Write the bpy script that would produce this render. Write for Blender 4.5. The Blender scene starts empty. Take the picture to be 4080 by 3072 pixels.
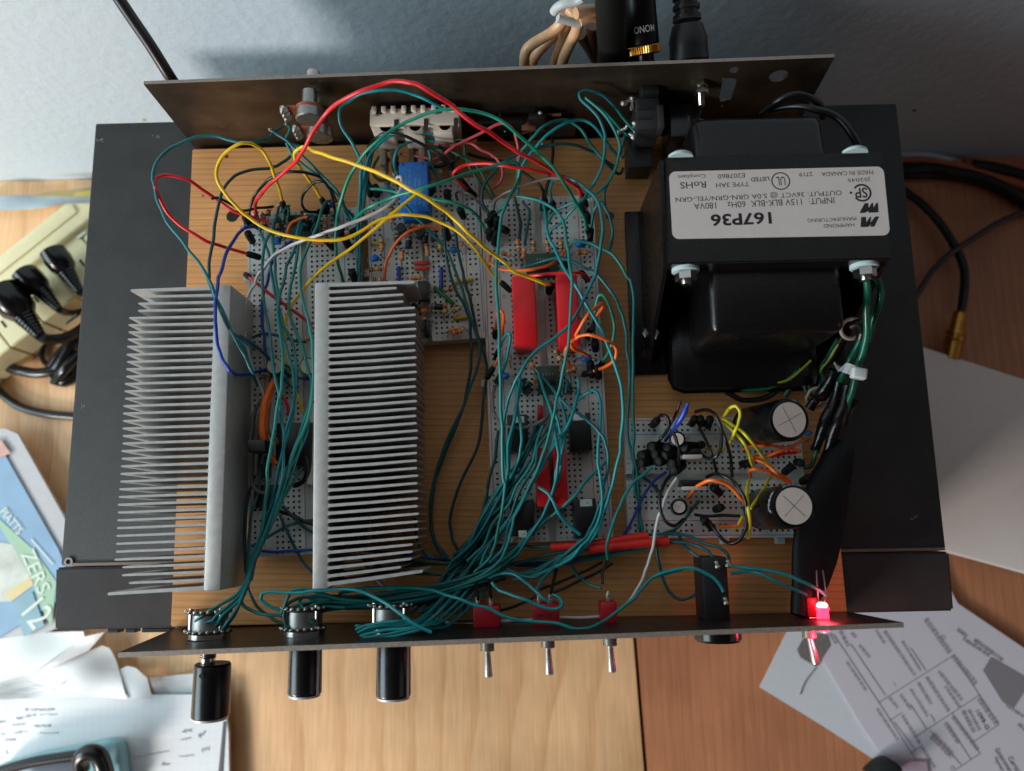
import bpy, bmesh, math, random
from mathutils import Vector as V, Matrix, Euler
random.seed(7)
SC = bpy.context.scene
COL = SC.collection
MM = 0.001
# ------------------------------------------------------------------ camera
F = 3136.0
CAM = V((12.117699, -99.488608, 388.606342))
CROT = Euler((0.172864, 0.015771, -0.01821), 'XYZ')
CM = CROT.to_matrix()
cd = bpy.data.cameras.new('camera'); cam = bpy.data.objects.new('camera', cd); COL.objects.link(cam)
cam.location = CAM * MM; cam.rotation_euler = CROT
cd.sensor_width = 36; cd.sensor_fit = 'HORIZONTAL'; cd.lens = 36 * F / 4080
cd.clip_start = 0.01; cd.clip_end = 30
cd.dof.use_dof = True; cd.dof.focus_distance = 0.350; cd.dof.aperture_fstop = 8.5
SC.camera = cam
# ------------------------------------------------------------------ world and lamps
w = bpy.data.worlds.new('World'); SC.world = w; w.use_nodes = True
w.node_tree.nodes['Background'].inputs[0].default_value = (0.85, 0.55, 0.46, 1)
w.node_tree.nodes['Background'].inputs[1].default_value = 0.046
def area(name, loc, target, sx, sy, power, col):
    l = bpy.data.lights.new(name, 'AREA'); l.shape = 'RECTANGLE'; l.size = sx; l.size_y = sy
    l.energy = power; l.color = col
    o = bpy.data.objects.new(name, l); COL.objects.link(o); o.location = loc
    o.rotation_euler = (V(target) - V(loc)).to_track_quat('-Z', 'Y').to_euler()
    return o
area('window_light', (-1.28, -0.36, 0.54), (-0.12, 0.05, 0), 0.85, 0.8, 16, (0.74, 0.93, 1.0))
area('room_lamp', (-0.98, -0.90, 0.37), (-0.1, -0.1, 0), 0.30, 0.26, 14, (1.0, 0.93, 0.88))
area('far_window_light', (1.7, -0.7, 0.9), (0.1, 0, 0), 0.8, 0.9, 0.95, (0.92, 0.92, 1.0))
SC.view_settings.view_transform = 'Standard'; SC.view_settings.look = 'None'
SC.view_settings.exposure = -0.05; SC.view_settings.gamma = 1.0
SC.render.engine = 'CYCLES'
# ------------------------------------------------------------------ pixel -> point
def P(x, y, z):
    d = CM @ V((x - 2040.0, -(y - 1536.0), -F)); t = (z - CAM.z) / d.z
    return CAM + d * t
CROPS = dict(A=(700, 300, .5), B=(1700, 300, .5), C=(900, 1100, .5), D=(1700, 1100, .5), E=(900, 1800, .5),
             F=(1700, 1800, .5), G=(2400, 1500, .5), H=(2900, 1000, .5), N=(0, 0, 1), Q=(1400, 600, 600 / 2212.),
             T=(2500, 150, .6), S=(400, 1100, 1400 / 1794.), R=(1900, 200, 800 / 2212.), L=(950, 1450, 500 / 1190.), X=(2600, 2100, 1100 / 2212.), Y=(1700, 2100, 1100 / 2212.),
             W=(400, 2200, 1400 / 2212.), K=(0, 2400, 1000 / 2212.), J=(3300, 2450, 780 / 2089.), Z=(0, 700, 1020 / 2124.), O=(0, 1650, 600 / 1111.),
             M=(3500, 500, 580 / 1208.), I=(1900, 0, 1020 / 2124.))
def cp(c, x, y):
    o = CROPS[c]; return o[0] + x * o[2], o[1] + y * o[2]
def PC(c, x, y, z):
    return P(*cp(c, x, y), z)
# ------------------------------------------------------------------ materials
def lin(c):
    return tuple((v / 255. / 12.92 if v / 255. <= .04045 else ((v / 255. + .055) / 1.055) ** 2.4) for v in c) + (1.0,)
MATS = {}
def mat(name, rgb, rough=.5, metal=0., spec=.5, var=0., vscale=200., bump=0., bscale=900., coat=0., srgb=True, emit=None, trans=0.):
    if name in MATS: return MATS[name]
    m = bpy.data.materials.new(name); m.use_nodes = True; nt = m.node_tree; b = nt.nodes['Principled BSDF']
    c = lin(rgb) if srgb else tuple(rgb) + (1,)
    b.inputs['Base Color'].default_value = c; b.inputs['Roughness'].default_value = rough
    b.inputs['Metallic'].default_value = metal; b.inputs['Specular IOR Level'].default_value = spec
    b.inputs['Coat Weight'].default_value = coat; b.inputs['Transmission Weight'].default_value = trans
    if var or bump:
        tc = nt.nodes.new('ShaderNodeTexCoord')
    if var:
        n = nt.nodes.new('ShaderNodeTexNoise'); n.inputs['Scale'].default_value = vscale; n.inputs['Detail'].default_value = 5
        nt.links.new(tc.outputs['Object'], n.inputs['Vector'])
        r = nt.nodes.new('ShaderNodeMapRange'); r.inputs[1].default_value = .3; r.inputs[2].default_value = .7
        r.inputs[3].default_value = 1 - var; r.inputs[4].default_value = 1 + var
        nt.links.new(n.outputs['Fac'], r.inputs[0])
        mx = nt.nodes.new('ShaderNodeVectorMath'); mx.operation = 'SCALE'; mx.inputs[0].default_value = c[:3]
        nt.links.new(r.outputs[0], mx.inputs['Scale']); nt.links.new(mx.outputs[0], b.inputs['Base Color'])
        r2 = nt.nodes.new('ShaderNodeMapRange'); r2.inputs[3].default_value = max(0, rough - var * .5); r2.inputs[4].default_value = min(1, rough + var * .5)
        nt.links.new(n.outputs['Fac'], r2.inputs[0]); nt.links.new(r2.outputs[0], b.inputs['Roughness'])
    if bump:
        n2 = nt.nodes.new('ShaderNodeTexNoise'); n2.inputs['Scale'].default_value = bscale; n2.inputs['Detail'].default_value = 4
        nt.links.new(tc.outputs['Object'], n2.inputs['Vector'])
        bp = nt.nodes.new('ShaderNodeBump'); bp.inputs['Strength'].default_value = bump; bp.inputs['Distance'].default_value = .0006
        nt.links.new(n2.outputs['Fac'], bp.inputs['Height']); nt.links.new(bp.outputs[0], b.inputs['Normal'])
    if emit:
        b.inputs['Emission Color'].default_value = tuple(emit[0]) + (1,); b.inputs['Emission Strength'].default_value = emit[1]
    MATS[name] = m; return m
def wood(name, c1, c2, c3, gscale, dist, stretch, rot=0., rough=.5, line=.5, tone=None):
    """grain lines run along local X (after rot)"""
    m = bpy.data.materials.new(name); m.use_nodes = True; nt = m.node_tree; b = nt.nodes['Principled BSDF']
    N = nt.nodes.new; Lk = nt.links.new
    tc = N('ShaderNodeTexCoord'); mp = N('ShaderNodeMapping'); mp.inputs['Rotation'].default_value = (0, 0, rot)
    Lk(tc.outputs['Object'], mp.inputs['Vector'])
    st = N('ShaderNodeMapping'); st.inputs['Scale'].default_value = (stretch, 1, 1); Lk(mp.outputs[0], st.inputs['Vector'])
    n0 = N('ShaderNodeTexNoise'); n0.inputs['Scale'].default_value = dist[0]; n0.inputs['Detail'].default_value = 3; Lk(st.outputs[0], n0.inputs['Vector'])
    sep = N('ShaderNodeSeparateXYZ'); Lk(mp.outputs[0], sep.inputs[0])
    ma = N('ShaderNodeMath'); ma.operation = 'MULTIPLY_ADD'; Lk(n0.outputs['Fac'], ma.inputs[0]); ma.inputs[1].default_value = dist[1]; Lk(sep.outputs['Y'], ma.inputs[2])
    mul = N('ShaderNodeMath'); mul.operation = 'MULTIPLY'; Lk(ma.outputs[0], mul.inputs[0]); mul.inputs[1].default_value = gscale
    fr = N('ShaderNodeMath'); fr.operation = 'FRACT'; Lk(mul.outputs[0], fr.inputs[0])
    cr = N('ShaderNodeValToRGB'); e = cr.color_ramp.elements
    e[0].position = 0; e[0].color = lin(c1); e[1].position = 1; e[1].color = lin(c1)
    a = e.new(.55); a.color = lin(c2); a = e.new(.86); a.color = lin(c3); a = e.new(.93); a.color = lin(c1)
    Lk(fr.outputs[0], cr.inputs[0])
    # soft fibres
    fs = N('ShaderNodeMapping'); fs.inputs['Scale'].default_value = (30, 900, 60); Lk(mp.outputs[0], fs.inputs['Vector'])
    n1 = N('ShaderNodeTexNoise'); n1.inputs['Scale'].default_value = 1; n1.inputs['Detail'].default_value = 4; Lk(fs.outputs[0], n1.inputs['Vector'])
    n2 = N('ShaderNodeTexNoise'); n2.inputs['Scale'].default_value = 14; n2.inputs['Detail'].default_value = 3; Lk(tc.outputs['Object'], n2.inputs['Vector'])
    mr = N('ShaderNodeMapRange'); mr.inputs[1].default_value = .3; mr.inputs[2].default_value = .7; mr.inputs[3].default_value = .86; mr.inputs[4].default_value = 1.1; Lk(n1.outputs['Fac'], mr.inputs[0])
    mr2 = N('ShaderNodeMapRange'); mr2.inputs[1].default_value = .3; mr2.inputs[2].default_value = .7; mr2.inputs[3].default_value = .82; mr2.inputs[4].default_value = 1.15; Lk(n2.outputs['Fac'], mr2.inputs[0])
    mm = N('ShaderNodeMath'); mm.operation = 'MULTIPLY'; Lk(mr.outputs[0], mm.inputs[0]); Lk(mr2.outputs[0], mm.inputs[1])
    mix = N('ShaderNodeMix'); mix.data_type = 'RGBA'; mix.inputs['Factor'].default_value = line
    mix.inputs['A'].default_value = lin(c2); Lk(cr.outputs[0], mix.inputs['B'])
    sc = N('ShaderNodeVectorMath'); sc.operation = 'SCALE'; Lk(mix.outputs['Result'], sc.inputs[0]); Lk(mm.outputs[0], sc.inputs['Scale'])
    Lk(sc.outputs[0], b.inputs['Base Color'])
    b.inputs['Roughness'].default_value = rough
    bp = N('ShaderNodeBump'); bp.inputs['Strength'].default_value = .25; bp.inputs['Distance'].default_value = .0003
    Lk(n1.outputs['Fac'], bp.inputs['Height']); Lk(bp.outputs[0], b.inputs['Normal'])
    MATS[name] = m; return m
# ------------------------------------------------------------------ object helpers (all coordinates in mm)
def tag(o, label=None, cat=None, group=None, kind=None):
    if label: o['label'] = label
    if cat: o['category'] = cat
    if group: o['group'] = group
    if kind: o['kind'] = kind
    return o
def wloc(o):
    return V(o['_w']) if '_w' in o else V((0, 0, 0))
WL = {}
def thing(name, label, cat, loc, group=None):
    o = bpy.data.objects.new(name, None); COL.objects.link(o); o.location = V(loc) * MM
    o.empty_display_size = .005
    WL[o.name] = V(loc); tag(o, label, cat, group); return o
def link(name, me, parent, origin):
    o = bpy.data.objects.new(name, me); COL.objects.link(o)
    if parent is not None:
        o.parent = parent; o.location = (origin - WL[parent.name]) * MM
    else:
        o.location = origin * MM
    WL[o.name] = V(origin); return o
def obj(name, bm, m, parent=None, smooth=False, label=None, cat=None, group=None, kind=None, origin=None):
    if len(bm.verts) == 0:
        bmesh.ops.create_cube(bm, size=.01)
    xs = [v.co for v in bm.verts]
    if origin is None:
        origin = V(((min(c.x for c in xs) + max(c.x for c in xs)) / 2, (min(c.y for c in xs) + max(c.y for c in xs)) / 2, min(c.z for c in xs)))
    for v in bm.verts: v.co = (v.co - origin) * MM
    me = bpy.data.meshes.new(name); bm.to_mesh(me); bm.free()
    if smooth:
        for p in me.polygons: p.use_smooth = True
        try: me.set_sharp_from_angle(angle=math.radians(smooth if smooth > 1 else 40))
        except Exception: pass
    if isinstance(m, (list, tuple)):
        for mm_ in m: me.materials.append(mm_)
    else: me.materials.append(m)
    o = link(name, me, parent, origin)
    tag(o, label, cat, group, kind); return o
def B(): return bmesh.new()
def rz(a): return Matrix.Rotation(a, 3, 'Z')
def box(bm, c, s, rot=None, bevel=0., seg=2):
    r = bmesh.ops.create_cube(bm, size=1); vs = r['verts']
    for v in vs: v.co = V((v.co.x * s[0], v.co.y * s[1], v.co.z * s[2]))
    if bevel:
        es = list({e for v in vs for e in v.link_edges})
        g = bmesh.ops.bevel(bm, geom=es, offset=bevel, segments=seg, affect='EDGES', profile=.5)
        vs = list({v for f in g['faces'] for v in f.verts} | {v for v in vs if v.is_valid})
    for v in vs:
        v.co = (rot @ v.co if rot is not None else v.co) + V(c)
    return vs
def b3(bm, x0, x1, y0, y1, z0, z1, bevel=0., rot=None, piv=None):
    vs = box(bm, ((x0 + x1) / 2, (y0 + y1) / 2, (z0 + z1) / 2), (abs(x1 - x0), abs(y1 - y0), abs(z1 - z0)), None, bevel)
    if rot:
        M_ = rz(rot); p = V(piv) if piv else V(((x0 + x1) / 2, (y0 + y1) / 2, 0))
        for v in vs: v.co = M_ @ (v.co - p) + p
    return vs
def frame(d):
    d = V(d).normalized(); u = d.orthogonal().normalized() if abs(d.z) > .9 else V((0, 0, 1)).cross(d).normalized()
    return u, d.cross(u).normalized(), d
def ring(bm, c, u, v, r, n, ph=0.):
    return [bm.verts.new(V(c) + (u * math.cos(2 * math.pi * i / n + ph) + v * math.sin(2 * math.pi * i / n + ph)) * r) for i in range(n)]
def bridge(bm, a, b_):
    n = len(a)
    for i in range(n): bm.faces.new((a[i], a[(i + 1) % n], b_[(i + 1) % n], b_[i]))
def lathe(bm, p, d, prof, n=20, caps=True, ph=0.):
    """prof: list of (distance along d, radius)"""
    u, v, d = frame(d); rs = [ring(bm, V(p) + d * t, u, v, max(r, .01), n, ph) for t, r in prof]
    for a, b_ in zip(rs, rs[1:]): bridge(bm, a, b_)
    if caps:
        bm.faces.new(rs[0][::-1]); bm.faces.new(rs[-1])
def cyl(bm, p, q, r, r2=None, n=16, ph=0.):
    p, q = V(p), V(q); L = (q - p).length; lathe(bm, p, q - p, [(0, r), (L, r if r2 is None else r2)], n, True, ph)
def prism(bm, pts, z0, z1):
    a = [bm.verts.new((p[0], p[1], z0)) for p in pts]; b_ = [bm.verts.new((p[0], p[1], z1)) for p in pts]
    n = len(pts)
    for i in range(n): bm.faces.new((a[i], a[(i + 1) % n], b_[(i + 1) % n], b_[i]))
    bm.faces.new(a[::-1]); bm.faces.new(b_)
def extr(bm, pts, vec):
    a = [bm.verts.new(V(p)) for p in pts]; b_ = [bm.verts.new(V(p) + V(vec)) for p in pts]; n = len(pts)
    for i in range(n): bm.faces.new((a[i], a[(i + 1) % n], b_[(i + 1) % n], b_[i]))
    bm.faces.new(a[::-1]); bm.faces.new(b_)
def catmull(pts, step=3.0):
    pts = [V(p) for p in pts]
    if len(pts) < 3:
        return pts
    q = [pts[0] * 2 - pts[1]] + pts + [pts[-1] * 2 - pts[-2]]; out = []
    for i in range(1, len(q) - 2):
        p0, p1, p2, p3 = q[i - 1:i + 3]; n = max(2, int((p2 - p1).length / step))
        # centripetal parametrisation keeps loops round and free of overshoot
        t0 = 0.; t1 = t0 + max((p1 - p0).length, 1e-3) ** .5; t2 = t1 + max((p2 - p1).length, 1e-3) ** .5; t3 = t2 + max((p3 - p2).length, 1e-3) ** .5
        for k in range(n):
            t = t1 + (t2 - t1) * k / n
            A1 = p0 * ((t1 - t) / (t1 - t0)) + p1 * ((t - t0) / (t1 - t0)); A2 = p1 * ((t2 - t) / (t2 - t1)) + p2 * ((t - t1) / (t2 - t1)); A3 = p2 * ((t3 - t) / (t3 - t2)) + p3 * ((t - t2) / (t3 - t2))
            B1 = A1 * ((t2 - t) / (t2 - t0)) + A2 * ((t - t0) / (t2 - t0)); B2 = A2 * ((t3 - t) / (t3 - t1)) + A3 * ((t - t1) / (t3 - t1))
            out.append(B1 * ((t2 - t) / (t2 - t1)) + B2 * ((t - t1) / (t2 - t1)))
    out.append(pts[-1]); return out
def tube(bm, pts, r, n=8, step=3.0, curve=True, rr=None):
    ps = catmull(pts, step) if curve else [V(p) for p in pts]
    ps = [p for i, p in enumerate(ps) if i == 0 or (p - ps[i - 1]).length > 1e-3]
    if len(ps) < 2: return
    T = [(ps[min(i + 1, len(ps) - 1)] - ps[max(i - 1, 0)]).normalized() for i in range(len(ps))]
    u, v, d = frame(T[0]); prev = None; first = None
    for i, p in enumerate(ps):
        if i:
            ax = T[i - 1].cross(T[i])
            if ax.length > 1e-6:
                R_ = Matrix.Rotation(T[i - 1].angle(T[i]), 3, ax.normalized()); u = R_ @ u
        v = T[i].cross(u).normalized(); u = v.cross(T[i]).normalized()
        rad = r if rr is None else rr(i / (len(ps) - 1)) * r
        cur = ring(bm, p, u, v, rad, n)
        if prev: bridge(bm, prev, cur)
        else: first = cur
        prev = cur
    bm.faces.new(first[::-1]); bm.faces.new(prev)
FONTC = {}
def text_bm(bm, s, place, w=None, h=None, bold=0., spacing=1., align='CENTER'):
    """place: function (u,v) -> world mm point; u,v in mm around text centre"""
    key = (s, bold, spacing, align)
    if key not in FONTC:
        c = bpy.data.curves.new('t', 'FONT'); c.body = s; c.size = 10; c.align_x = align; c.offset = bold; c.space_line = spacing; c.resolution_u = 3
        o = bpy.data.objects.new('t', c); me = bpy.data.meshes.new_from_object(o)
        FONTC[key] = ([v.co.copy() for v in me.vertices], [tuple(p.vertices) for p in me.polygons])
        bpy.data.objects.remove(o); bpy.data.curves.remove(c); bpy.data.meshes.remove(me)
    vs, fs = FONTC[key]
    if not vs: return
    x0 = min(v.x for v in vs); x1 = max(v.x for v in vs); y0 = min(v.y for v in vs); y1 = max(v.y for v in vs)
    sx = (w / (x1 - x0)) if w else None; sy = (h / (y1 - y0)) if h else None
    if sx is None: sx = sy
    if sy is None: sy = sx
    cx, cy = (x0 + x1) / 2, (y0 + y1) / 2
    nv = [bm.verts.new(place((v.x - cx) * sx, (v.y - cy) * sy)) for v in vs]
    for f in fs:
        try: bm.faces.new([nv[i] for i in f])
        except ValueError: pass
def flat_text(bm, s, c, ang, w=None, h=None, z=None, **k):
    c = V(c); R_ = rz(ang)
    text_bm(bm, s, lambda u, v: c + R_ @ V((u, v, 0)), w, h, **k)
def rrect(x0, x1, y0, y1, r, n=5):
    pts = []
    for cx, cy, a0 in ((x1 - r, y1 - r, 0), (x0 + r, y1 - r, 90), (x0 + r, y0 + r, 180), (x1 - r, y0 + r, 270)):
        for i in range(n + 1):
            a = math.radians(a0 + 90 * i / n); pts.append((cx + r * math.cos(a), cy + r * math.sin(a)))
    return pts
# materials used in many places
m_black = mat('black_plastic', (22, 22, 24), .45, var=.15)
m_blackgl = mat('black_gloss_plastic', (12, 12, 13), .22, var=.1)
m_solder = mat('solder', (190, 188, 180), .28, 1., bump=.5, bscale=2500)
m_steel = mat('bright_steel', (200, 200, 198), .22, 1., var=.1, vscale=500)
m_alu = mat('cast_aluminium', (180, 178, 175), .45, .45, var=.08, vscale=300, bump=.15, bscale=3000)
m_white = mat('white_print', (215, 212, 208), .6)
m_ink = mat('black_print', (24, 22, 26), .6)
m_lead = mat('tinned_lead', (150, 150, 150), .35, 1.)
exec_marks = None
# ================================================================== SETTING
ZT = -180.0
def quadN(bm, pts):
    bm.faces.new([bm.verts.new(V(p)) for p in pts])
s1 = P(2545, 2730, ZT); s2 = P(2573, 3072, ZT); sd = (s2 - s1).normalized()
WY = P(4080, 625, ZT).y; WY2 = WY - 2
m_tabl = wood('desk_wood', (240, 194, 146), (238, 190, 142), (212, 158, 108), 38, (7., .085), .55, rot=math.radians(90), rough=.42, line=.55)
m_tabr = wood('desk_wood_plain', (204, 142, 104), (194, 130, 92), (160, 100, 68), 150, (6., .02), .10, rot=math.radians(90), rough=.45, line=.22)
def seamx(y): return s1.x + (y - s1.y) / sd.y * sd.x
bm = B(); extr(bm, [(-2400, WY, ZT), (-2400, -1500, ZT), (seamx(-1500) - 1.3, -1500, ZT), (seamx(WY) - 1.3, WY, ZT)], (0, 0, -25))
obj('table_top', bm, m_tabl, kind='structure')
bm = B(); extr(bm, [(seamx(WY) + 1.3, WY, ZT), (seamx(-1500) + 1.3, -1500, ZT), (2400, -1500, ZT), (2400, WY, ZT)], (0, 0, -25))
obj('table_top', bm, m_tabr, kind='structure')
# wall with orange-peel plaster
m_wall = bpy.data.materials.new('wall_plaster'); m_wall.use_nodes = True
nt = m_wall.node_tree; b = nt.nodes['Principled BSDF']; b.inputs['Base Color'].default_value = lin((196, 210, 220)); b.inputs['Roughness'].default_value = .75
tc = nt.nodes.new('ShaderNodeTexCoord'); n1 = nt.nodes.new('ShaderNodeTexNoise'); n1.inputs['Scale'].default_value = 230; n1.inputs['Detail'].default_value = 3
n2 = nt.nodes.new('ShaderNodeTexVoronoi'); n2.inputs['Scale'].default_value = 130
n3 = nt.nodes.new('ShaderNodeMath'); n3.operation = 'MULTIPLY_ADD'; n3.inputs[1].default_value = .6
bp = nt.nodes.new('ShaderNodeBump'); bp.inputs['Strength'].default_value = .3; bp.inputs['Distance'].default_value = .0010
nt.links.new(tc.outputs['Object'], n1.inputs['Vector']); nt.links.new(tc.outputs['Object'], n2.inputs['Vector'])
nt.links.new(n2.outputs['Distance'], n3.inputs[0]); nt.links.new(n1.outputs['Fac'], n3.inputs[2]); nt.links.new(n3.outputs[0], bp.inputs['Height']); nt.links.new(bp.outputs[0], b.inputs['Normal'])
bm = B(); b3(bm, -2400, 2400, WY + .5, WY + 30, ZT - 200, 1600)
obj('wall', bm, m_wall, kind='structure')
# ================================================================== STEREO COMPONENT (black metal case the project stands on)
m_case = mat('case_paint', (50, 50, 50), .58, spec=.28, var=.2, vscale=60, bump=.35, bscale=2600)
m_bez = mat('bezel_paint', (56, 50, 49), .42, spec=.4, var=.08, vscale=80, bump=.2, bscale=2500)
W2, D2 = 428.2 / 2, 232.6 / 2
comp = thing('stereo_component', 'wide black metal hi-fi component on the wooden table, carrying the open circuit board chassis', 'hi-fi component', (0, -20, ZT))
bm = B(); b3(bm, -W2, W2, -D2 + .5, D2, ZT + 9, 0, 1.2); cover = obj('cover', bm, m_case, comp, 30)
q0 = P(207, 2512, 1); q1 = P(3812, 2434, 1); q2 = P(219, 2264, 1); q3 = P(3783, 2190, 1)
bm = B(); extr(bm, [(q2.x, -D2 - .4, .8), (q0.x + 1, q0.y, .8), (q1.x - 1, q1.y, .8), (q3.x, -D2 - .4, .8)], (0, 0, ZT + 9 - .8))
bmesh.ops.bevel(bm, geom=list(bm.edges), offset=1.0, segments=2, affect='EDGES')
bez = obj('front_bezel', bm, m_bez, comp, 30)
bm = B(); b3(bm, -W2 + 6, W2 - 1, -D2 + .2, -D2 + 1.6, .1, .7); obj('cover_lip', bm, mat('bare_edge', (150, 130, 118), .4, .8), comp)
for sx in (-1, 1):
    for yy in (-120, 90):
        bm = B(); cyl(bm, (sx * 180, yy, ZT), (sx * 180, yy, ZT + 9), 18, n=24); obj('foot', bm, m_black, comp)
for (x, y) in ((-207, -D2 + 4.5),):
    bm = B(); lathe(bm, (-W2 + 4.2, -D2 + 2.2, .2), (0, 0, 1), [(0, 2.2), (.5, 2.2), (.5, 1.2), (.1, 1.1)], 14, False); obj('corner_rivet', bm, mat('rivet', (170, 160, 150), .4, .7), comp)
bm = B()
for (cx, cy, sx_, sy_) in ((960, 2397 + 118, 18, 9), (1150, 2397 + 118, 18, 9)):
    pass
for k, (x0, x1) in enumerate(((440, 484), (510, 550), (575, 690))):
    a = P(x0, 2516, -6); c = P(x1, 2516, -6); b3(bm, a.x, c.x, q0.y - 2.2, q0.y - .2, -9, -3, .3)
obj('edge_button', bm, m_black, bez)
# marks on the cover
bm = B(); random.seed(3)
for (x, y, l, a) in ((395, 560, 3, .4), (412, 556, 2, .1), (620, 545, 5, .15), (3450, 820, 3, 1.2), (330, 1620, 2, 1.4), (3640, 2060, 3, .3), (900, 2330, 9, .25), (890, 2380, 5, .1)):
    c = P(x, y, .12); R_ = rz(a)
    for k in range(5):
        o_ = V((random.uniform(-l, l) * .5, random.uniform(-1, 1), 0)); ww = random.uniform(.2, .9)
        quadN(bm, [c + R_ @ (o_ + V(q)) for q in ((-ww, -.13, 0), (ww, -.10, 0), (ww * .8, .1, 0), (-ww, .08, 0))])
obj('scratch', bm, mat('scratch', (150, 150, 146), .6), cover)
# ================================================================== WOODEN CHASSIS BOARD
ZB = 18.0
m_pine = wood('pine_board', (216, 156, 96), (212, 150, 90), (150, 96, 52), 330, (9., .006), .30, rot=math.radians(1.2), rough=.5, line=.42)
cb = [P(765, 594, ZB), P(682, 2500, ZB), P(3380, 2428, ZB), None]
xl, xr = -152.2, 157.2; yb, yf = 91.2, -142.6
bm = B(); extr(bm, [(xl - .6, yb - .5, ZB), (xl + 1.6, yf - .6, ZB), (xr, yf + .6, ZB), (xr - 2, yb + .6, ZB)], (0, 0, -ZB + .2))
bmesh.ops.bevel(bm, geom=list(bm.edges), offset=.5, segments=2, affect='EDGES')
board = obj('wooden_board', bm, m_pine, label='flat pine board with fine grain lying on the black component, carrying all the circuits', cat='wooden board', smooth=30)
bm = B()
for (x, y, r) in ((902, 624, .9), (950, 845, 1.3), (1008, 810, .5), (808, 780, .5), (1130, 2200, .6), (2430, 860, 2.2), (1880, 2150, .9)):
    c = P(x, y, ZB + .1); lathe(bm, c, (0, 0, 1), [(0, r), (.05, r * .6)], 12)
for k in range(1): pass
obj('knot', bm, mat('knot', (92, 54, 28), .6), board)
m_hole = mat('screw_hole', (24, 14, 8), .8)
bm = B(); c = P(925, 862, ZB + .1); lathe(bm, c, (0, 0, 1), [(0, 3.0), (.06, 2.6)], 14); lathe(bm, c + V((2, .5, 0)), (0, 0, 1), [(0, 1.6), (.1, 1.5)], 14)
obj('screw_hole', bm, m_hole, board)
# ================================================================== PANELS
m_rear = bpy.data.materials.new('brushed_steel_dark'); m_rear.use_nodes = True
nt = m_rear.node_tree; b = nt.nodes['Principled BSDF']; b.inputs['Metallic'].default_value = .85; b.inputs['Roughness'].default_value = .38
tc = nt.nodes.new('ShaderNodeTexCoord'); mp = nt.nodes.new('ShaderNodeMapping'); mp.inputs['Scale'].default_value = (60, 300, 90)
n1 = nt.nodes.new('ShaderNodeTexNoise'); n1.inputs['Scale'].default_value = 1; n1.inputs['Detail'].default_value = 6
n2 = nt.nodes.new('ShaderNodeTexNoise'); n2.inputs['Scale'].default_value = 45; n2.inputs['Detail'].default_value = 5
ad = nt.nodes.new('ShaderNodeMath'); ad.operation = 'MULTIPLY'
cr = nt.nodes.new('ShaderNodeValToRGB'); cr.color_ramp.elements[0].position = .12; cr.color_ramp.elements[0].color = lin((74, 64, 54)); cr.color_ramp.elements[1].position = .42; cr.color_ramp.elements[1].color = lin((106, 94, 80))
nt.links.new(tc.outputs['Object'], mp.inputs[0]); nt.links.new(mp.outputs[0], n1.inputs['Vector']); nt.links.new(tc.outputs['Object'], n2.inputs['Vector'])
nt.links.new(n1.outputs['Fac'], ad.inputs[0]); nt.links.new(n2.outputs['Fac'], ad.inputs[1]); nt.links.new(ad.outputs[0], cr.inputs[0]); nt.links.new(cr.outputs[0], b.inputs['Base Color'])
m_front = mat('anodised_panel', (38, 35, 34), .36, .3, var=.12, vscale=120)
m_edge = mat('raw_panel_edge', (150, 138, 128), .5, .5, var=.15, vscale=800)
def panel(name, label, tl, tr, bl, br, thick, m, cutters):
    """inner face given by four points; thickness goes outward (away from board)"""
    root = thing(name, label, 'metal panel', (V(bl) + V(br)) / 2)
    nrm = (V(tr) - V(tl)).cross(V(bl) - V(tl)).normalized()
    if nrm.y * (1 if V(tl).y > 0 else -1) < 0: nrm = -nrm
    bm = B(); extr(bm, [tl, tr, br, bl], nrm * thick)
    bmesh.ops.recalc_face_normals(bm, faces=bm.faces)
    o = obj('plate', bm, [m, m_edge], root)
    for p in o.data.polygons:
        if abs(p.normal.dot(nrm)) < .5: p.material_index = 1
    for cbm in cutters:
        bmesh.ops.recalc_face_normals(cbm, faces=cbm.faces)
        c = obj('cutter', cbm, m); mod = o.modifiers.new('b', 'BOOLEAN'); mod.operation = 'DIFFERENCE'; mod.object = c; mod.solver = 'EXACT'
        bpy.context.view_layer.update()
        me = bpy.data.meshes.new_from_object(o.evaluated_get(bpy.context.evaluated_depsgraph_get()))
        o.modifiers.clear(); o.data = me; bpy.data.objects.remove(c)
    return root, o, nrm
RZ = 70.0
rTL, rTR = P(572, 336, RZ), P(3326, 228, RZ)
rBL, rBR = V((-152.9, 92.3, 1.0)), V((155.0, 95.3, 1.0))
def onrear(x, y):
    """pixel -> point on the inner face of the rear panel"""
    n = (rTR - rTL).cross(rBL - rTL); d = CM @ V((x - 2040., -(y - 1536.), -F)); t = (rTL - CAM).dot(n) / d.dot(n); return CAM + d * t
cut = []
bm = B(); pts = [(2875, 310), (2920, 312), (2936, 316), (2930, 345), (2921, 372), (2912, 392), (2890, 398), (2870, 402), (2866, 385), (2872, 352), (2878, 330)]
pp = [onrear(*q) for q in pts]; extr(bm, [p - V((0, 5, 0)) for p in pp], (0, 10, 0)); cut.append(bm)
for (x, y, r) in ((3102, 302, 4.3), (2925, 279, 2.3), (2878, 420, .9), (2862, 360, .8)):
    bm = B(); c = onrear(x, y); cyl(bm, c - V((0, 5, 0)), c + V((0, 5, 0)), r, n=28); cut.append(bm)
rear, rplate, rn = panel('rear_panel', 'bare brown steel rear plate standing upright along the back edge of the pine board', rTL, rTR, rBL, rBR, 1.6, m_rear, cut)
FZ = 70.0
fTL, fTR = P(470, 2600, FZ), P(3600, 2480, FZ)
fBL, fBR = V((-150.5, -143.9, 1.0)), V((158.6, -142.4, 1.0))
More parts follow.
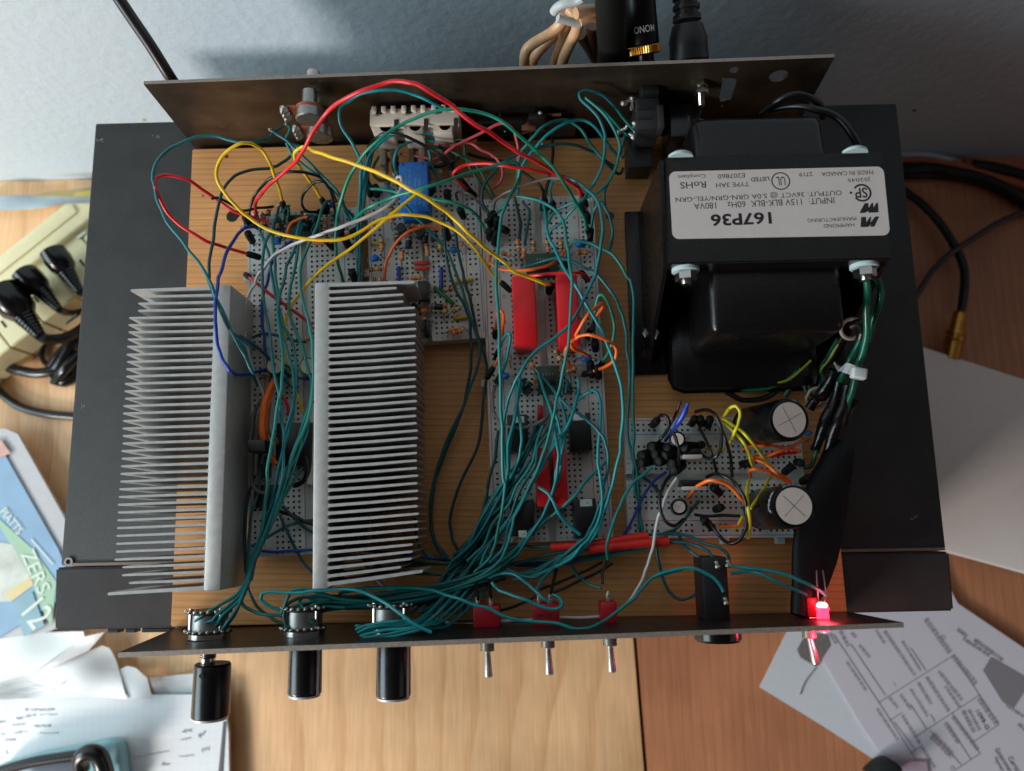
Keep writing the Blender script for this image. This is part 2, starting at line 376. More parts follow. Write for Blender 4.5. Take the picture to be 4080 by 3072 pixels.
def onfront(x, y):
    n = (fTR - fTL).cross(fBL - fTL); d = CM @ V((x - 2040., -(y - 1536.), -F)); t = (fTL - CAM).dot(n) / d.dot(n); return CAM + d * t
front, fplate, fn = panel('front_panel', 'black front plate along the near edge of the pine board, with knobs and toggles', fTL, fTR, fBL, fBR, 1.9, m_front, [])
bm = B(); random.seed(5)
for (x, y, l, a) in ((940, 500, 12, .9), (960, 440, 6, .5), (880, 505, 5, .4), (1000, 420, 5, .2)):
    c = onrear(x, y); ns = 10
    for k in range(ns):
        t0 = (k / ns - .5) * l; t1 = ((k + 1) / ns - .5) * l
        f_ = lambda t, o_: c + V((t * math.cos(a), -.12, t * math.sin(a) * .8 + .02 * t * t + o_))
        quadN(bm, [f_(t0, -.06), f_(t1, -.06), f_(t1, .06), f_(t0, .06)])
obj('scratch', bm, mat('steel_scratch', (190, 175, 150), .35, .6), rplate)
# ================================================================== HEAT SINKS
def heatsink(label, c, ang, base, L, fins, sgn, zb, zt):
    """c: world xy of top end corner of the base's fin side; fins: list (offset along length, length, tilt) ; sgn: fin direction"""
    root = thing('heatsink', label, 'heatsink', (c[0], c[1] - L / 2, zb), 'finned aluminium heatsinks')
    R_ = rz(ang); o = V((c[0], c[1], 0))
    def tr(vs):
        for v in vs: v.co = R_ @ (v.co - o) + o
    bm = B(); tr(b3(bm, c[0], c[0] - sgn * base, c[1] - L, c[1], zb, zt, .55)); basep = obj('base', bm, m_alu, root, 30)
    for (d, ln, tilt, th) in fins:
        bm = B(); y = c[1] - d
        n = 5; prev = None
        # fin: tapered strip with rounded tip, root fillet
        prof = [(-.3, th * .5 + .5), (.7, th * .5 + .06), (ln * .5, th * .5), (ln - .5, th * .42), (ln, th * .2)]
        up = []; dn = []
        for t, hw in prof:
            yy = y + math.tan(tilt) * t * 1.0 + .00025 * t * t * (1 if tilt > 0 else 0)
            up.append(V((c[0] + sgn * t, yy + hw, zb + .1))); dn.append(V((c[0] + sgn * t, yy - hw, zb + .1)))
        pts = up + dn[::-1]
        if sgn < 0: pts = pts[::-1]
        extr(bm, pts, (0, 0, zt - zb - .2)); tr(bm.verts)
        bmesh.ops.recalc_face_normals(bm, faces=bm.faces)
        obj('fin', bm, m_alu, root, 50)
    return root, basep
random.seed(11)
YL = [45,97,133,168,208,242,280,318,355,395,432,468,508,545,582,620,658,695,735,772,812,850,888,926,966,1005,1046,1084,1125,1163,1204,1244,1286,1328,1368,1410,1446,1488,1528,1566,1605]
YR = [35,65,100,132,168,203,240,277,316,352,390,427,465,502,540,577,615,652,690,727,765,803,840,878,918,957,997,1035,1075,1113,1153,1193,1237,1280,1317,1358,1392,1440,1478,1521,1545]
HT, HB = 58.0, 28.0
cl = P(856, 1136, HT); cl2 = P(798, 2355, HT)
Ll = (cl - cl2).length
fl = []
for i, y in enumerate(YL):
    ln = 37.2 + random.uniform(-.3, .3)
    if i == 1: ln = 30
    if i in (2, 3): ln = 33.4
    if i in (37, 38): ln = 34.0
    if i == 39: ln = 31
    if i == 40: ln = 39.5
    fl.append((1.2 + (Ll - 2.4) * (i / 40.), ln, math.radians(.2 if i else 0) - math.radians(1.2 if i == 40 else 0) - math.radians(.9) * (i / 40.), 1.0 + (.4 if i in (0, 40) else 0)))
hsl, hslb = heatsink('finned aluminium heatsink on the left with fins pointing out over the black component', (cl.x, cl.y), math.radians(.6), 7.0, Ll, fl, -1, HB, HT)
cr_ = P(1312, 1124, HT); cr2 = P(1325, 2345, HT); Lr = (cr_ - cr2).length
fr = []
for i, y in enumerate(YR):
    ln = 37.5 + random.uniform(-.3, .3)
    if i == 1: ln = 29.5
    if i in (2, 3): ln = 32.4
    if i in (36, 37): ln = 35
    if i == 38: ln = 34.5
    if i == 39: ln = 30
    if i == 40: ln = 39
    tl = math.radians(-.3 if i == 0 else .8 + 1.6 * i / 40.)
    if i >= 36: tl += math.radians((i - 35) * .55)
    fr.append((1.2 + (Lr - 3.0) * (i / 40.), ln, tl, 1.15 + (.3 if i in (0, 40) else 0)))
hsr, hsrb = heatsink('finned aluminium heatsink standing over the left breadboard, fins pointing to bare pine', (cr_.x, cr_.y), math.radians(1.0), 6.4, Lr, fr, 1, HB, HT)
for hs, x in ((hsl, cl.x + 3), (hsr, cr_.x - 3)):
    for yy in (-6, -112):
        bm = B(); cyl(bm, (x, yy, ZB), (x, yy, HB), 2.4, n=12); obj('standoff', bm, m_black, hs)
# marker writing and a drilled hole on the inner face of the left sink
bm = B(); c = P(918, 1855, 50)
xf = cl.x + 7.0 + .08
for (a0, a1) in (((0, 46), (0, 38)), ((0, 46), (3, 46)), ((5, 46), (5, 38)), ((5, 46), (8, 44)), ((-3, 34), (2, 34))):
    p = V((xf + .25, c.y - a0[0], a0[1])); q = V((xf + .25, c.y - a1[0], a1[1])); tube(bm, [p, q], .35, 6, curve=False)
obj('marker_writing', bm, m_ink, hslb)
bm = B(); c = P(927, 1855 + 60, 50); cyl(bm, (xf - .2, c.y - 3, 50), (xf + .35, c.y - 3, 50), 2.0, n=18); obj('screw_hole', bm, mat('pale_hole', (196, 192, 180), .6), hslb)
# ------------------------------------------------------------------ more helpers
def PY(px, py, y):
    d = CM @ V((px - 2040., -(py - 1536.), -F)); t = (y - CAM.y) / d.y; return CAM + d * t
def bx(c, x0, y0, x1, y1, zt, zb, name, m, parent=None, bevel=.3, rot=0., **k):
    a = PC(c, x0, y0, zt); q = PC(c, x1, y1, zt); bm = B()
    b3(bm, a.x, q.x, q.y, a.y, zb, zt, bevel, rot); return obj(name, bm, m, parent, 30, **k)
def label_on(o_parent, s, crop, cx, cy, w, h, z, m, ang=math.pi, name='printed_text', **k):
    bm = B(); c = PC(crop, cx, cy, z); sc_ = (PC(crop, cx + 100, cy, z) - c).length / 100.
    flat_text(bm, s, c, ang, w * sc_ if w else None, h * sc_ if h else None, **k)
    return obj(name, bm, m, o_parent)
def thing_part(name, parent, p):
    o = bpy.data.objects.new(name, None); COL.objects.link(o); o.parent = parent; o.location = (V(p) - WL[parent.name]) * MM; o.empty_display_size = .003
    WL[o.name] = V(p); return o
# ================================================================== BREADBOARDS
m_abs = mat('breadboard_plastic', (206, 208, 202), .5, var=.03, vscale=120)
m_pit = mat('contact_pit', (46, 42, 38), .8)
m_red = mat('red_line_print', (196, 70, 80), .6); m_blue = mat('blue_line_print', (70, 120, 190), .6)
m_grey = mat('grey_print', (92, 90, 88), .7)
def breadboard(label, cx, cy, rot, rows, flip=False):
    root = thing('breadboard', label, 'breadboard', (cx, cy, ZB), 'solderless breadboards')
    R_ = rz(rot); c = V((cx, cy, 0)); zt, zb = 26.5, ZB + .15
    def W(u, v, z): return c + R_ @ V((v, u, 0)) + V((0, 0, z))
    hl = rows * 2.54 / 2 + 2.3; hw = 27.25
    us = [(i - (rows - 1) / 2.) * 2.54 for i in range(rows)]
    vt = [s * (3.81 + 2.54 * k) for s in (-1, 1) for k in range(5)]; vr = [s * q for s in (-1, 1) for q in (21.5, 24.1)]
    hu = .50
    uc = [-hl] + [q for u in us for q in (u - hu, u + hu)] + [hl]
    vv = sorted([(v, 't') for v in vt] + [(v, 'r') for v in vr])
    vc = [-hw]; kind = []
    for v, t in vv:
        kind.append('s'); vc.append(v - hu); kind.append(t); vc.append(v + hu)
        if abs(v + 3.81) < .01: kind.append('s'); vc.append(-1.5); kind.append('g'); vc.append(1.5)
    kind.append('s'); vc.append(hw)
    bm = B(); cache = {}
    def vert(i, j, z):
        k = (i, j, z)
        if k not in cache: cache[k] = bm.verts.new(W(uc[i], vc[j], z))
        return cache[k]
    def quad(a, b_, c_, d):
        f = bm.faces.new((a, b_, c_, d)); return f
    for i in range(len(uc) - 1):
        row = (i - 1) // 2 if i % 2 == 1 else None
        for j in range(len(vc) - 1):
            k = kind[j]; hole = row is not None and (k == 't' or (k == 'r' and row % 6 != 0))
            zz = 24.0 if k == 'g' else zt
            if not hole:
                quad(vert(i, j, zz), vert(i, j + 1, zz), vert(i + 1, j + 1, zz), vert(i + 1, j, zz))
                if k == 'g' :
                    quad(vert(i, j, zt), vert(i, j, zz), vert(i + 1, j, zz), vert(i + 1, j, zt)); quad(vert(i, j + 1, zz), vert(i, j + 1, zt), vert(i + 1, j + 1, zt), vert(i + 1, j + 1, zz))
            else:
                zl = 24.6; q = [(i, j), (i, j + 1), (i + 1, j + 1), (i + 1, j)]
                lo = [bm.verts.new(W(uc[a], vc[b_], zl)) for a, b_ in q]; hi = [vert(a, b_, zt) for a, b_ in q]
                for n in range(4): bm.faces.new((hi[n], hi[(n + 1) % 4], lo[(n + 1) % 4], lo[n])).material_index = 1
                bm.faces.new(lo[::-1]).material_index = 1
    # sides
    for (a, b_) in (((-hl, -hw), (hl, -hw)), ((hl, -hw), (hl, hw)), ((hl, hw), (-hl, hw)), ((-hl, hw), (-hl, -hw))):
        bm.faces.new([bm.verts.new(W(a[0], a[1], zt)), bm.verts.new(W(a[0], a[1], zb)), bm.verts.new(W(b_[0], b_[1], zb)), bm.verts.new(W(b_[0], b_[1], zt))])
    bmesh.ops.recalc_face_normals(bm, faces=bm.faces)
    body = obj('body', bm, [m_abs, m_pit], root)
    for f in body.data.polygons: pass
    for u in (-hl * .72, -hl * .1, hl * .62):
        bm = B(); vs = box(bm, (0, 0, 0), (3.0, 3.6, 5), None, .3); p = W(u, -hw - 1.45, 21.5)
        for v in vs: v.co = R_ @ v.co + p
        obj('interlock_tab', bm, m_abs, root)
    for (v, m, nm) in ((-26.1, m_blue, 'blue_line'), (-19.6, m_red, 'red_line'), (19.6, m_blue, 'blue_line'), (26.1, m_red, 'red_line')):
        if flip: m = m_red if m is m_blue else m_blue; nm = 'red_line' if m is m_red else 'blue_line'
        bm = B(); quadN(bm, [W(u, v + dv, zt + .02) for u, dv in ((-hl + 3, -.17), (-hl + 3, .17), (hl - 3, .17), (hl - 3, -.17))]); obj(nm, bm, m, body)
    for v in (-17.8, 17.8):
        bm = B()
        for i in range(0, rows):
            if i % 5 == 4 or i == 0:
                text_bm(bm, str(i + 1), lambda a, b_, u=us[i], v=v: W(u + a * (1 if not flip else -1), v - b_ * (1 if not flip else -1), zt + .02), None, 1.35, bold=.02)
        obj('row_number', bm, m_grey, body)
    bm = B()
    for e in (-1, 1):
        for ch, v in zip('abcdefghij', sorted(vt)):
            text_bm(bm, ch, lambda a, b_, v=v, e=e: W(e * (hl - 1.3) + b_, v + a, zt + .02), None, 1.2, bold=.02)
    obj('column_letter', bm, m_grey, body)
    bm = B()
    for v, s in ((-22.8, '-'), (22.8, '+')):
        for e in (-1, 1):
            text_bm(bm, s, lambda a, b_, v=v, e=e: W(e * (hl - 1.3) + b_, v + a, zt + .02), 1.6, None, bold=.1)
    obj('rail_sign', bm, m_red, body)
    return root
bb1 = breadboard('full length white breadboard lying between and beneath the two heatsinks', -89.3, -29.5, math.radians(2.4), 63)
bb2 = breadboard('half length white breadboard carrying the blue relay and many resistors', -33.0, 26.2, math.radians(2.5), 30, True)
bb3 = breadboard('full length white breadboard carrying the red film capacitors and black relays', 23.07, -25.61, 0.0208, 63, True)
bb4 = breadboard('half length white breadboard lying sideways under the two big electrolytic capacitors', 99.3, -80.4, math.radians(89.2), 30)
# ================================================================== TRANSFORMER
m_tr = mat('transformer_enamel', (15, 13, 13), .28, spec=.4, var=.12, vscale=90, bump=.12, bscale=700)
m_bell = mat('end_bell_enamel', (13, 12, 13), .27, spec=.45, var=.1, vscale=70, bump=.08, bscale=500)
trf = thing('power_transformer', 'heavy black power transformer with a white printed label on top', 'transformer', (116, 10, ZB))
TZ = 85.0
ta, tb_, tc_, td = P(2655, 622, TZ), P(3512, 602, TZ), P(3556, 1032, TZ), P(2668, 1052, TZ)
bm = B(); extr(bm, [ta, tb_, tc_, td], (0, 0, ZB + 3.2 - TZ)); bmesh.ops.recalc_face_normals(bm, faces=bm.faces)
bmesh.ops.bevel(bm, geom=list(bm.edges), offset=.6, segments=2, affect='EDGES')
core = obj('laminated_core', bm, m_tr, trf, 30)
def bell(x0, x1, prof, name, bev=4.5):
    bm = B(); extr(bm, [V((x0, y, z)) for y, z in prof], (x1 - x0, 0, 0)); bmesh.ops.recalc_face_normals(bm, faces=bm.faces)
    es = [e for e in bm.edges if max(abs(v.co.y - prof[0][0]) for v in e.verts) > 1.0]
    bmesh.ops.bevel(bm, geom=es, offset=bev, segments=4, affect='EDGES', profile=.5)
    return obj(name, bm, m_bell, trf, 60)
fy = td.y + .4; by = ta.y - .4
bell(90, 145, [(fy, 76), (fy - 27, 75), (fy - 28, 24), (fy, 22)], 'end_bell', 4.0)
bell(88, 145, [(by, 74), (by + 26, 71), (by + 26, 26), (by, 24)], 'end_bell', 5.0)
lowb = B(); b3(lowb, 80, 150, fy - 44, fy - 2, ZB + 4, 34, 7); obj('coil_shroud', lowb, m_bell, trf, 40)
bm = B(); b3(bm, 64.5, 83, -31.2, 51, ZB + .2, ZB + 2.6, 1.0); foot1 = obj('mounting_foot', bm, m_tr, trf, 30)
bm = B(); b3(bm, 149, 166, -28, 49, ZB + .2, ZB + 2.6, 1.0); obj('mounting_foot', bm, m_tr, trf, 30)
bm = B(); extr(bm, [(73, 49, ZB + 2), (73, -28, ZB + 2), (73, fy, 78), (73, by, 82)], (-1.8, 0, 0)); bmesh.ops.recalc_face_normals(bm, faces=bm.faces); obj('side_bracket', bm, m_tr, trf)
bm = B(); extr(bm, [(160.5, 49, ZB + 2), (160.5, -26, ZB + 2), (160.5, fy, 78), (160.5, by, 82)], (1.8, 0, 0)); bmesh.ops.recalc_face_normals(bm, faces=bm.faces); obj('side_bracket', bm, m_tr, trf)
def hexnut(bm, p, d, r, h): lathe(bm, p, d, [(0, r * .92), (.3, r), (h - .4, r), (h, r * .9)], 6, True, .3)
m_nyl = mat('nylon_washer', (176, 196, 198), .4, spec=.4)
def bolt(parent, p, d, rw, rn_, shank, wm=m_nyl, washer=True):
    p, d = V(p), V(d).normalized(); r = thing_part('bolt', parent, p)
    if washer:
        bm = B(); lathe(bm, p, d, [(0, rw), (1.6, rw), (1.9, rw * .93)], 28); obj('washer', bm, wm, r, 30)
    bm = B(); hexnut(bm, p + d * 2.0, d, rn_, 3.6); obj('nut', bm, m_steel, r)
    bm = B(); prof = []
    t = 0
    while t < shank: prof += [(5.6 + t, rn_ * .44), (5.6 + t + .3, rn_ * .5)]; t += .6
    lathe(bm, p, d, prof + [(5.6 + shank, rn_ * .3)], 12); obj('thread', bm, m_steel, r)
    return r
for (x, y) in ((385, 1530), (1570, 1505)):
    p = PY(*cp('T', x, y), fy - .2); bolt(trf, p, (0, -1, 0), 5.6, 4.5, 1.6)
for (x, y) in ((350, 768), (1505, 738)):
    p = PY(*cp('T', x, y + 8), by + 1.5); bm = B(); lathe(bm, V((p.x, by - .3, p.z)), (0, 1, 0), [(0, 5.2), (1.2, 5.0), (2.3, 3.4), (2.7, 1)], 20); obj('bolt_head', bm, m_nyl, trf, 40)
p = PC('D', 1788, 450, ZB + 2.6 + 4); bm = B(); hexnut(bm, V((p.x, p.y, ZB + 2.6)), (0, 0, 1), 4.2, 4); cyl(bm, (p.x, p.y, ZB + 6), (p.x, p.y, ZB + 9), 2, n=10); obj('bolt', bm, m_steel, trf)
p = PC('D', 1790, 625, ZB + 3); bm = B(); lathe(bm, V((p.x, p.y, ZB + 2.6)), (0, 0, 1), [(0, 4.3), (.8, 4.0), (1.7, 2.2)], 20); obj('foot_screw', bm, mat('black_screw', (30, 30, 32), .3, .8), trf, 40)
# label
bm = B(); la, lb, lc, ld = PC('T', 275, 890, TZ + .15), PC('T', 1700, 855, TZ + .15), PC('T', 1745, 1312, TZ + .15), PC('T', 300, 1337, TZ + .15)
def bil(u, v): return la * (1 - u) * (1 - v) + lb * u * (1 - v) + lc * u * v + ld * (1 - u) * v
rp = rrect(0, 144, 0, 45, 4.5, 6); extr(bm, [bil(x / 144., y / 45.) for x, y in rp], (0, 0, -.14)); bmesh.ops.recalc_face_normals(bm, faces=bm.faces)
lab = obj('label_sticker', bm, mat('label_paper', (208, 197, 193), .45, var=.02), core)
LZ = TZ + .17; A0 = math.pi - math.radians(-1.2)
for s, cx, cy, w_, h_, bo in (('167P36', 755, 1205, 405, 86, .28), ('INPUT:  115V BLK-BLK  60Hz    180VA', 907, 1100, 935, 44, .01), ('OUTPUT: 36VCT @ 5.0A GRN-GRN/YEL-GRN', 871, 1050, 1107, 44, .01),
        ('TYPE 3AH', 698, 976, 220, 32, .01), ('E207860', 690, 918, 180, 32, .01), ('LISTED', 881, 940, 122, 30, .12), ('UL', 1018, 952, 60, 62, .05), ('RoHS', 436, 978, 172, 46, .05), ('Compliant', 426, 918, 188, 36, .01),
        ('2719', 1185, 907, 90, 30, .01), ('MADE IN CANADA', 1460, 900, 344, 30, .01), ('JS2045', 1538, 941, 152, 32, .01), ('HAMMOND', 1405, 1247, 205, 26, .01), ('MANUFACTURING', 1358, 1208, 325, 26, .0),
        ('SP', 1552, 1030, 84, 72, .15)):
    label_on(lab, s, 'T', cx, cy, w_, h_, LZ, m_ink, A0, bold=bo, name='printed_line')
def annulus(bm, c, r0, r1, a0, a1, n=36):
    for i in range(n):
        t0 = a0 + (a1 - a0) * i / n; t1 = a0 + (a1 - a0) * (i + 1) / n
        quadN(bm, [c + V((math.cos(t) * r, math.sin(t) * r, 0)) for t, r in ((t0, r0), (t0, r1), (t1, r1), (t1, r0))])
k_ = (PC('T', 1100, 1000, LZ) - PC('T', 1000, 1000, LZ)).length / 100
bm = B(); annulus(bm, PC('T', 1018, 952, LZ), 55 * k_, 63 * k_, 0, 2 * math.pi); obj('printed_mark', bm, m_ink, lab)
bm = B(); annulus(bm, PC('T', 1558, 1030, LZ), 50 * k_, 63 * k_, math.radians(-145), math.radians(145)); annulus(bm, PC('T', 1484, 1030, LZ), .01, 9 * k_, 0, 2 * math.pi, 14); obj('printed_mark', bm, m_ink, lab)
bm = B()
for poly in ([(1548, 1258), (1552, 1192), (1585, 1190), (1586, 1225), (1610, 1190), (1620, 1190), (1614, 1228), (1645, 1188), (1672, 1188), (1640, 1255), (1612, 1256), (1616, 1240), (1600, 1257)],
             [(1540, 1165), (1575, 1100), (1600, 1099), (1602, 1130), (1622, 1098), (1632, 1098), (1634, 1128), (1652, 1097), (1664, 1097), (1668, 1160), (1600, 1163), (1600, 1150), (1578, 1164)]):
    bm.faces.new([bm.verts.new(PC('T', x, y, LZ)) for x, y in poly])
obj('printed_emblem', bm, m_ink, lab)
# ================================================================== FRONT CONTROLS
m_knob = mat('knob_black', (20, 20, 21), .26, spec=.5, var=.1, vscale=300)
m_phen = mat('phenolic_wafer', (58, 36, 26), .5)
CZ = 44.0
def py_front(x): # inner face y of front panel at height CZ
    t = (CZ - fBL.z) / (FZ - fBL.z); a = fBL.lerp(fTL, t); b_ = fBR.lerp(fTR, t); return a.y + (b_.y - a.y) * (x - a.x) / (b_.x - a.x)
def rotary(label, px, klabel, k0, k1, kx0, kx1, side_shine, klab, kit):
    x = P(px, 2500, CZ).x; yi = py_front(x); root = thing('rotary_switch', label, 'rotary switch', (x, yi, CZ - 9), 'rotary switches behind the front plate')
    bm = B(); cyl(bm, (x, yi + .2, CZ), (x, yi + 2.2, CZ), 8.6, n=28); obj('mounting_plate', bm, m_steel, root, 30)
    bm = B(); lathe(bm, (x, yi + 2.2, CZ), (0, 1, 0), [(0, 9.2), (1.2, 9.2)], 28); obj('wafer', bm, m_phen, root, 30)
    bm = B(); lathe(bm, (x, yi + 3.4, CZ), (0, 1, 0), [(0, 7.6), (6.5, 7.6), (7.0, 7.2)], 28); obj('metal_can', bm, mat('dull_steel', (150, 150, 146), .42, .9, var=.2, vscale=300), root, 30)
    bm = B(); lathe(bm, (x, yi + 10.4, CZ), (0, 1, 0), [(0, 9.0), (1.2, 9.0)], 28); obj('wafer', bm, m_phen, root, 30)
    for yy in (yi + 3.0, yi + 11.2):
        for k in range(9):
            a = math.radians(20 + k * 17.5); q = V((x + math.cos(a) * 8.6, yy, CZ + math.sin(a) * 8.6))
            bm = B(); box(bm, q + V((math.cos(a), 0, math.sin(a))) * .8, (1.0, .5, 1.0), None, .1); lathe(bm, q + V((math.cos(a), .3, math.sin(a))) * 1.0, (math.cos(a), 0, math.sin(a)), [(-.5, .5), (.1, .85), (.7, .4)], 8)
            obj('solder_tag', bm, m_solder, root, 30)
    for sx in (-1, 1):
        bm = B(); cyl(bm, (x + sx * 6.3, yi + 2, CZ + 4.5), (x + sx * 6.3, yi + 12.6, CZ + 4.5), .9, n=8); obj('spacer_screw', bm, m_steel, root)
    bm = B(); prof = []
    for i in range(8): prof += [(-2.0 - i * .8, 3.3), (-2.4 - i * .8, 3.05)]
    lathe(bm, (x, yi, CZ), (0, 1, 0), prof[::-1] , 20); obj('threaded_bushing', bm, m_steel, root, 20)
    yk = PY(px, k0, 0)
    ztop = CZ + 8
    ya = P(px, k0, ztop).y; yb_ = P(px, k1, ztop).y; xa = (P(kx0, (k0 + k1) / 2, CZ + 3).x + P(kx1, (k0 + k1) / 2, CZ + 3).x) / 2
    ya = min(ya, yi - 2.4)
    bm = B(); lathe(bm, (x, yi - 2, CZ), (0, -1, 0), [(0, 2.9), (max(.5, (yi - 2) - ya) + 2, 2.9)], 16); obj('shaft', bm, m_steel, root, 30)
    r = abs(P(kx1, k1, CZ + 2).x - P(kx0, k1, CZ + 2).x) / 2
    kn = thing_part('control_knob', root, (xa, (ya + yb_) / 2, CZ - r)); kn['label'] = klab
    bm = B(); lathe(bm, (x * .35 + xa * .65, ya, CZ), (0, -1, 0), [(0, r * .2), (.01, r * .9), (.5, r * .95), (1.0, r * .97), (ya - yb_ - 1.2, r), (ya - yb_ - .5, r * .985), (ya - yb_, r * .93)], 40); obj('grip', bm, m_knob, kn, 30)
    bm = B(); lathe(bm, (x * .35 + xa * .65, yb_, CZ), (0, -1, 0), [(0, r * .93), (.8, r * .92), (1.1, r * .8)], 40); obj('end_cap', bm, mat('silver_cap', (196, 196, 204), .35, .3), kn, 30)
    if side_shine:
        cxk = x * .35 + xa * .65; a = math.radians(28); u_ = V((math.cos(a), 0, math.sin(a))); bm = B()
        box(bm, V((cxk, (ya + yb_) / 2, CZ)) + u_ * (r - .12), (1.3, ya - yb_ - .8, .6), Matrix.Rotation(-(a - math.pi / 2), 3, 'Y'), .1); obj('reflection_strip', bm, mat('reflection_white', (222, 222, 228), .4), kn)  # side reflection of pale paper, put into a white strip on the grip
    if not side_shine:
        q = P(1776 / 2.212, 2400 + 648 / 2.212, CZ + 7.6); bm = B(); lathe(bm, V((q.x, q.y, CZ + math.sqrt(max(0, r * r - (q.x - x) ** 2)) - .35)), (q.x - x, 0, 7), [(0, .1), (.2, 1.0), (.5, 1.0)], 12); obj('grub_screw', bm, m_ink, kn)
    return root
rotary('leftmost rotary switch, teal wires fanning onto its tags, black knob on a bare shaft', 835, '', 2655, 2876, 768, 916, False, 'leftmost black control knob standing off the panel on a bare metal shaft', 0)
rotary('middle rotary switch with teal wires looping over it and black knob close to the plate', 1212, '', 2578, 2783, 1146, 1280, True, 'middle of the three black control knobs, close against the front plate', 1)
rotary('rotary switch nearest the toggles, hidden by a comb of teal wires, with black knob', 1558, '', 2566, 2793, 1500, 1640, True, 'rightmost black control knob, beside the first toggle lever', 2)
m_tred = mat('toggle_red', (158, 18, 30), .35, var=.08)
TGZ = 40.0
def toggle(label, bx0, by0, bx1, by1, bux, butx, tipx, tipy, crop, body=True, lugs=()):
    c0 = PC(crop, bux, by1, TGZ); x = PC(crop, bux, 880, TGZ + 2).x; yi = py_front(x) - .3
    root = thing('toggle_switch', label, 'toggle switch', (x, yi, TGZ - 6), 'toggle switches on the front plate')
    if body:
        a = PC(crop, bx0, by0, TGZ + 6); q = PC(crop, bx1, by1, TGZ + 6)
        bm = B(); b3(bm, a.x, q.x, max(q.y, yi + 1.0), a.y, TGZ - 6, TGZ + 6, .8); bd = obj('switch_body', bm, m_tred, root, 30)
        bm = B(); b3(bm, a.x + .6, q.x - .6, yi + .1, max(q.y, yi + 1.0) + .05, TGZ - 5.5, TGZ + 5.5, .1); obj('metal_plate', bm, m_steel, root)
        for (lx, ly) in lugs:
            l = PC(crop, lx, ly, TGZ + 3); bm = B(); box(bm, (l.x, a.y + 1.6, TGZ + 2.5), (1.6, 3.6, .6), None, .1); box(bm, (l.x, a.y + 3.4, TGZ + 3.4), (.8, 1.8, 1.2), None, .3); lathe(bm, (l.x + .3, a.y + 2.6, TGZ + 2.6), (0, .3, 1), [(0, .6), (.6, 1.0), (1.3, .4)], 8); obj('solder_lug', bm, m_solder, root, 30)
    bm = B(); prof = []
    ye = yi - 2.0; yend = PC(crop, bux, tipy[0], TGZ + 3).y; i = 0
    while ye - i * .62 > yend: prof += [(-(ye - yi) + i * .62, 3.1), (-(ye - yi) + i * .62 + .3, 2.8)]; i += 1
    lathe(bm, (x, yi, TGZ), (0, -1, 0), prof, 20); obj('threaded_bushing', bm, mat('nickel', (196, 192, 186), .34, .85), root, 15)
    e = PC(crop, tipx, tipy[1], TGZ + 2); s = V((x, yend + .5, TGZ)); e = V((e.x, e.y, TGZ + 2.5)); L = (e - s).length
    bm = B(); lathe(bm, s, e - s, [(0, 1.15), (L * .5, 1.45), (L - 1.2, 1.75), (L - .4, 1.55), (L, .8)], 20); obj('lever', bm, mat('nickel', (196, 192, 186), .34, .85), root, 30)
    return root
toggle('toggle switch with plain red body nearest the knobs', 370, 635, 590, 820, 483, 0, 497, (1000, 1208), 'Y', True, ((410, 600), (515, 600)))
toggle('toggle switch with brown marked red body, middle of the three', 845, 615, 1068, 800, 970, 0, 985, (975, 1188), 'Y', True, ((900, 580), (992, 580)))
for xx in (905, 980):
    q_ = PC('Y', xx, 708, 46.1); bm = B(); box(bm, (q_.x, q_.y, 46.03), (2.6, 1.4, .12), None, .04); obj('printed_mark', bm, mat('brown_mark', (84, 22, 20), .6), [o for o in COL.objects if o.name.startswith('toggle_switch')][-1])
toggle('toggle switch with narrow red body and one square solder lug', 1395, 600, 1530, 780, 1470, 0, 1487, (955, 1168), 'Y', True, ((1455, 560),))
tp = toggle('power toggle switch beside the glowing red lamp', 1235, 565, 1345, 790, 1270, 0, 1312, (895, 1105), 'X', True, ())
# LED
m_led = mat('led_glow', (255, 60, 70), .2, emit=((1.0, .22, .28), 14))
m_ledr = mat('led_lens', (220, 20, 30), .15, emit=((1.0, .03, .08), 4))
lc_ = PC('X', 1357, 800, 44); lx = lc_.x; ly = py_front(lx)
led = thing('indicator_lamp', 'glowing red indicator lamp poking through the front plate by the power toggle', 'indicator lamp', (lx, ly, 42))
bm = B(); lathe(bm, (lx, ly + 5.0, 46), (0, -1, 0), [(0, 1.6), (.3, 2.9), (1.2, 2.9), (1.3, 2.5), (8, 2.5), (9.6, 2.0), (10.4, 1.0)], 20); obj('lens', bm, m_ledr, led, 40)
bm = B(); lathe(bm, (lx, ly + 5.1, 46), (0, 1, 0), [(0, 2.2), (.6, 2.4), (1.6, 1.6)], 16); obj('glowing_chip', bm, m_led, led, 30)
for dx in (-1.3, 1.3):
    bm = B(); tube(bm, [(lx + dx, ly + 6, 46), (lx + dx * 1.3, ly + 12, 47), (lx + dx * 1.0, ly + 20, 47)], .35, 6); obj('lead', bm, m_lead, led)
l = bpy.data.lights.new('lamp_glow', 'POINT'); l.energy = .012; l.color = (1, .05, .08); l.shadow_soft_size = .002
o = bpy.data.objects.new('lamp_glow', l); COL.objects.link(o); o.parent = led; o.location = V((0, 9, 13)) * MM
l = bpy.data.lights.new('lamp_glow', 'POINT'); l.energy = .03; l.color = (1, .05, .10); l.shadow_soft_size = .002
o = bpy.data.objects.new('lamp_glow', l); COL.objects.link(o); o.parent = led; o.location = V((0, -8.5, 4)) * MM
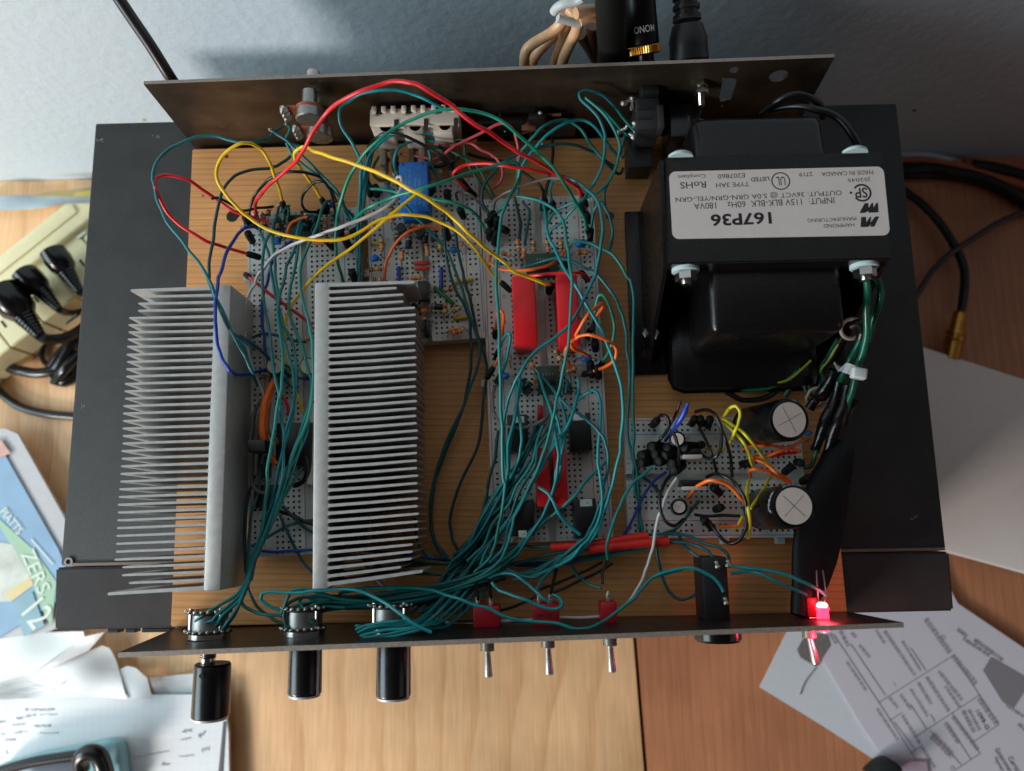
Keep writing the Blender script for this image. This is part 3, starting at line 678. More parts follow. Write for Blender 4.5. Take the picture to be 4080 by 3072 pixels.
# black push switch
x0_ = PC('X', 375, 240, 46); x1_ = PC('X', 640, 700, 46)
ps = thing('push_switch', 'black push switch body standing behind the front plate on the right', 'push switch', ((x0_.x + x1_.x) / 2, x1_.y, ZB + 10))
bm = B(); b3(bm, x0_.x + .5, x1_.x - 1, py_front(x0_.x) + .3, x0_.y, 30, 47, 1.0); obj('switch_body', bm, m_black, ps, 30)
bm = B(); a = PC('X', 455, 840, 47); q = PC('X', 648, 925, 44); lathe(bm, ((a.x + q.x) / 2, py_front(a.x) - 2, 39), (0, -1, 0), [(0, 10.0), (abs(q.y - py_front(a.x)) - 3, 10.0), (abs(q.y - py_front(a.x)) - 2, 9.4)], 32); obj('push_button', bm, m_blackgl, ps, 30)
for (lx_, ly_) in ((515, 300), (608, 290), (585, 590)):
    l_ = PC('X', lx_, ly_, 48); bm = B(); box(bm, l_ + V((0, 0, -.5)), (1.4, 3.0, 2.0), rz(.2), .3); lathe(bm, l_ + V((.2, -1, -.4)), (0, .2, 1), [(0, .7), (.8, 1.2), (1.5, .5)], 8); obj('solder_lug', bm, m_solder, ps, 30)
# ================================================================== REAR CONNECTORS
m_cream = mat('cream_plastic', (214, 200, 186), .45, var=.04, vscale=150)
m_creamd = mat('brown_contact', (110, 88, 72), .5)
def rear_pot(label, fx, fy_, yw, r, L):
    c = PY(*cp('A', fx, fy_), yw); root = thing('potentiometer', label, 'potentiometer', (c.x, yw, c.z - r), 'metal cased potentiometers on the rear plate')
    bm = B(); lathe(bm, (c.x, yw, c.z), (0, 1, 0), [(0, r * .9), (.4, r), (L * .55, r)], 28); obj('metal_can', bm, mat('pot_metal', (150, 150, 148), .3, .9, var=.2, vscale=400), root, 30)
    bm = B(); lathe(bm, (c.x, yw + L * .55, c.z), (0, 1, 0), [(0, r * 1.02), (1.4, r * 1.02)], 28); obj('wafer', bm, mat('red_phenolic', (150, 74, 46), .5), root, 30)
    bm = B(); lathe(bm, (c.x, yw + L * .55 + 1.4, c.z), (0, 1, 0), [(0, r * .8), (1, r * .8), (1.01, 3.4), (L, 3.4)], 24); obj('bushing', bm, mat('pot_metal', (150, 150, 148), .3, .9), root, 30)
    bm = B(); b3(bm, c.x - r - 4.5, c.x - r * .5, yw + L * .55, yw + L * .55 + 1.3, c.z - 3.5, c.z + 3.5, .3); obj('terminal_strip', bm, mat('red_phenolic', (150, 74, 46), .5), root)
    for k in range(3):
        q = V((c.x - r - 4.6, yw + L * .55 - .6 - k * .2, c.z + 3 - k * 3)); bm = B(); lathe(bm, q, (-.3, -1, .2), [(-2, .8), (-.5, 2.0), (1.2, 1.5), (2.6, .5)], 9); obj('solder_tag', bm, m_solder, root, 30)
    return root
def Yr(px, py): return onrear(px, py)
rear_pot('upper metal potentiometer on the rear plate with soldered tags', 1062, 358, 79, 5.9, 8)
rear_pot('lower metal potentiometer on the rear plate just above the pine board', 1150, 505, 80, 6.1, 8)
c = PY(1243, 290, 106); bm = B(); cyl(bm, (c.x, 98.5, c.z - 2.6), (c.x, 108, c.z - 2.6), 3.0, n=20)
obj('control_shaft', bm, mat('pink_shaft', (200, 186, 186), .3, .6), smooth=30, label='short pinkish metal shaft sticking out behind the rear plate towards the wall', cat='shaft')
# phono socket block
ps_ = thing('phono_socket_block', 'cream plastic block of three phono sockets mounted on the rear plate', 'socket block', (-40, 86, 30))
BZ = 50.0
xa, xb = PC('A', 1545, 300, BZ).x, PC('B', 258, 300, BZ).x
yt, yb2 = PC('A', 1600, 235, BZ).y, PC('A', 1600, 440, BZ).y
yt = min(yt, 92.5)
bm = B(); b3(bm, xa, xb, yb2 + 3, yt, 33, BZ - .6, .6); ub = obj('housing', bm, m_cream, ps_, 30)
n3 = 3; wj = (xb - xa) / n3
for k in range(n3):
    xc = xa + wj * (k + .42)
    bm = B(); lathe(bm, (xc + 1.2, yb2 + 3.4, 31), (0, 0, 1), [(0, wj * .24), (BZ - 34, wj * .24), (BZ - 33.5, wj * .2)], 24); obj('barrel', bm, m_cream, ps_, 30)
    bm = B(); b3(bm, xc - wj * .30, xc + wj * .34, yb2 - 1.0, yb2 + 3.6, 30, BZ - 2.5, .5); obj('front_step', bm, m_cream, ps_, 30)
    for sx in (-.34, -.02, .3):
        bm = B(); b3(bm, xc + wj * sx, xc + wj * (sx + .16), yt - 2.6, yt + .4, BZ - 1.5, BZ + 1.3, .4); obj('clip', bm, m_cream, ps_, 30)
    bm = B(); b3(bm, xc - 3, xc, yt - 3.2, yt + .5, BZ - .4, BZ + .5, .2); obj('slot', bm, m_black, ps_)
    bm = B(); b3(bm, xc + wj * .40, xc + wj * .54, yb2 - .5, yb2 + 5.5, BZ - .7, BZ - .3, .05); obj('window', bm, mat('dark_recess', (48, 36, 28), .7), ps_)
    bm = B(); b3(bm, xc - wj * .3, xc - wj * .12, yb2 + 7.5, yt - 3.5, BZ - .65, BZ - .35, .05); obj('recess', bm, mat('tan_recess', (150, 124, 100), .7), ps_)
    for q in range(2):
        bm = B(); b3(bm, xc - 4 + q * 5.0, xc - 1 + q * 5.0, yb2 - 9, yb2 - 1, 24 + q, 34, .5); obj('contact_carrier', bm, m_creamd if (q + k) % 2 else mat('aged_cream', (168, 158, 138), .5), ps_, 30)
        bm = B(); lathe(bm, (xc - 2.5 + q * 5.0, yb2 - 9.6 - q, 27), (0, -1, .3), [(-1.5, .7), (.2, 1.5), (1.6, 1.1), (2.6, .4)], 9); obj('solder_tag', bm, m_solder, ps_, 30)
# black phono pair
pb = thing('output_socket_pair', 'black output sockets with brown phenolic strips on the dark middle of the rear plate', 'socket pair', (20, 88, 22))
def rbox(crop, x0, y0, x1, y1, zt, zb, name, m, par, bevel=.4):
    a = PC(crop, x0, y0, zt); q = PC(crop, x1, y1, zt); bm = B(); b3(bm, a.x, q.x, q.y, min(a.y, 93.2), zb, zt, bevel); return obj(name, bm, m, par, 30)
rbox('R', 0, 560, 520, 800, 38, 24, 'housing', m_black, pb); rbox('R', 560, 420, 760, 760, 42, 22, 'housing', m_black, pb, 1)
rbox('R', 760, 620, 1100, 800, 36, 22, 'housing', m_black, pb)
m_br = mat('brown_phenolic', (122, 78, 54), .5)
rbox('R', 490, 650, 650, 870, 36, 34.6, 'phenolic_strip', m_br, pb, .1); rbox('R', 780, 630, 930, 690, 39, 37, 'phenolic_strip', m_br, pb, .1)
rbox('R', 440, 760, 920, 800, 33, 31.8, 'phenolic_strip', m_br, pb, .1)
p = PC('R', 700, 670, 44); bm = B(); lathe(bm, p + V((0, 0, -2)), (0, -.4, 1), [(0, 1.2), (1.2, .9), (1.5, .3)], 10); obj('solder_blob', bm, m_solder, pb, 30)
for (x, y) in ((255, 712), (720, 1030), (310, 893)):
    p = PC('R', x, y, 36); bm = B(); lathe(bm, p, (0, 0, 1), [(0, .6), (.4, .2)], 8); obj('solder_blob', bm, m_solder, pb)
bm = B(); tube(bm, [PC('R', x, y, z) for x, y, z in ((760, 700, 38), (758, 745, 36), (735, 758, 34))], .4, 6); obj('contact_wire', bm, m_lead, pb)
bm = B(); tube(bm, [PC('R', x, y, z) for x, y, z in ((500, 920, 30), (620, 885, 32), (740, 880, 33), (790, 920, 30))], .45, 6); obj('contact_wire', bm, m_lead, pb)
# jack sockets
j1 = thing('jack_socket', 'upper black jack socket at the top right of the rear plate with bent silver tags', 'jack socket', (72, 90, 40), 'black jack sockets')
rbox('R', 1745, 360, 2030, 860, 52, 32, 'housing', mat('socket_charcoal', (40, 40, 42), .55, bump=.3, bscale=1500), j1, .6); rbox('R', 1800, 290, 2010, 350, 55, 40, 'collar', m_black, j1, 1.0)
for y in (640, 745): rbox('R', 1775, y, 1945, y + 12, 52.5, 51.6, 'rib', m_black, j1, .1)
rbox('R', 1985, 600, 2070, 850, 53.2, 45, 'side_rail', mat('socket_charcoal', (40, 40, 42), .55), j1, .4)
j2 = thing('jack_socket', 'lower black jack socket resting above the bare pine by the transformer', 'jack socket', (66, 80, 20), 'black jack sockets')
rbox('R', 1655, 885, 1935, 1285, 34, 20, 'housing', m_black, j2, .5); 
for jj, pts in ((j1, ((1620, 580, 50), (1690, 545, 50), (1722, 530, 51))), (j1, ((1715, 530, 50), (1715, 600, 49), (1705, 660, 47))), (j1, ((1745, 800, 46), (1725, 860, 45))), (j2, ((1560, 900, 40), (1640, 865, 41), (1660, 830, 42))), (j2, ((1590, 1165, 28), (1625, 1150, 28), (1640, 1135, 29))), (j2, ((1730, 950, 40), (1680, 915, 40)))):
    bm = B(); tube(bm, [PC('R', *q) for q in pts], .9, 6, curve=False); lathe(bm, PC('R', *pts[0]), (0, 0, 1), [(-1, .8), (0, 1.7), (1, .6)], 9); obj('solder_lug', bm, m_solder, jj, 30)
# black block and mounting bolt right of the jacks
bm = B(); p = PC('R', 2130, 300, 44); b3(bm, 84, 99, 76, 93.5, 24, 46, 1.0); obj('fuse_holder', bm, m_blackgl, smooth=30, label='small glossy black block on the rear plate between jack sockets and transformer', cat='fuse holder')
pb0 = onrear(2790, 330); bolt_t = thing('mounting_bolt', 'bright threaded bolt with two hex nuts pointing inwards from the rear plate', 'bolt', pb0)
bm = B(); hexnut(bm, pb0 + V((0, 0, 0)), (0, -1, -.0), 3.6, 2.6); obj('nut', bm, m_steel, bolt_t)
bm = B(); hexnut(bm, pb0 + V((0, -3.2, 0)), (0, -1, 0), 3.3, 2.8); obj('nut', bm, m_steel, bolt_t)
bm = B(); prof = []
for i in range(26): prof += [(i * .45, 1.6), (i * .45 + .22, 1.4)]
lathe(bm, pb0, (0, -1, 0), prof, 12); obj('thread', bm, m_steel, bolt_t, 15)
# ================================================================== PARTS ON THE BREADBOARDS
m_pcb = mat('green_adapter_board', (22, 62, 40), .35, var=.15, vscale=500)
m_film = mat('film_capacitor_red', (196, 26, 34), .32, spec=.4, var=.05, vscale=200)
m_relay = mat('relay_blue', (20, 104, 184), .38, var=.04)
for lbl, x0, y0, x1, y1, zt in (('large red film capacitor left of the board channel with a yellow lead beside it', 680, -5, 880, 545, 46.5), ('large red film capacitor right of the channel, beneath crossing teal wires', 1032, -18, 1222, 540, 46.5),
        ('slim red film capacitor, left one of the touching lower pair', 864, 1370, 992, 1840, 42), ('slim red film capacitor, right one of the touching lower pair', 1006, 1368, 1128, 1840, 42)):
    bx('D', x0, y0, x1, y1, zt, 26.8, 'film_capacitor', m_film, None, 1.0, math.radians(1.2), label=lbl, cat='capacitor', group='red film capacitors on the breadboard')
bx('D', 882, 1025, 928, 1145, 32, 27, 'wire_link', m_film, None, .8, label='short fat red insulated link above the lower black relays', cat='wire link')
bx('D', 998, 1018, 1020, 1060, 31, 27, 'wire_link', m_film, None, .5, label='tiny red insulated link half hidden under the teal wires', cat='wire link')
m_rel = mat('relay_black', (14, 14, 16), .35)
for lbl, x0, y0, x1, y1, l0, l1, l2, l3, c in (('black signal relay with grey label, left upper one between the red capacitors', 642, 1105, 812, 1398, 702, 1118, 778, 1168, 'D'), ('black signal relay with bare white label, right upper one', 1135, 1092, 1318, 1392, 1165, 1094, 1262, 1148, 'D'),
        ('black signal relay at the lower left of the long board, label at its near end', 662, 385, 860, 670, 732, 628, 798, 682, 'F'), ('black signal relay at the lower right of the long board, label at its far end', 1168, 376, 1362, 690, 1220, 378, 1320, 434, 'F')):
    a = PC(c, x0, y0, 38); q = PC(c, x1, y1, 38); root = thing('signal_relay', lbl, 'relay', ((a.x + q.x) / 2, (a.y + q.y) / 2, 26.6), 'black signal relays')
    bx(c, x0, y0, x1, y1, 38, 26.8, 'case', m_rel, root, .5, math.radians(1.2)); lb_ = bx(c, l0, l1, l2, l3, 38.15, 38.02, 'sticker', mat('pale_sticker', (196, 204, 200), .5), root, .05, math.radians(1.2))
    label_on(lb_, 'II', c, (l0 + l2) / 2 + 12, (l1 + l3) / 2, None, 18, 38.2, m_ink, math.pi / 2)
# blue relay
a = PC('Q', 707, 165, 41.5); q = PC('Q', 1128, 902, 41.5)
rl = thing('blue_relay', 'bright blue power relay standing on the half length breadboard, printed in grey', 'relay', ((a.x + q.x) / 2, (a.y + q.y) / 2, 26.6))
bm = B(); b3(bm, a.x, q.x, q.y, a.y, 26.8, 41.5, .7, math.radians(1.5)); case = obj('case', bm, m_relay, rl, 30)
for s, cx, cy, w_, h_ in (('SRD-12VDC-SL-C', 850, 530, 560, 34), ('5A 125VAC  28VDC', 935, 600, 420, 28), ('3A 125VAC 28VDC', 1000, 600, 420, 28), ('C', 985, 255, None, 34), ('FV', 1068, 785, 70, 34), ('SONGLE RELAY', 795, 560, 480, 30)):
    label_on(case, s, 'Q', cx, cy, w_, h_, 41.55, mat('relay_print', (120, 160, 190), .6), math.pi / 2)
for (x, y) in ((757, 205), (1050, 190)):
    bm = B(); c = PC('Q', x, y, 41.5); lathe(bm, c + V((0, 0, -.1)), (0, 0, 1), [(0, .9), (.12, .9)], 14); obj('dimple', bm, mat('relay_dark', (12, 60, 120), .5), case)
# adapter boards with chips
for lbl, c, x0, y0, x1, y1 in (('small green adapter board on the left breadboard under an orange wire', 'A', 895, 1112, 1130, 1285), ('small green adapter board just above the two large red capacitors', 'B', 790, 1422, 1050, 1600), ('small green adapter board just below the two large red capacitors', 'D', 880, 716, 1060, 940)):
    a = PC(c, x0, y0, 32); q = PC(c, x1, y1, 32); root = thing('adapter_board', lbl, 'circuit board', ((a.x + q.x) / 2, (a.y + q.y) / 2, 26.6), 'green chip adapter boards')
    bx(c, x0, y0, x1, y1, 32, 30.6, 'green_board', m_pcb, root, .1, math.radians(1.5)); cx, cy = (x0 + x1) / 2, (y0 + y1) / 2
    bx(c, cx - 52, cy - 36, cx + 52, cy + 36, 33.8, 32, 'chip', m_rel, root, .2, math.radians(1.5))
    for k in range(4):
        for s in (-1, 1): bx(c, cx - 42 + k * 24, cy + s * 44 - 9, cx - 34 + k * 24, cy + s * 44 + 9, 32.7, 32, 'pin', m_lead, root, .05)
    for s in (-1, 1): bx(c, x0 + 8, cy + s * (y1 - y0) * .42 - 8, x1 - 8, cy + s * (y1 - y0) * .42 + 8, 30.5, 26.7, 'header', m_black, root, .1)
# ---- resistors, diodes, small capacitors
m_tan = mat('resistor_tan', (206, 160, 112), .45); m_tan2 = mat('resistor_pale_tan', (196, 168, 128), .45)
BC = dict(r=mat('band_red', (190, 52, 40), .5), o=mat('band_orange', (226, 112, 44), .5), k=mat('band_black', (30, 24, 22), .5), n=mat('band_brown', (96, 52, 30), .5), y=mat('band_yellow', (214, 176, 60), .5), g=mat('band_gold', (170, 130, 60), .35, .6), b=mat('band_blue', (40, 80, 160), .5))
RES_N = [0]
def smallpart(kind, label, c, x0, y0, x1, y1, z=30.0, bands='noog', m=None, r=1.15, group=None):
    p = PC(c, x0, y0, z); q = PC(c, x1, y1, z); d = (q - p); L = d.length; d = d.normalized()
    root = thing(kind, label, {'resistor': 'resistor', 'diode': 'diode', 'capacitor': 'capacitor'}[kind.split('_')[-1]], (p + q) / 2 - V((0, 0, r)), group)
    if kind == 'resistor':
        bm = B(); lathe(bm, p, d, [(0, r * .5), (.3, r * .98), (1.1, r * 1.08), (1.6, r * .86), (L - 1.6, r * .86), (L - 1.1, r * 1.08), (L - .3, r * .98), (L, r * .5)], 14); obj('body', bm, m or m_tan, root, 40)
        for i, ch in enumerate(bands):
            t = [0.16, .36, .52, .84][i] * L; rr = r * (1.11 if i in (0, 3) else .9); bm = B(); lathe(bm, p + d * (t - .28), d, [(0, rr), (.56, rr)], 14); obj('colour_band', bm, BC[ch], root, 40)
    elif kind == 'diode':
        bm = B(); lathe(bm, p, d, [(0, r), (L, r)], 16); obj('body', bm, m_black, root, 30); bm = B(); lathe(bm, p + d * .6, d, [(0, r * 1.02), (.8, r * 1.02)], 16); obj('cathode_band', bm, mat('grey_band', (140, 140, 138), .5), root)
    else:
        bm = B(); lathe(bm, p, d, [(0, r * .5), (L * .2, r), (L * .8, r), (L, r * .5)], 14); obj('body', bm, m or m_relay, root, 50)
    for (e, s) in ((p, -1), (q, 1)):
        o_ = e + d * (s * 1.3); h = V((d.x, d.y, 0)) * s
        bm = B(); tube(bm, [e, o_ , o_ + h * .7 + V((0, 0, -1.2)), V((o_.x + h.x, o_.y + h.y, 25.2))], .28, 6, 1.0); obj('lead', bm, m_lead, root)
    return root
R1 = 'resistors on the half length breadboard'; R2 = 'resistors on the long right breadboard'; R3 = 'resistors on the left breadboard'
for lbl, c, x0, y0, x1, y1, bd, g in (
    ('resistor with red stripe at the upper left of the half board by the white wire', 'Q', 580, 800, 590, 1070, 'nrko', R1), ('upright resistor crossing the short yellow link', 'Q', 440, 1290, 445, 1480, 'ykog', R1), ('resistor below the orange arch at board left', 'Q', 750, 1460, 740, 1625, 'noog', R1),
    ('resistor right of centre channel under the blue relay', 'Q', 1105, 1375, 1125, 1555, 'koog', R1), ('tan resistor under the blue relay front edge', 'Q', 880, 1095, 1050, 1110, 'ornr', R1), ('orange resistor at the right rail of the half board', 'Q', 1590, 1360, 1640, 1380, 'oooo', R1), ('resistor hidden by the teal pair on half board', 'Q', 1300, 1370, 1320, 1460, 'oorg', R1),
    ('horizontal resistor at the left rail, third row of parts', 'A', 1535, 1550, 1630, 1540, 'nkgg', R1), ('slanted resistor just above the right heatsink corner', 'C', 1470, 22, 1560, 8, 'oogo', R1), ('resistor at right rail beside the green link', 'C', 1750, 105, 1845, 98, 'ykor', R1),
    ('upright resistor right of the black diode', 'C', 1745, 212, 1738, 300, 'onky', R1), ('resistor with green tint near the right rail', 'C', 1800, 290, 1872, 248, 'nkyg', R1), ('lower orange resistor of the touching pair at bottom right of the half board', 'C', 1772, 438, 1860, 410, 'oooy', R1), ('second orange resistor of the bottom right pair', 'C', 1800, 458, 1888, 432, 'orno', R1),
    ('resistor end poking out beside the heatsink tips', 'C', 1565, 345, 1610, 348, 'oggn', R1), ('small resistor over the first chip', 'C', 1562, 110, 1600, 112, 'oooo', R1), ('resistor partly hidden behind the heatsink corner above', 'C', 1165, 28, 1250, 30, 'nkgr', R1), ('resistor below the first chip by the red link', 'C', 1550, 280, 1600, 275, 'ogno', R1),
    ('first of four upright resistors above the green adapter', 'B', 722, 1305, 736, 1402, 'ookr', R2), ('resistor slightly below the row of four', 'B', 778, 1378, 770, 1462, 'yoro', R2), ('second of four upright resistors above the adapter', 'B', 852, 1318, 852, 1412, 'oknr', R2), ('third upright resistor, touched by a teal wire', 'B', 962, 1316, 970, 1412, 'oknr', R2), ('fourth upright resistor by the orange wire', 'B', 1070, 1320, 1072, 1400, 'oonk', R2),
    ('horizontal resistor at the left rail beside the yellow wire', 'B', 596, 1415, 672, 1438, 'grry', R2), ('horizontal resistor at the right rail under the blue disc', 'B', 1196, 1414, 1286, 1412, 'gryo', R2),
    ('slanted striped resistor below the right red capacitor', 'D', 1020, 588, 1070, 668, 'ykky', R2), ('small resistor below the left red capacitor', 'D', 652, 630, 662, 680, 'ykyy', R2), ('resistor above the lower green adapter at left', 'D', 820, 650, 852, 735, 'ykyr', R2), ('resistor across the lower green adapter left edge', 'D', 862, 808, 898, 888, 'yrry', R2), ('slanted resistor near the second blue disc', 'D', 1120, 778, 1192, 722, 'ygrr', R2), ('small resistor under the lower green adapter', 'D', 1040, 900, 1060, 862, 'oygn', R2),
    ('dim resistor below the left upper black relay', 'D', 690, 1402, 768, 1400, 'yrng', R2), ('striped resistor below the right upper black relay', 'D', 1212, 1384, 1318, 1378, 'gnyr', R2), ('copper resistor at the lowest row of the long board', 'F', 715, 712, 760, 700, 'onro', R2),
    ('tall tan resistor with two red bands on the left board', 'A', 1195, 1135, 1185, 1240, 'yrrn', R3), ('short resistor under the orange wire on left board', 'A', 1050, 1200, 1048, 1245, 'ygny', R3), ('red banded resistor among the dark wires at left', 'A', 820, 1170, 835, 1250, 'rkry', R3), ('small resistor at the top left corner of the left board', 'A', 738, 1075, 735, 1120, 'ogrn', R3), ('red looped resistor at the extreme corner', 'A', 690, 1110, 705, 1150, 'rrro', R3),
    ('brown resistor above the left green ringed capacitor', 'C', 215, 560, 300, 570, 'nyng', R3), ('olive resistor beside the heatsink edge', 'C', 625, 510, 680, 492, 'gyng', R3), ('dark resistor under the left green ringed capacitor', 'C', 285, 795, 370, 825, 'rnrn', R3)):
    smallpart('resistor', lbl, c, x0, y0, x1, y1, 30.5, bd, m_tan if 'o' in bd else m_tan2, 1.2, g)
for lbl, c, x0, y0, x1, y1 in (('upright black diode under the blue relay, left one', 'Q', 845, 1285, 835, 1430), ('upright black diode under the blue relay, middle one', 'Q', 1090, 1215, 1075, 1360), ('upright black diode under the blue relay, right one', 'Q', 1215, 1200, 1210, 1320), ('thick black diode lying right of the chips', 'C', 1640, 240, 1725, 248), ('black diode left of the relay base', 'Q', 660, 1240, 690, 1380)):
    smallpart('diode', lbl, c, x0, y0, x1, y1, 31, '', None, 1.55, 'black diodes on the half length breadboard')
for lbl, c, x0, y0, x1, y1, r in (('small blue capacitor at the left rail of the half board', 'Q', 278, 1595, 410, 1575, 1.6), ('small blue capacitor at the right rail of the half board', 'Q', 1450, 1460, 1550, 1465, 1.6), ('blue disc capacitor right of the green adapter', 'B', 1190, 1350, 1275, 1330, 1.9), ('blue disc capacitor left of the green adapter', 'B', 570, 1490, 640, 1480, 1.7), ('blue disc capacitor below the right red capacitor', 'D', 1230, 655, 1315, 655, 2.0),
        ('blue disc capacitor by the left rail below red parts', 'D', 600, 798, 658, 796, 1.5), ('tiny blue bead capacitor at the top of the left board', 'A', 1225, 1030, 1250, 1030, 1.7), ('dark blue bead capacitor on the left board', 'A', 792, 1320, 838, 1318, 1.9), ('blue capacitor tip at the left board corner', 'A', 545, 1200, 585, 1195, 1.7), ('pale blue sleeve at the right of the big capacitor', 'G', 1640, 430, 1648, 470, 1.4)):
    smallpart('disc_capacitor', lbl, c, x0, y0, x1, y1, 31.5, '', m_relay, r, 'small blue capacitors')
for lbl, c, x, y, r, s in (('round black transistor left of the blue relay foot', 'Q', 728, 1135, 2.4, 1), ('black transistor lying in front of the relay', 'Q', 1000, 1190, 2.6, 1), ('round black part below the green adapter', 'D', 795, 900, 2.3, 1)):
    p = PC(c, x, y, 33); bm = B(); lathe(bm, V((p.x, p.y, 28.5)), (0, 0, 1), [(0, r), (4.6, r), (4.8, r * .9)], 20)
    obj('transistor', bm, m_rel, smooth=30, label=lbl, cat='transistor', group='black transistors')
# chips
for lbl, x0, y0, x1, y1 in (('black chip tucked behind the tip of the topmost long fin', 1530, 38, 1612, 190), ('black chip beside the middle fin tips of the right heatsink', 1582, 345, 1622, 480), ('black chip corner between the two chips, mostly hidden by fins', 1475, 215, 1515, 248)):
    a = PC('C', x0, y0, 32); root = thing('dip_chip', lbl, 'chip', (a.x + 4, a.y - 7, 26.6), 'black chips by the right heatsink')
    bx('C', x0, y0, x1, y1, 32, 28, 'package', m_rel, root, .3)
    n = max(1, int((y1 - y0) / 22))
    for k in range(n): yk_ = y0 + 14 + k * 21.6; bx('C', x1 + 2, yk_ - 4, x1 + 12, yk_ + 4, 30.8, 26.7, 'pin', m_lead, root, .05)
# straight jumper links lying on the boards
m_lk = dict(red=mat('link_red', (216, 60, 42), .4), blue=mat('link_blue', (28, 66, 168), .4), yellow=mat('link_yellow', (206, 176, 46), .4), green=mat('link_green', (42, 122, 44), .4), brown=mat('link_brown', (120, 60, 30), .4))
for col, lbl, c, x0, y0, x1, y1 in (('red', 'upper of two short red links across the channel of the half board', 'A', 1915, 1498, 2005, 1498), ('red', 'lower of two short red links across the channel of the half board', 'A', 1918, 1541, 2010, 1540), ('blue', 'left short upright blue link on the half board', 'A', 1778, 1535, 1780, 1640), ('blue', 'longer upright blue link near the right rail', 'C', 1716, -60, 1716, 112),
        ('yellow', 'upper yellow link to the right rail of the half board', 'C', 1822, 46, 1958, 28), ('yellow', 'lower yellow link to the right rail of the half board', 'C', 1830, 335, 1920, 325), ('green', 'slanting green link right of the chips', 'C', 1668, 95, 1805, 215), ('red', 'short red link beside the fin tips', 'C', 1552, 262, 1618, 260), ('yellow', 'yellow link at the left rail of the half board', 'A', 1575, 1335, 1660, 1345)):
    p, q = PC(c, x0, y0, 28), PC(c, x1, y1, 28); d = (q - p).normalized()
    root = thing('wire_link', lbl, 'wire link', (p + q) / 2, 'flat wire links on the half length breadboard')
    bm = B(); tube(bm, [p - d * .4 + V((0, 0, -.5)), p + d * .4, q - d * .4, q + d * .4 + V((0, 0, -.5))], .95, 8, 1); obj('insulation', bm, m_lk[col], root, 60)
    bm = B(); tube(bm, [p - d * .3, p - d * 1.0 + V((0, 0, -.6)), p - d * 1.1 + V((0, 0, -3))], .3, 6, 1); obj('bare_end', bm, m_lead, root)
# ================================================================== CAPACITORS ON THE SIDEWAYS BOARD
m_sleeve = mat('capacitor_sleeve', (8, 8, 9), .26, spec=.35); m_captop = mat('capacitor_top', (206, 192, 184), .5, .35, var=.03)
m_band = mat('sleeve_band', (96, 100, 108), .35); m_groove = mat('vent_groove', (120, 110, 104), .5, .3)
def ecap(label, tx, ty, rt, R_, bx_, by_, zt, group, marks=True, ang=0., c='G', sleeve=m_sleeve, base=26.8):
    t = PC(c, tx, ty, zt); b_ = PC(c, bx_, by_, base); d = (t - b_); L = d.length; d = d.normalized()
    root = thing('electrolytic_capacitor', label, 'capacitor', b_, group)
    bm = B(); lathe(bm, b_, d, [(0, R_ * .97), (1.0, R_), (2.5, R_), (3.2, R_ * .94), (4.0, R_), (L - .8, R_), (L - .2, R_ * .965), (L, R_ * .9), (L + .05, rt * .98)], 48, False); bm.faces.new([v for v in bm.verts[:48]][::-1]) ; sl = obj('sleeve', bm, sleeve, root, 40)
    bm = B(); lathe(bm, b_ + d * (L - .35), d, [(0, rt * 1.0), (.4, rt * .99), (.45, rt * .5)], 40); tp = obj('metal_top', bm, m_captop, root, 40)
    u, v, _ = frame(d)
    for k in range(2):
        a = ang + k * math.pi / 2; e = (u * math.cos(a) + v * math.sin(a)); f = e.cross(d); z0 = b_ + d * (L + .13); w_ = rt * .016 + .02
        bm = B(); quadN(bm, [z0 + e * rt * .8 + f * w_, z0 - e * rt * .8 + f * w_, z0 - e * rt * .8 - f * w_, z0 + e * rt * .8 - f * w_]); obj('vent_score', bm, m_groove, tp)
    if marks:
        # minus stripe near the far side with grey patches on shoulder
        for a0, a1 in ((64, 80), (82, 92), (94, 104), (106, 118)):
            bm = B(); n = 5
            for i in range(n):
                s0 = math.radians(a0 + (a1 - a0) * i / n); s1_ = math.radians(a0 + (a1 - a0) * (i + 1) / n)
                f_ = lambda s, r, h: b_ + d * h + V((math.cos(s), math.sin(s), 0)) * r
                for (r0, h0, r1, h1) in ((R_ * .915, L + .02, R_ * .985, L - .18), (R_ + .04, L - .8, R_ + .04, L - 5)):
                    if h1 < L - 4 and (a0 not in (82, 94)): continue
                    quadN(bm, [f_(s0, r0, h0), f_(s0, r1, h1), f_(s1_, r1, h1), f_(s1_, r0, h0)])
            obj('polarity_stripe', bm, m_band, sl)
        for (s, a, r) in (('25V', 152, R_ + .06), ('4700uF', 168, R_ + .06), ('105C', 30, R_ + .06), ('85', -20, R_ + .06)):
            bm = B(); aa = math.radians(a)
            text_bm(bm, s, lambda p_, q_: b_ + d * (L - 2.8 - q_ * -1.0) + V((math.cos(aa + p_ / r), math.sin(aa + p_ / r), 0)) * r, None, 2.2, bold=.02); obj('printed_text', bm, mat('sleeve_print', (150, 156, 160), .5), sl)
    return root
ecap('big black electrolytic capacitor with cross scored top, the upper of the pair near the transformer', 1490, 345, 7.3, 8.9, 1175, 400, 64, 'big electrolytic capacitors', True, math.radians(72))
ecap('big black electrolytic capacitor with cross scored top, the lower of the pair near the front', 1527, 1032, 7.5, 9.1, 1275, 1060, 64, 'big electrolytic capacitors', True, 0.)
ecap('small black electrolytic capacitor crossed by a black wire', 598, 500, 2.7, 3.6, 590, 520, 42, 'small black electrolytic capacitors', False, 2.2)
ecap('small black electrolytic capacitor ringed by black wires lower on the sideways board', 612, 1040, 2.6, 3.6, 600, 1042, 42, 'small black electrolytic capacitors', False, .2)
m_gs = mat('green_sleeve', (26, 120, 40), .4)
ecap('green ringed capacitor on the left board, the one further from the right heatsink', 388, 718, 3.3, 3.9, 390, 730, 40, 'green sleeved capacitors', False, .4, 'C', m_gs)
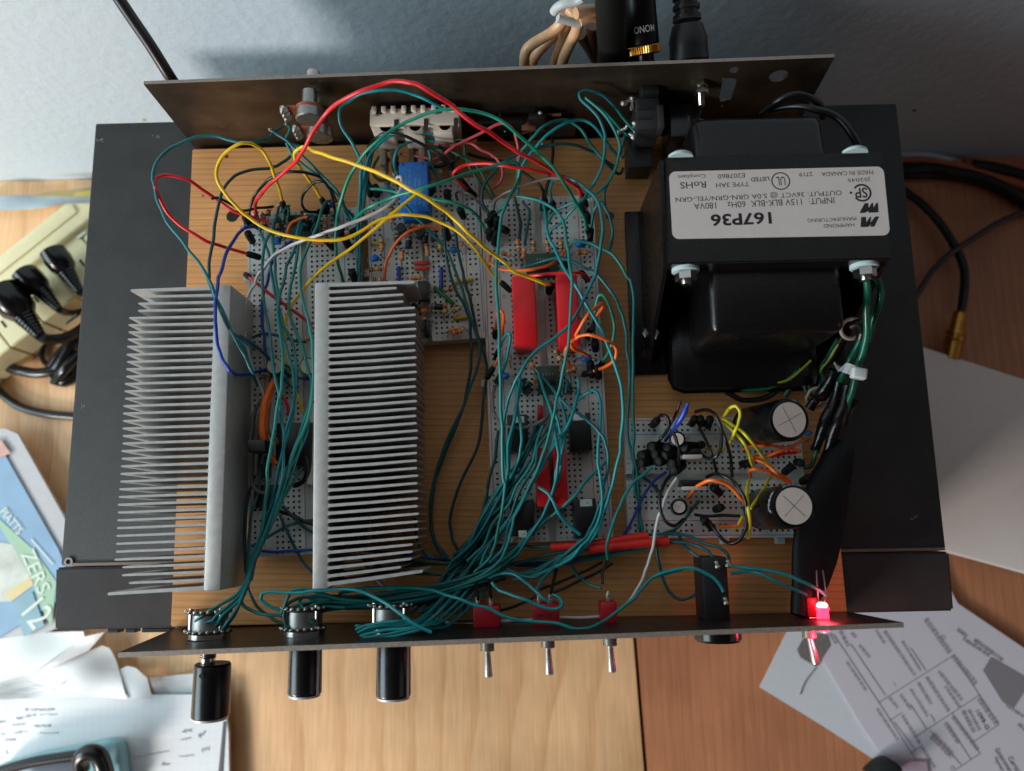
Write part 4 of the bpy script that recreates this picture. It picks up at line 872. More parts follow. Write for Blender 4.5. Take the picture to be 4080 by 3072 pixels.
ecap('green ringed capacitor on the left board touching the right heatsink edge', 655, 718, 3.4, 4.0, 655, 730, 40, 'green sleeved capacitors', False, .4, 'C', m_gs)
for lbl, x0, y0, x1, y1 in (('upper voltage regulator standing with pale metal tab edge up', 642, 624, 798, 650), ('lower voltage regulator standing with pale metal tab edge up', 640, 878, 830, 902)):
    a = PC('G', x0, y0, 46); q = PC('G', x1, y1, 46); root = thing('voltage_regulator', lbl, 'regulator', ((a.x + q.x) / 2, a.y, 27), 'upright voltage regulators')
    bx('G', x0, y0, x1, y1, 46, 31, 'metal_tab', mat('tab_metal', (200, 190, 182), .4, .5), root, .1); a = PC('G', x0, y0 - 42, 40); q2_ = PC('G', x1, y0, 40)
    bm = B(); b3(bm, a.x + .2, q2_.x - .2, PC('G', x0, y0 + 2, 46).y, PC('G', x0, y0 + 2, 46).y + 3.4, 29.5, 38.5, .3); obj('plastic_body', bm, m_rel, root, 30)
    for k in range(3): bm = B(); xx = a.x + 2.4 + k * 2.54; b3(bm, xx - .35, xx + .35, a.y - 3.4, a.y - 2.9, 24, 30, .05); obj('leg', bm, m_lead, root)
# cream ceramic block by the right heatsink and black parts around the left transistor sockets
bx('L', 660, 375, 708, 1145, 33, 27, 'ceramic_strip', mat('ceramic', (190, 182, 166), .6), None, .5, math.radians(1), label='narrow cream ceramic strip squeezed against the right heatsink', cat='ceramic strip')
ts = thing('power_transistor_clip', 'dark clamp holding power transistors against the left heatsink face', 'clamp', (-106, -70, 40))
for (x0, y0, x1, y1, z0, z1, m_, n_) in ((80, 720, 250, 830, 38, 50, m_black, 'clamp_bar'), (120, 470, 180, 720, 30, 34, mat('clip_grey', (120, 118, 112), .5), 'insulator'), (125, 835, 180, 1060, 30, 34, mat('clip_grey', (120, 118, 112), .5), 'insulator'), (225, 860, 280, 1110, 28, 31, mat('clip_grey', (120, 118, 112), .5), 'insulator'), (240, 875, 280, 1080, 31, 36, m_rel, 'transistor_body'), (360, 560, 690, 960, 27, 34, m_rel, 'terminal_block'), (150, 1150, 390, 1360, 27, 30, mat('dark_grey_pad', (52, 52, 56), .6), 'pad')):
    a = PC('L', x0, y0, z1); q = PC('L', x1, y1, z1); bm = B(); b3(bm, a.x, q.x, q.y, a.y, z0, z1, .5); obj(n_, bm, m_, ts, 30)
bm = B(); p = PC('L', 35, 1100, 30)
# ================================================================== WIRES
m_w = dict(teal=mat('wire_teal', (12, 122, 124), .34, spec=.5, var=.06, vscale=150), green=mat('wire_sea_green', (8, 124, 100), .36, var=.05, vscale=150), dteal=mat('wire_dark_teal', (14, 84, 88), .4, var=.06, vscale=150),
    red=mat('wire_red', (214, 30, 38), .36, var=.04, vscale=150), pink=mat('wire_pinkish_red', (204, 84, 88), .4, var=.05), yellow=mat('wire_yellow', (228, 184, 20), .38, var=.05, vscale=150), lemon=mat('wire_lemon', (196, 184, 36), .4, var=.05),
    orange=mat('wire_orange', (238, 106, 30), .38, var=.05), white=mat('wire_white', (214, 206, 204), .4), black=mat('wire_black', (20, 19, 20), .32), grey=mat('wire_grey', (104, 98, 94), .45), blue=mat('wire_blue', (26, 60, 160), .36, var=.05),
    pine=mat('wire_pine_green', (18, 84, 60), .34, var=.1, vscale=200), yg=mat('wire_yellow_green', (120, 130, 30), .4))
m_hous = mat('dupont_housing', (11, 11, 12), .6, spec=.3, var=.1)
CROPS['V'] = (0, 0, 1020 / 2124.)
def parse(s):
    c = None; out = []
    for t in s.replace(')(', ' ').replace('(', ' ').replace(')', ' ').split():
        if t[0].isalpha(): c = t; continue
        q = [float(v) for v in t.split(',')]; out.append((c, q[0], q[1], q[2] if len(q) > 2 else None))
    px = [cp(c_, x, y) for c_, x, y, _ in out]; acc = [0]
    for a, b_ in zip(px, px[1:]): acc.append(acc[-1] + math.hypot(a[0] - b_[0], a[1] - b_[1]))
    ks = [(acc[i], o_[3]) for i, o_ in enumerate(out) if o_[3] is not None]; pts = []
    for i, o_ in enumerate(out):
        a = acc[i]; z = ks[0][1] if a <= ks[0][0] else ks[-1][1]
        for (a0, z0), (a1, z1) in zip(ks, ks[1:]):
            if a0 <= a <= a1 and a1 > a0:
                t = (a - a0) / (a1 - a0); t = t * t * (3 - 2 * t); z = z0 + (z1 - z0) * t
        p = P(px[i][0], px[i][1], z)
        for _ in range(30):   # keep clear of the rear plate and of the board surface
            t = (p.z - rBL.z) / (RZ - rBL.z); lim = (rBL.lerp(rTL, t)).y + (p.x - rBL.x) * .012 - 1.0
            if -155 < p.x < 157 and p.y > lim and p.z < 120: z += 2; p = P(px[i][0], px[i][1], z)
            else: break
        pts.append(p)
    return pts
def housing(root, p, d, r=1.45, L=7.0):
    d = V((d.x, d.y, min(d.z, -.15))).normalized()
    bm = B(); lathe(bm, p - d * 1.0, d, [(0, r * .55), (.4, r * .85), (1.6, r), (L * .7, r), (L - .6, r * .92), (L, r * .6)], 10); obj('connector_housing', bm, m_hous, root, 40)
    e = p + d * (L - 1.2); bm = B(); tube(bm, [e, e + d * 1.2 + V((0, 0, -.4)), V((e.x + d.x * 2, e.y + d.y * 2, min(e.z - 2, 25.0)))], .3, 6, 1.0); obj('pin', bm, m_lead, root)
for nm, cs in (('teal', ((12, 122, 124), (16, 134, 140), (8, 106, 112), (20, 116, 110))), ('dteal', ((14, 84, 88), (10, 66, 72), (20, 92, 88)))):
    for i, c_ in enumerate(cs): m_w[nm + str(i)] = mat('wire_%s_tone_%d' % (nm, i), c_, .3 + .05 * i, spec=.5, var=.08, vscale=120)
_sr = random.Random(5)
def shade(col):
    return m_w[col + str(_sr.randrange(4 if col == 'teal' else 3))] if col in ('teal', 'dteal') else m_w[col]
def wob(pts):
    # hand bent wire is never a perfect curve: insert slightly displaced in-between points
    cs = catmull(pts, 12.0); out = [cs[0]]
    for p in cs[1:-1]: out.append(p + V((_sr.gauss(0, .12), _sr.gauss(0, .12), _sr.gauss(0, .1))))
    out.append(cs[-1]); return out
def wire(col, r, s, label, flags='', group=None, name='jumper_wire', hr=1.45):
    pts = parse(s)
    if flags:
        root = thing(name, label, 'wire', pts[len(pts) // 2], group)
        bm = B(); tube(bm, wob(pts), r, 8, 2.0); obj('insulation', bm, shade(col), root, 80)
        if 's' in flags: housing(root, pts[0], (pts[0] - pts[1]).normalized(), hr)
        if 'e' in flags: housing(root, pts[-1], (pts[-1] - pts[-2]).normalized(), hr)
        for k, f in enumerate('ab'):
            if f in flags:
                p = pts[0] if f == 'a' else pts[-1]; d = (pts[0] - pts[1]) if f == 'a' else (pts[-1] - pts[-2]); d.normalize()
                bm = B(); tube(bm, [p - d * .3, p + d * 1.6], .4, 6, curve=False); lathe(bm, p + d * 1.2, d, [(-1, .5), (0, 1.0), (.9, .5)], 8); obj('bare_end', bm, m_solder, root)
        return root
    bm = B(); tube(bm, wob(pts), r, 8, 2.0)
    return obj(name, bm, shade(col), None, 80, label=label, cat='wire', group=group)
TG = .72
G1 = 'thin teal hook-up wires'
T = lambda s, l, f='', g=G1, col='teal', r=TG: wire(col, r, s, l, f, g, 'hookup_wire')
# --- left side loops
T('A 862,402,46 800,440 770,470 745,505 640,528 510,535,58 400,508 280,482 150,495 0,560,62 V 1400,1240 1300,1345 1265,1500,66 Z 1275,60 1305,200 1385,375 1510,540 1640,710 1735,860,66 1775,975 1840,1100 1905,1270,64 1960,1370 2030,1500 2100,1640 C 80,480,50 150,615 200,760 255,880,34', 'teal wire looping widest over the black component, then across the left heatsink', 'a')
T('A 930,632,44 880,672 800,722 740,742 610,750 480,795 405,870 362,950,56 322,1130 300,1300 265,1500 268,1640,60 Z 1722,850 1785,1010 1885,1240,65 1965,1335,60 2110,1440 C 110,478,46 240,560 340,650 395,712,40', 'dark teal wire with a small kink, running down beside the wide teal loop', '', G1, 'dteal')
wire('red', .78, 'A 770,1185,34 650,1142 540,1110 440,1072,44 330,990 200,900 100,835 0,805,62 V 1380,1450 1300,1480 1283,1550,66 Z 1295,110 1345,235 1450,375 1560,455,56 1710,540 1900,602 2060,650,36', 'red wire looping out over the component and back to the left board', 'e', hr=1.6)
wire('blue', .78, 'A 650,1208,33 590,1206 545,1222,40 495,1265 440,1350 390,1460 350,1590,56 Z 1812,850,64 1790,1040 1788,1200,67 1808,1400 1850,1530 1912,1620,64 C 20,745,54 80,782 190,782 250,762 340,752,32', 'royal blue wire hanging in a long loop across the left heatsink', 's')
wire('yellow', .76, 'A 852,1015,36 830,930 785,790 742,680,64 680,592 605,547 520,542,76 430,590 360,662 326,760 345,860,70 400,950 480,1042 580,1132 700,1212,60 880,1272 1050,1304 1210,1316 1350,1300,60 1500,1230 1620,1155 1750,1118 1850,1110,60 2000,1130 2100,1168 B 212,1222,54 310,1300 400,1405 465,1495 530,1590 600,1655,34', 'yellow wire with a tall teardrop loop over pine, sweeping across both boards', 'se')
wire('yellow', .78, 'A 1165,990,36 1110,900 1030,790 980,722,52 948,650 962,598,74 1010,575 1100,600 1250,652,92 1500,735 1700,818 1870,910,104 2000,980 B 150,1082 210,1135 325,1242,92 450,1362 560,1442 650,1520,62 710,1570 800,1602 930,1652,50 D 985,72,38', 'long straight yellow wire high across the blue relay to the red capacitors', 'se')
wire('yellow', .76, 'A 1965,905,58 1890,965 1700,1122 1500,1302 1300,1450 1150,1562,46 1060,1650 C 650,62 590,140 530,222,38 482,330 470,450 480,600 500,720 532,830,34 562,930 600,1030 640,1150 700,1310,27.6', 'yellow wire that dives from the relay down between the two heatsinks')
wire('red', .86, 'A 640,1135,33 630,1050 668,960 760,858,60 900,740 1000,630 1080,482,92 1200,300 1350,188 1500,120,112 1650,65 1800,50 1920,72,116 2060,150 2200,245 B 350,370,104 480,442 600,530 740,620,84 900,700 1010,775 1130,845,56 1210,905 1240,985,34', 'thick red wire arching highest of all, over the cream socket block', 'se', hr=1.7)
wire('red', .8, 'B 330,915,31 270,865 225,820 213,785 245,742,48 330,712 500,706 650,726,56 800,746 1000,786 1140,826 1215,890 1240,960,36', 'second red wire, flatter, joining the half length board to the long right board', 'se', hr=1.6)
PG = 'pinkish red wires around the phono sockets'
wire('pink', .74, 'A 1815,628,32 1925,645 2010,668 2105,658,36 B 180,590,40 310,522 470,438 600,382,46 680,420 715,500 732,600 722,690,36', 'pinkish red wire with a pointed bend above the pine at the phono sockets', 'a', PG)
wire('pink', .74, 'B 60,545,36 180,560 270,548 350,540,40 420,588 505,622 555,665 592,722,36 606,800 580,862 505,915,30', 'pinkish red wire drooping to the top edge of the half length board', '', PG)
wire('pink', .74, 'B 110,640,32 160,600 240,570 320,540,38 400,520', 'short pinkish red wire end under the phono sockets', '', PG)
# --- big sea green jumpers
wire('green', .76, 'A 1335,1650,28 1300,1520 1275,1370,40 1280,1200 1302,1050 1352,900,66 1422,742 1512,620 1640,500,84 1780,402 1900,345 2050,290 2200,270,92 B 330,275 450,300 600,370,88 750,492 870,602 1000,730,74 1100,868 1180,1000 1250,1130,46 1285,1232,34', 'long sea green wire arching from beside the right heatsink to the far rail', 'e')
wire('green', .76, 'A 1332,1222,36 1385,1190 1450,1120 1560,1042,60 1700,982 1850,932 2000,890,70 2150,842 B 350,772 500,730 620,696,60 700,692 738,722 735,800,52 702,900 655,985 600,1060 545,1108,36', 'sea green wire crossing over the middle of the blue relay', 'se')
wire('green', .74, 'A 1560,892,32 1500,862 1472,872 1485,893,38 1600,906 1750,930 1850,946,50 1950,962 2050,982 2200,1012,50 B 330,1062 410,1130 452,1202 482,1242,33', 'sea green wire passing just beneath the crossing of yellow and green at the relay', 'se')
wire('white', .72, 'A 1770,848,36 1768,812,46 1788,806 1802,850 1800,885 1775,938,54 1725,1015,58 1600,1092 1450,1160 1300,1214,60 1150,1270 1000,1320 850,1392,50 760,1460 700,1540 650,1605 C 232,62,40 208,92 170,180 146,280 146,420,38 165,560 200,680 240,800 272,880 312,985,33', 'white wire curving from the relay across the left board to the gap between heatsinks', 's', name='jumper_wire')
BKG = 'black jumper loops at the left board'
wire('black', .72, 'A 580,1115,32 600,1030 650,930,42 740,832 850,776 950,766,52 1080,786 1180,828 1245,915,40 1275,1010', 'black wire making a wide flat arch on the pine above the left board', 's', BKG)
wire('black', .72, 'A 1140,1088,33 1065,1090 1012,1052 1004,990,44 1040,912 1110,852 1170,844,52 1212,882 1242,950 1262,1050,40 1275,1115,32', 'black wire making a small round loop at the top of the left board', 'se', BKG)
wire('black', .66, 'A 285,985,52 340,975 430,1022 530,1076,40 650,1062 780,1045,32', 'short black wire under the crossing of red and teal at the left', '', BKG)
T('A 772,445,50 880,520 960,592 1012,642,48 1100,732 1200,832 1305,950,42 1352,1062 1420,1135,31', 'teal wire from the upper pot, outer one of the diagonal pair over pine', 'a')
T('A 882,540,46 905,580 935,642 1000,702 1090,772,44 1185,832 1255,905 1325,985,38 1352,1082 1392,1165,31', 'teal wire inner one of the diagonal pair over pine')
T('A 885,395,47 912,410 908,450 880,488,44 905,540 990,562,42', 'tiny teal curl at the solder tags of the potentiometers')
T('B 130,262,58 A 2010,200,62 1885,146 1750,118 1620,120,66 1480,152 1380,208 1312,265,60 1300,335 1332,432,54 1402,532 1452,622 1476,702,46 1476,800 1470,950,40 1456,1150 1450,1350 1458,1640,27', 'teal wire that shadows the red arch then drops straight between the two boards')
T('A 2110,525,36 1950,525 1832,540 1762,602,42 1740,680 1752,762 1778,815,34', 'teal wire hooked around the left side of the blue relay')
T('B 262,318,46 250,325 150,400 70,458,46 A 1950,470 1800,466 1700,492,46 1612,560 1542,650 1516,740,42 1502,850 1490,1000 1470,1300 1462,1640,27', 'teal wire following beneath the sea green arch and down between the boards')
T('A 1635,632,30 1585,708 1568,763 1590,811,34 1633,838 1704,838 1690,880,30', 'dark green wire hooked below the left phono tag', 'a', G1, 'pine')
wire('black', .85, 'A 1540,875,32 1522,752 1527,600,44 1580,520 1650,472 1760,470,50 1900,520 2020,582 2120,642,44 B 180,702 222,780 275,842,32', 'black wire bowing from the half length board in front of the cream sockets', 'se', 'thick black wires by the phono sockets', hr=1.7)
wire('black', .85, 'B 10,738,33 100,722 205,690 250,655,36 225,620 170,600 95,560,40', 'black looped wire on pine right of the blue relay', '', 'thick black wires by the phono sockets')
wire('black', .8, 'A 1690,668,30 1735,690 1785,712 1830,740,30', 'short black wire from the phono tag to the blue relay', 'a', 'thick black wires by the phono sockets')
wire('black', .8, 'B 330,625,26 450,660 560,680 650,692,28 760,765 850,832 920,905,30 940,985,32', 'black wire running low over pine to the top of the right board', 'e', 'thick black wires by the phono sockets')
wire('black', .8, 'B 1000,500,30 1006,600 1000,700 985,800 962,880 938,985,32', 'straight black wire coming down from the black output sockets', 'e', 'thick black wires by the phono sockets')
wire('black', .8, 'B 0,560,42 100,640 160,700 230,780,34', 'black wire slanting under the sea green ones', '', 'thick black wires by the phono sockets')
wire('grey', .7, 'B 530,1090,33 545,1005 620,942 720,900,46 850,846 1000,820 1120,840,50 1200,900 1242,975,34', 'grey wire arched over the top edge of the right board', 'se')
wire('grey', .66, 'B 250,1000,30 235,940 280,925 330,945,36 390,985 440,1050 500,1110,32', 'dark grey wire curl at the right rail of the half length board', 'e')
# --- right upper loops
T('B 1652,442,42 1560,330 1450,200 1350,136 1262,120,60 1216,142 1230,190 1312,270,62 1382,360 1420,480 1420,600,58 1400,720 1350,832 1290,922 1218,1026,50 1170,1060 1080,1168 992,1240 976,1300,34', 'teal wire in the tallest hairpin loop in front of the dark rear plate, outer strand', 'a')
T('B 1650,500,38 1560,442 1450,322 1350,232 1262,178,52 1300,205 1400,292 1482,402,52 1532,520 1536,622 1510,732,48 1440,862 1350,940 1230,992,44 1100,1040 1002,1108 966,1182,32', 'teal wire of the hairpin loop, inner strand', 'a')
T('B 1578,482,40 1560,560 1530,662 1482,782,38 1432,880 1412,980 1422,1050 1400,1010,33', 'dark teal wire dropping from the lower jack tags past the loops', '', G1, 'dteal')
T('B 735,860,44 728,760 730,690,46 762,600 822,522 905,430,52 1000,372 1100,356 1200,400,46 1262,472 1322,572 1402,662,36 1472,712 1500,732,30', 'teal wire arch, the left one of two arches over pine by the jacks')
T('B 722,980,38 732,880 745,780 772,700,46 852,590 950,482 1050,412,52 1150,366 1250,356 1332,402,46 1402,492 1472,582 1522,642,32', 'teal wire arch, the right one of two arches over pine by the jacks')
T('B 522,1112,33 480,1070 440,1002 442,930 472,850,38 542,762 602,692 702,642,42 832,600 950,562 1080,546,42 1200,560 1312,602 1382,652,36 1442,712 1492,762 1542,782 1566,742,28', 'dark teal wire low arch ending at the lower jack socket', 's', G1, 'dteal')
T('A 2030,530,36 B 150,525 292,516,40 300,600 322,690,36 372,780 452,890 522,992,31', 'green wire with a square corner by the phono sockets', '', G1, 'pine')
T('B 30,575,36 120,580 230,620,38 340,680 422,750 472,850,34 542,972,31', 'green wire running slantwise from the phono sockets to the right board', '', G1, 'pine')
T('B 20,560,40 22,640 50,740 100,840,34', 'teal wire falling behind the blue relay', '')
T('A 1670,860,31 1700,900 1730,960 1760,1000,31', 'short teal wire stub at the top of the half length board', '')
# --- teal verticals over the right board
T('B 742,722,50 722,850 662,962 600,1122,58 575,1300 560,1500 D 555,0,64 560,150 575,350 582,560,66 586,800 592,1000 600,1200,62 606,1400 618,1640 F 625,240,50 602,450 572,602 540,752,40 502,842 430,912 380,962,36', 'bright teal wire running straight down the whole left rail of the right board')
T('B 715,962,44 850,986 950,1022 1042,1092,54 1092,1182 1112,1300 1130,1420,60 1146,1560 D 1158,10,64 1152,150 1145,350 1130,550,62 1100,682 1070,850 1040,970,54 1020,1080 992,1200 950,1350,50 900,1500 830,1650 F 762,400,46 702,522 670,650 622,802,40 560,892 460,972 350,1022 200,1062 50,1092,36', 'bright teal wire running down the middle over the right red capacitor')
T('B 1002,1012,32 985,902 1012,842 1080,820,48 1180,842 1280,910 1352,982,56 1386,1082 1400,1200 1395,1320,62 1375,1450 1350,1560 D 1332,20,62 1270,150 1200,290 1140,392,60 1000,502 880,590 800,680,56 740,780 690,880 650,980 622,1120,46 610,1300 626,1500 F 640,200,42 560,402 450,602 350,752,34 200,872', 'bright teal wire crossing diagonally from the right rail over both big red capacitors', 's')
T('B 930,1012,33 945,1080 956,1182 972,1282,44 1012,1370 1060,1470 1110,1560,52 D 1170,52,58 1250,190 1330,322 1402,450,54 1462,602 1512,742 1550,882,52 1562,1050 1556,1250 1540,1400,48 1510,1530 F 1478,262,44 1440,402 1402,502 1350,652,40 1250,762 1150,852 1000,932,34 850,982', 'teal wire crossing the right red capacitor and hanging off the right edge of the board')
T('B 1118,1460,32 1132,1372 1182,1322,42 1270,1332 1370,1372 1470,1422,44 1540,1502 1590,1602 D 1622,30,44 1646,150 1650,300 1642,500,40 1650,700 1642,900 1642,1100,34 1652,1250 1642,1400 1672,1560 F 1690,302,28 1702,500 1722,650', 'teal wire outermost over pine between right board and transformer', 's')
T('B 750,1532,36 880,1502 950,1472 1060,1460,44 1160,1482 1260,1532 1340,1576,44 D 1370,0,44 1440,80 1510,190,42 1560,320 1586,450 1600,600,38 1616,750 1615,900 1602,1100,34 1600,1250 1630,1400 1650,1500 F 1652,250,28 1690,420 1692,622', 'teal wire second from the transformer, running parallel over pine')
T('B 1312,1232,33 1326,1130 1352,1042 1390,1010,42 1440,1090 1476,1190 1482,1282,36 1462,1362 1440,1412,28', 'teal wire curling off the top right corner of the right board', 's')
T('B 702,972,32 730,1082 746,1182 740,1305,29', 'dark teal wire ending at the first upright resistor', '', G1, 'dteal')
T('B 762,1002,32 815,1082 802,1200 780,1352,29', 'dark teal wire ending at the resistor below the row', '', G1, 'dteal')
OG = 'orange jumper wires'
wire('orange', .74, 'B 535,1422,32 502,1450 512,1492,40 570,1540 680,1556 820,1550,46 950,1520 1040,1476 1090,1422,40 1102,1382,30', 'orange wire curved below the green adapter above the red capacitors', '', OG)
wire('orange', .74, 'A 1665,1640,28 1670,1530,36 1705,1430 1770,1320 1850,1250,46 1940,1215 2040,1205 2120,1225,40', 'orange wire arching below the blue relay', '', OG)
wire('orange', .72, 'A 955,1310,32 905,1282 895,1230,38 930,1175 1000,1140 1050,1130,38', 'orange wire curled on the green adapter of the left board', '', OG)
wire('orange', .72, 'A 1060,1330,33 1150,1338 1250,1330,36 1340,1280 1400,1250,34', 'orange wire just below the yellow sweep on the left board', 'e', OG)
wire('red', .76, 'B 690,1598,40 770,1602 900,1590,50 1050,1576 1180,1576,50 1260,1592 1290,1640 D 1282,30,36', 'red wire laid over the heads of the two big red capacitors', 'e')
wire('orange', .74, 'D 548,432,32 552,372 585,275,50 606,290 606,400 600,500 592,560,32', 'orange wire in a narrow upright loop at the left rail', 's', OG)
wire('orange', .72, 'D 572,645,36 556,690 528,735,34', 'short orange red wire stub at the left rail', 'e', OG)
wire('orange', .78, 'D 1302,432,32 1342,340 1402,250,50 1408,215 1350,245 1280,312,54 1220,402 1172,500 1112,580,42 1108,650 1145,725,31', 'orange wire in a pointed tall loop right of the red capacitor', 's', OG)
wire('orange', .78, 'D 1318,762,34 1400,732 1482,682 1516,622,50 1500,560 1430,510 1340,476,56 1250,470 1180,500 1152,532,50 1162,572 1222,602 1290,640,34', 'orange wire in a big round loop hanging past the right rail', 's', OG)
wire('green', .7, 'D 1340,505,32 1336,350 1346,230,46 1370,162 1400,150 1440,200,52 1480,300 1496,420 1480,530,44 1440,620 1400,692,34', 'sea green wire in an upright oval loop beside the orange loops', 'se')
wire('teal', .7, 'D 572,600,33 602,520 650,456,46 667,475 652,580 632,682,38 612,760 602,792,31', 'teal wire in a narrow peaked loop at the left rail', 's')
wire('grey', .7, 'D 562,850,32 540,900 528,980,38 535,1080 575,1150 640,1195,42 740,1212 850,1185 940,1140,42 995,1060 990,1000,34', 'grey brown wire hooped around the upper left black relay', 's')
# --- cluster falling from the lower adapter
CG = 'teal wires fanning down from the lower green adapter'
for s, l, c_ in (
    ('D 890,760,36 912,850 950,960 990,1060,48 1012,1180 1032,1300 1050,1420,52 1042,1550 F 1036,200,48 1000,332 950,452,44 880,582 800,702 720,822,36 600,902 500,1002 300,1052', 'teal wire falling first from the adapter straight over the slim red pair', 'teal'),
    ('D 915,802,36 980,870 1052,960 1130,1042,46 1250,1122 1350,1212 1410,1292,46 1442,1400 1440,1550 F 1408,262,42 1400,352 1362,482 1300,622,38 1220,722 1100,822 950,932,32', 'teal wire running slantwise across the upper right black relay then down', 'teal'),
    ('D 1200,992,36 1260,942 1330,912 1370,952,44 1386,1050 1380,1200 1366,1350,46 1370,1500 F 1390,250,44 1400,402 1370,552 1300,682,40 1240,742 1150,852 1000,932 850,992 750,1012,34', 'teal wire with a shoulder bend over the right rail', 'teal'),
    ('D 1206,822,40 1216,880 1190,1000 1150,1130,50 1080,1260 980,1402 900,1522,48 F 800,352,44 700,500 650,600 630,700,38 600,782 500,882', 'teal wire starting right of the adapter and crossing leftwards', 'teal'),
    ('D 745,740,36 740,850 720,1000 700,1150,46 662,1280 642,1400 650,1550,44 F 610,250,40 500,422 400,602 330,752,32 250,862', 'teal wire left of the adapter, inner one over the upper left relay', 'teal'),
    ('D 715,862,36 715,980 732,1100 756,1250,46 750,1380 720,1500 670,1600,42 F 610,310,38 482,502 380,662 280,802,30', 'teal wire bulging right over the upper left black relay', 'teal'),
    ('D 752,880,36 712,1050 690,1200 666,1300,44 662,1400 650,1600 F 600,302,38 550,422 440,562 350,702,30 230,830', 'teal wire slipping left of the upper left relay', 'teal'),
    ('D 972,1100,38 880,1240 800,1370 720,1490,42 650,1600 F 560,302,36 450,482 402,622 330,762,28 200,882 130,1002', 'teal wire slanting left above the slim red pair, upper', 'teal'),
    ('D 1040,1062,38 960,1230 880,1380 800,1500,42 700,1640 F 560,400,36 500,482 420,600 360,720,28 260,840 180,960', 'teal wire slanting left above the slim red pair, lower', 'dteal'),
    ('D 1060,982,40 1090,1080 1110,1180 1100,1320,48 1076,1440 1056,1600 F 1030,252,46 980,402 930,522,40 860,602 740,782 650,882,34 560,932 400,1032 200,1082', 'teal wire snaking over the gap of the slim red pair', 'teal'),
    ('D 1020,1090,42 1060,1200 1078,1330 1062,1480,48 F 1040,120,46 1020,260 960,430,40 900,560 800,660 700,800 590,900,34 420,1000 250,1060', 'teal wire twisted with its neighbour over the slim red pair', 'teal'),
    ('D 940,1180,40 870,1290 800,1420 740,1560,40 F 700,180,38 640,330 600,430 520,560,32 420,700 300,850', 'teal wire lowest of the slanting ones', 'dteal')):
    T(s, l, '', CG, c_)
T('D 572,1230,32 556,1350 540,1480 F 500,202,30 480,352 450,502,28 442,652 470,802 492,862', 'dark teal wire down the left edge of the right board', '', G1, 'dteal')
T('F 1425,80,42 1340,160 1250,262 1180,352,46 1080,442 960,542 850,642,38 700,782 600,872,34', 'teal wire straight diagonal from the right rail over the slim red pair ends', '')
T('F 890,280,44.6 960,330 1010,402,46 1060,502 1130,582 1222,662,40', 'short teal wire crossing the other way below the slim red pair', '')
T('F 1800,122,40 1722,182 1642,252 1582,342,42 1540,432 1490,562 1452,682,42 1436,782 1446,860,36', 'teal wire from the sideways board leaning down to the red sleeves', '')
wire('black', .66, 'F 1440,870,34 1402,962 1402,1050,40', 'short black wire onto the third toggle', '', 'short black switch wires')
T('F 1655,160,28 1780,242 1862,332 1870,350,29', 'dark thin wire across the sideways board', '', G1, 'dteal')
wire('blue', .62, 'G 512,760,32 420,822 340,932 282,1050,30 220,1180 165,1270,28', 'blue wire slanting down the left part of the sideways board', '')
wire('white', .74, 'G 592,812,40 540,885 502,970 482,1042,44 450,1100 430,1200 400,1362,36 F 1762,902,32 1722,1012 1662,1122,30 1592,1214 1480,1290 1376,1313,34 1060,1327 800,1340 580,1354,34 360,1376 200,1366 E 1660,1322,30 1502,1222 1352,1117 1250,1060,24 1150,960 1100,882 1060,802,24', 'long white wire running along the front plate behind all the toggles', '')
# red sleeves
m_shr = mat('heat_shrink_red', (206, 36, 26), .5, var=.05)
for lbl, s, r, w1, w2 in (('thinner red heat shrink sleeve, the one lying further left', 'F 985,757,33 1150,750 1300,738 1500,705 1650,680 1765,664,34', 1.7, 'F 560,850,30 620,790 680,765 750,746 850,756 985,757,33', 'G 368,1262,34 480,1256 600,1255 700,1276,36 820,1332 945,1368 1000,1420,42 1012,1475,47'), ('fatter red heat shrink sleeve overlapping the other, open square end to the right', 'F 1295,775,34 1500,752 1700,730 1928,710,34', 2.15, 'F 700,900,28 850,850 1000,812 1150,790 1295,775,33', 'G 530,1322,34 640,1322 760,1352,38 850,1402 892,1462,46')):
    root = thing('sleeved_wire', lbl, 'sleeved wire', parse(s)[1], 'red sleeved wires near the front plate')
    bm = B(); tube(bm, parse(s), r, 14, 3); obj('red_sleeve', bm, m_shr, root, 60)
    bm = B(); tube(bm, parse(w1), TG, 8, 2); obj('wire_end', bm, m_w['dteal'], root, 80); bm = B(); tube(bm, parse(w2), TG, 8, 2); obj('wire_end', bm, m_w['dteal'], root, 80)
T('G 600,1240,30 640,1330 700,1392 790,1450,40', 'dark teal wire between the red sleeve and the push switch', '', G1, 'dteal')
T('G 772,990,36 702,1080 622,1180 562,1230,32 490,1252', 'dark teal wire under the lower small capacitor', '', G1, 'dteal')
T('X 625,312,49 780,330 950,350,52 1100,392 1250,462,54 1390,542,50', 'teal wire from the push switch to the glowing lamp, upper one', 'a')
T('X 628,372,46 740,355 850,370 980,430,52 1100,482 1232,542,50', 'teal wire from the push switch to the power toggle, lower one', '')
T('E 900,1130,42 1100,1092 1350,1082 1600,1095,44 F 150,1140 300,1190 402,1226,50 520,1260 622,1312 760,1346,52 900,1356 1050,1370 1150,1404 1230,1416,56 1330,1392 1450,1322 1560,1242,50 1652,1170 1722,1080 1800,1002,44 1900,956 2050,932 X 20,392,46 200,335 330,330 430,370,50 520,442 568,520,51', 'long teal wire swinging low in front of the red toggles to the push switch', '')
T('F 1832,762,26 1842,850 1870,960 1900,1062,26 1952,1140 2030,1176 2110,1150 2190,1092,30', 'dark teal wire hanging in a U left of the push switch', '', G1, 'dteal')
T('F 520,1040,44 560,1090 620,1122 760,1170,50 880,1220 980,1252 1060,1246,52 1082,1212 1050,1160 1000,1140,46', 'teal wire hooking around the middle toggle', '')
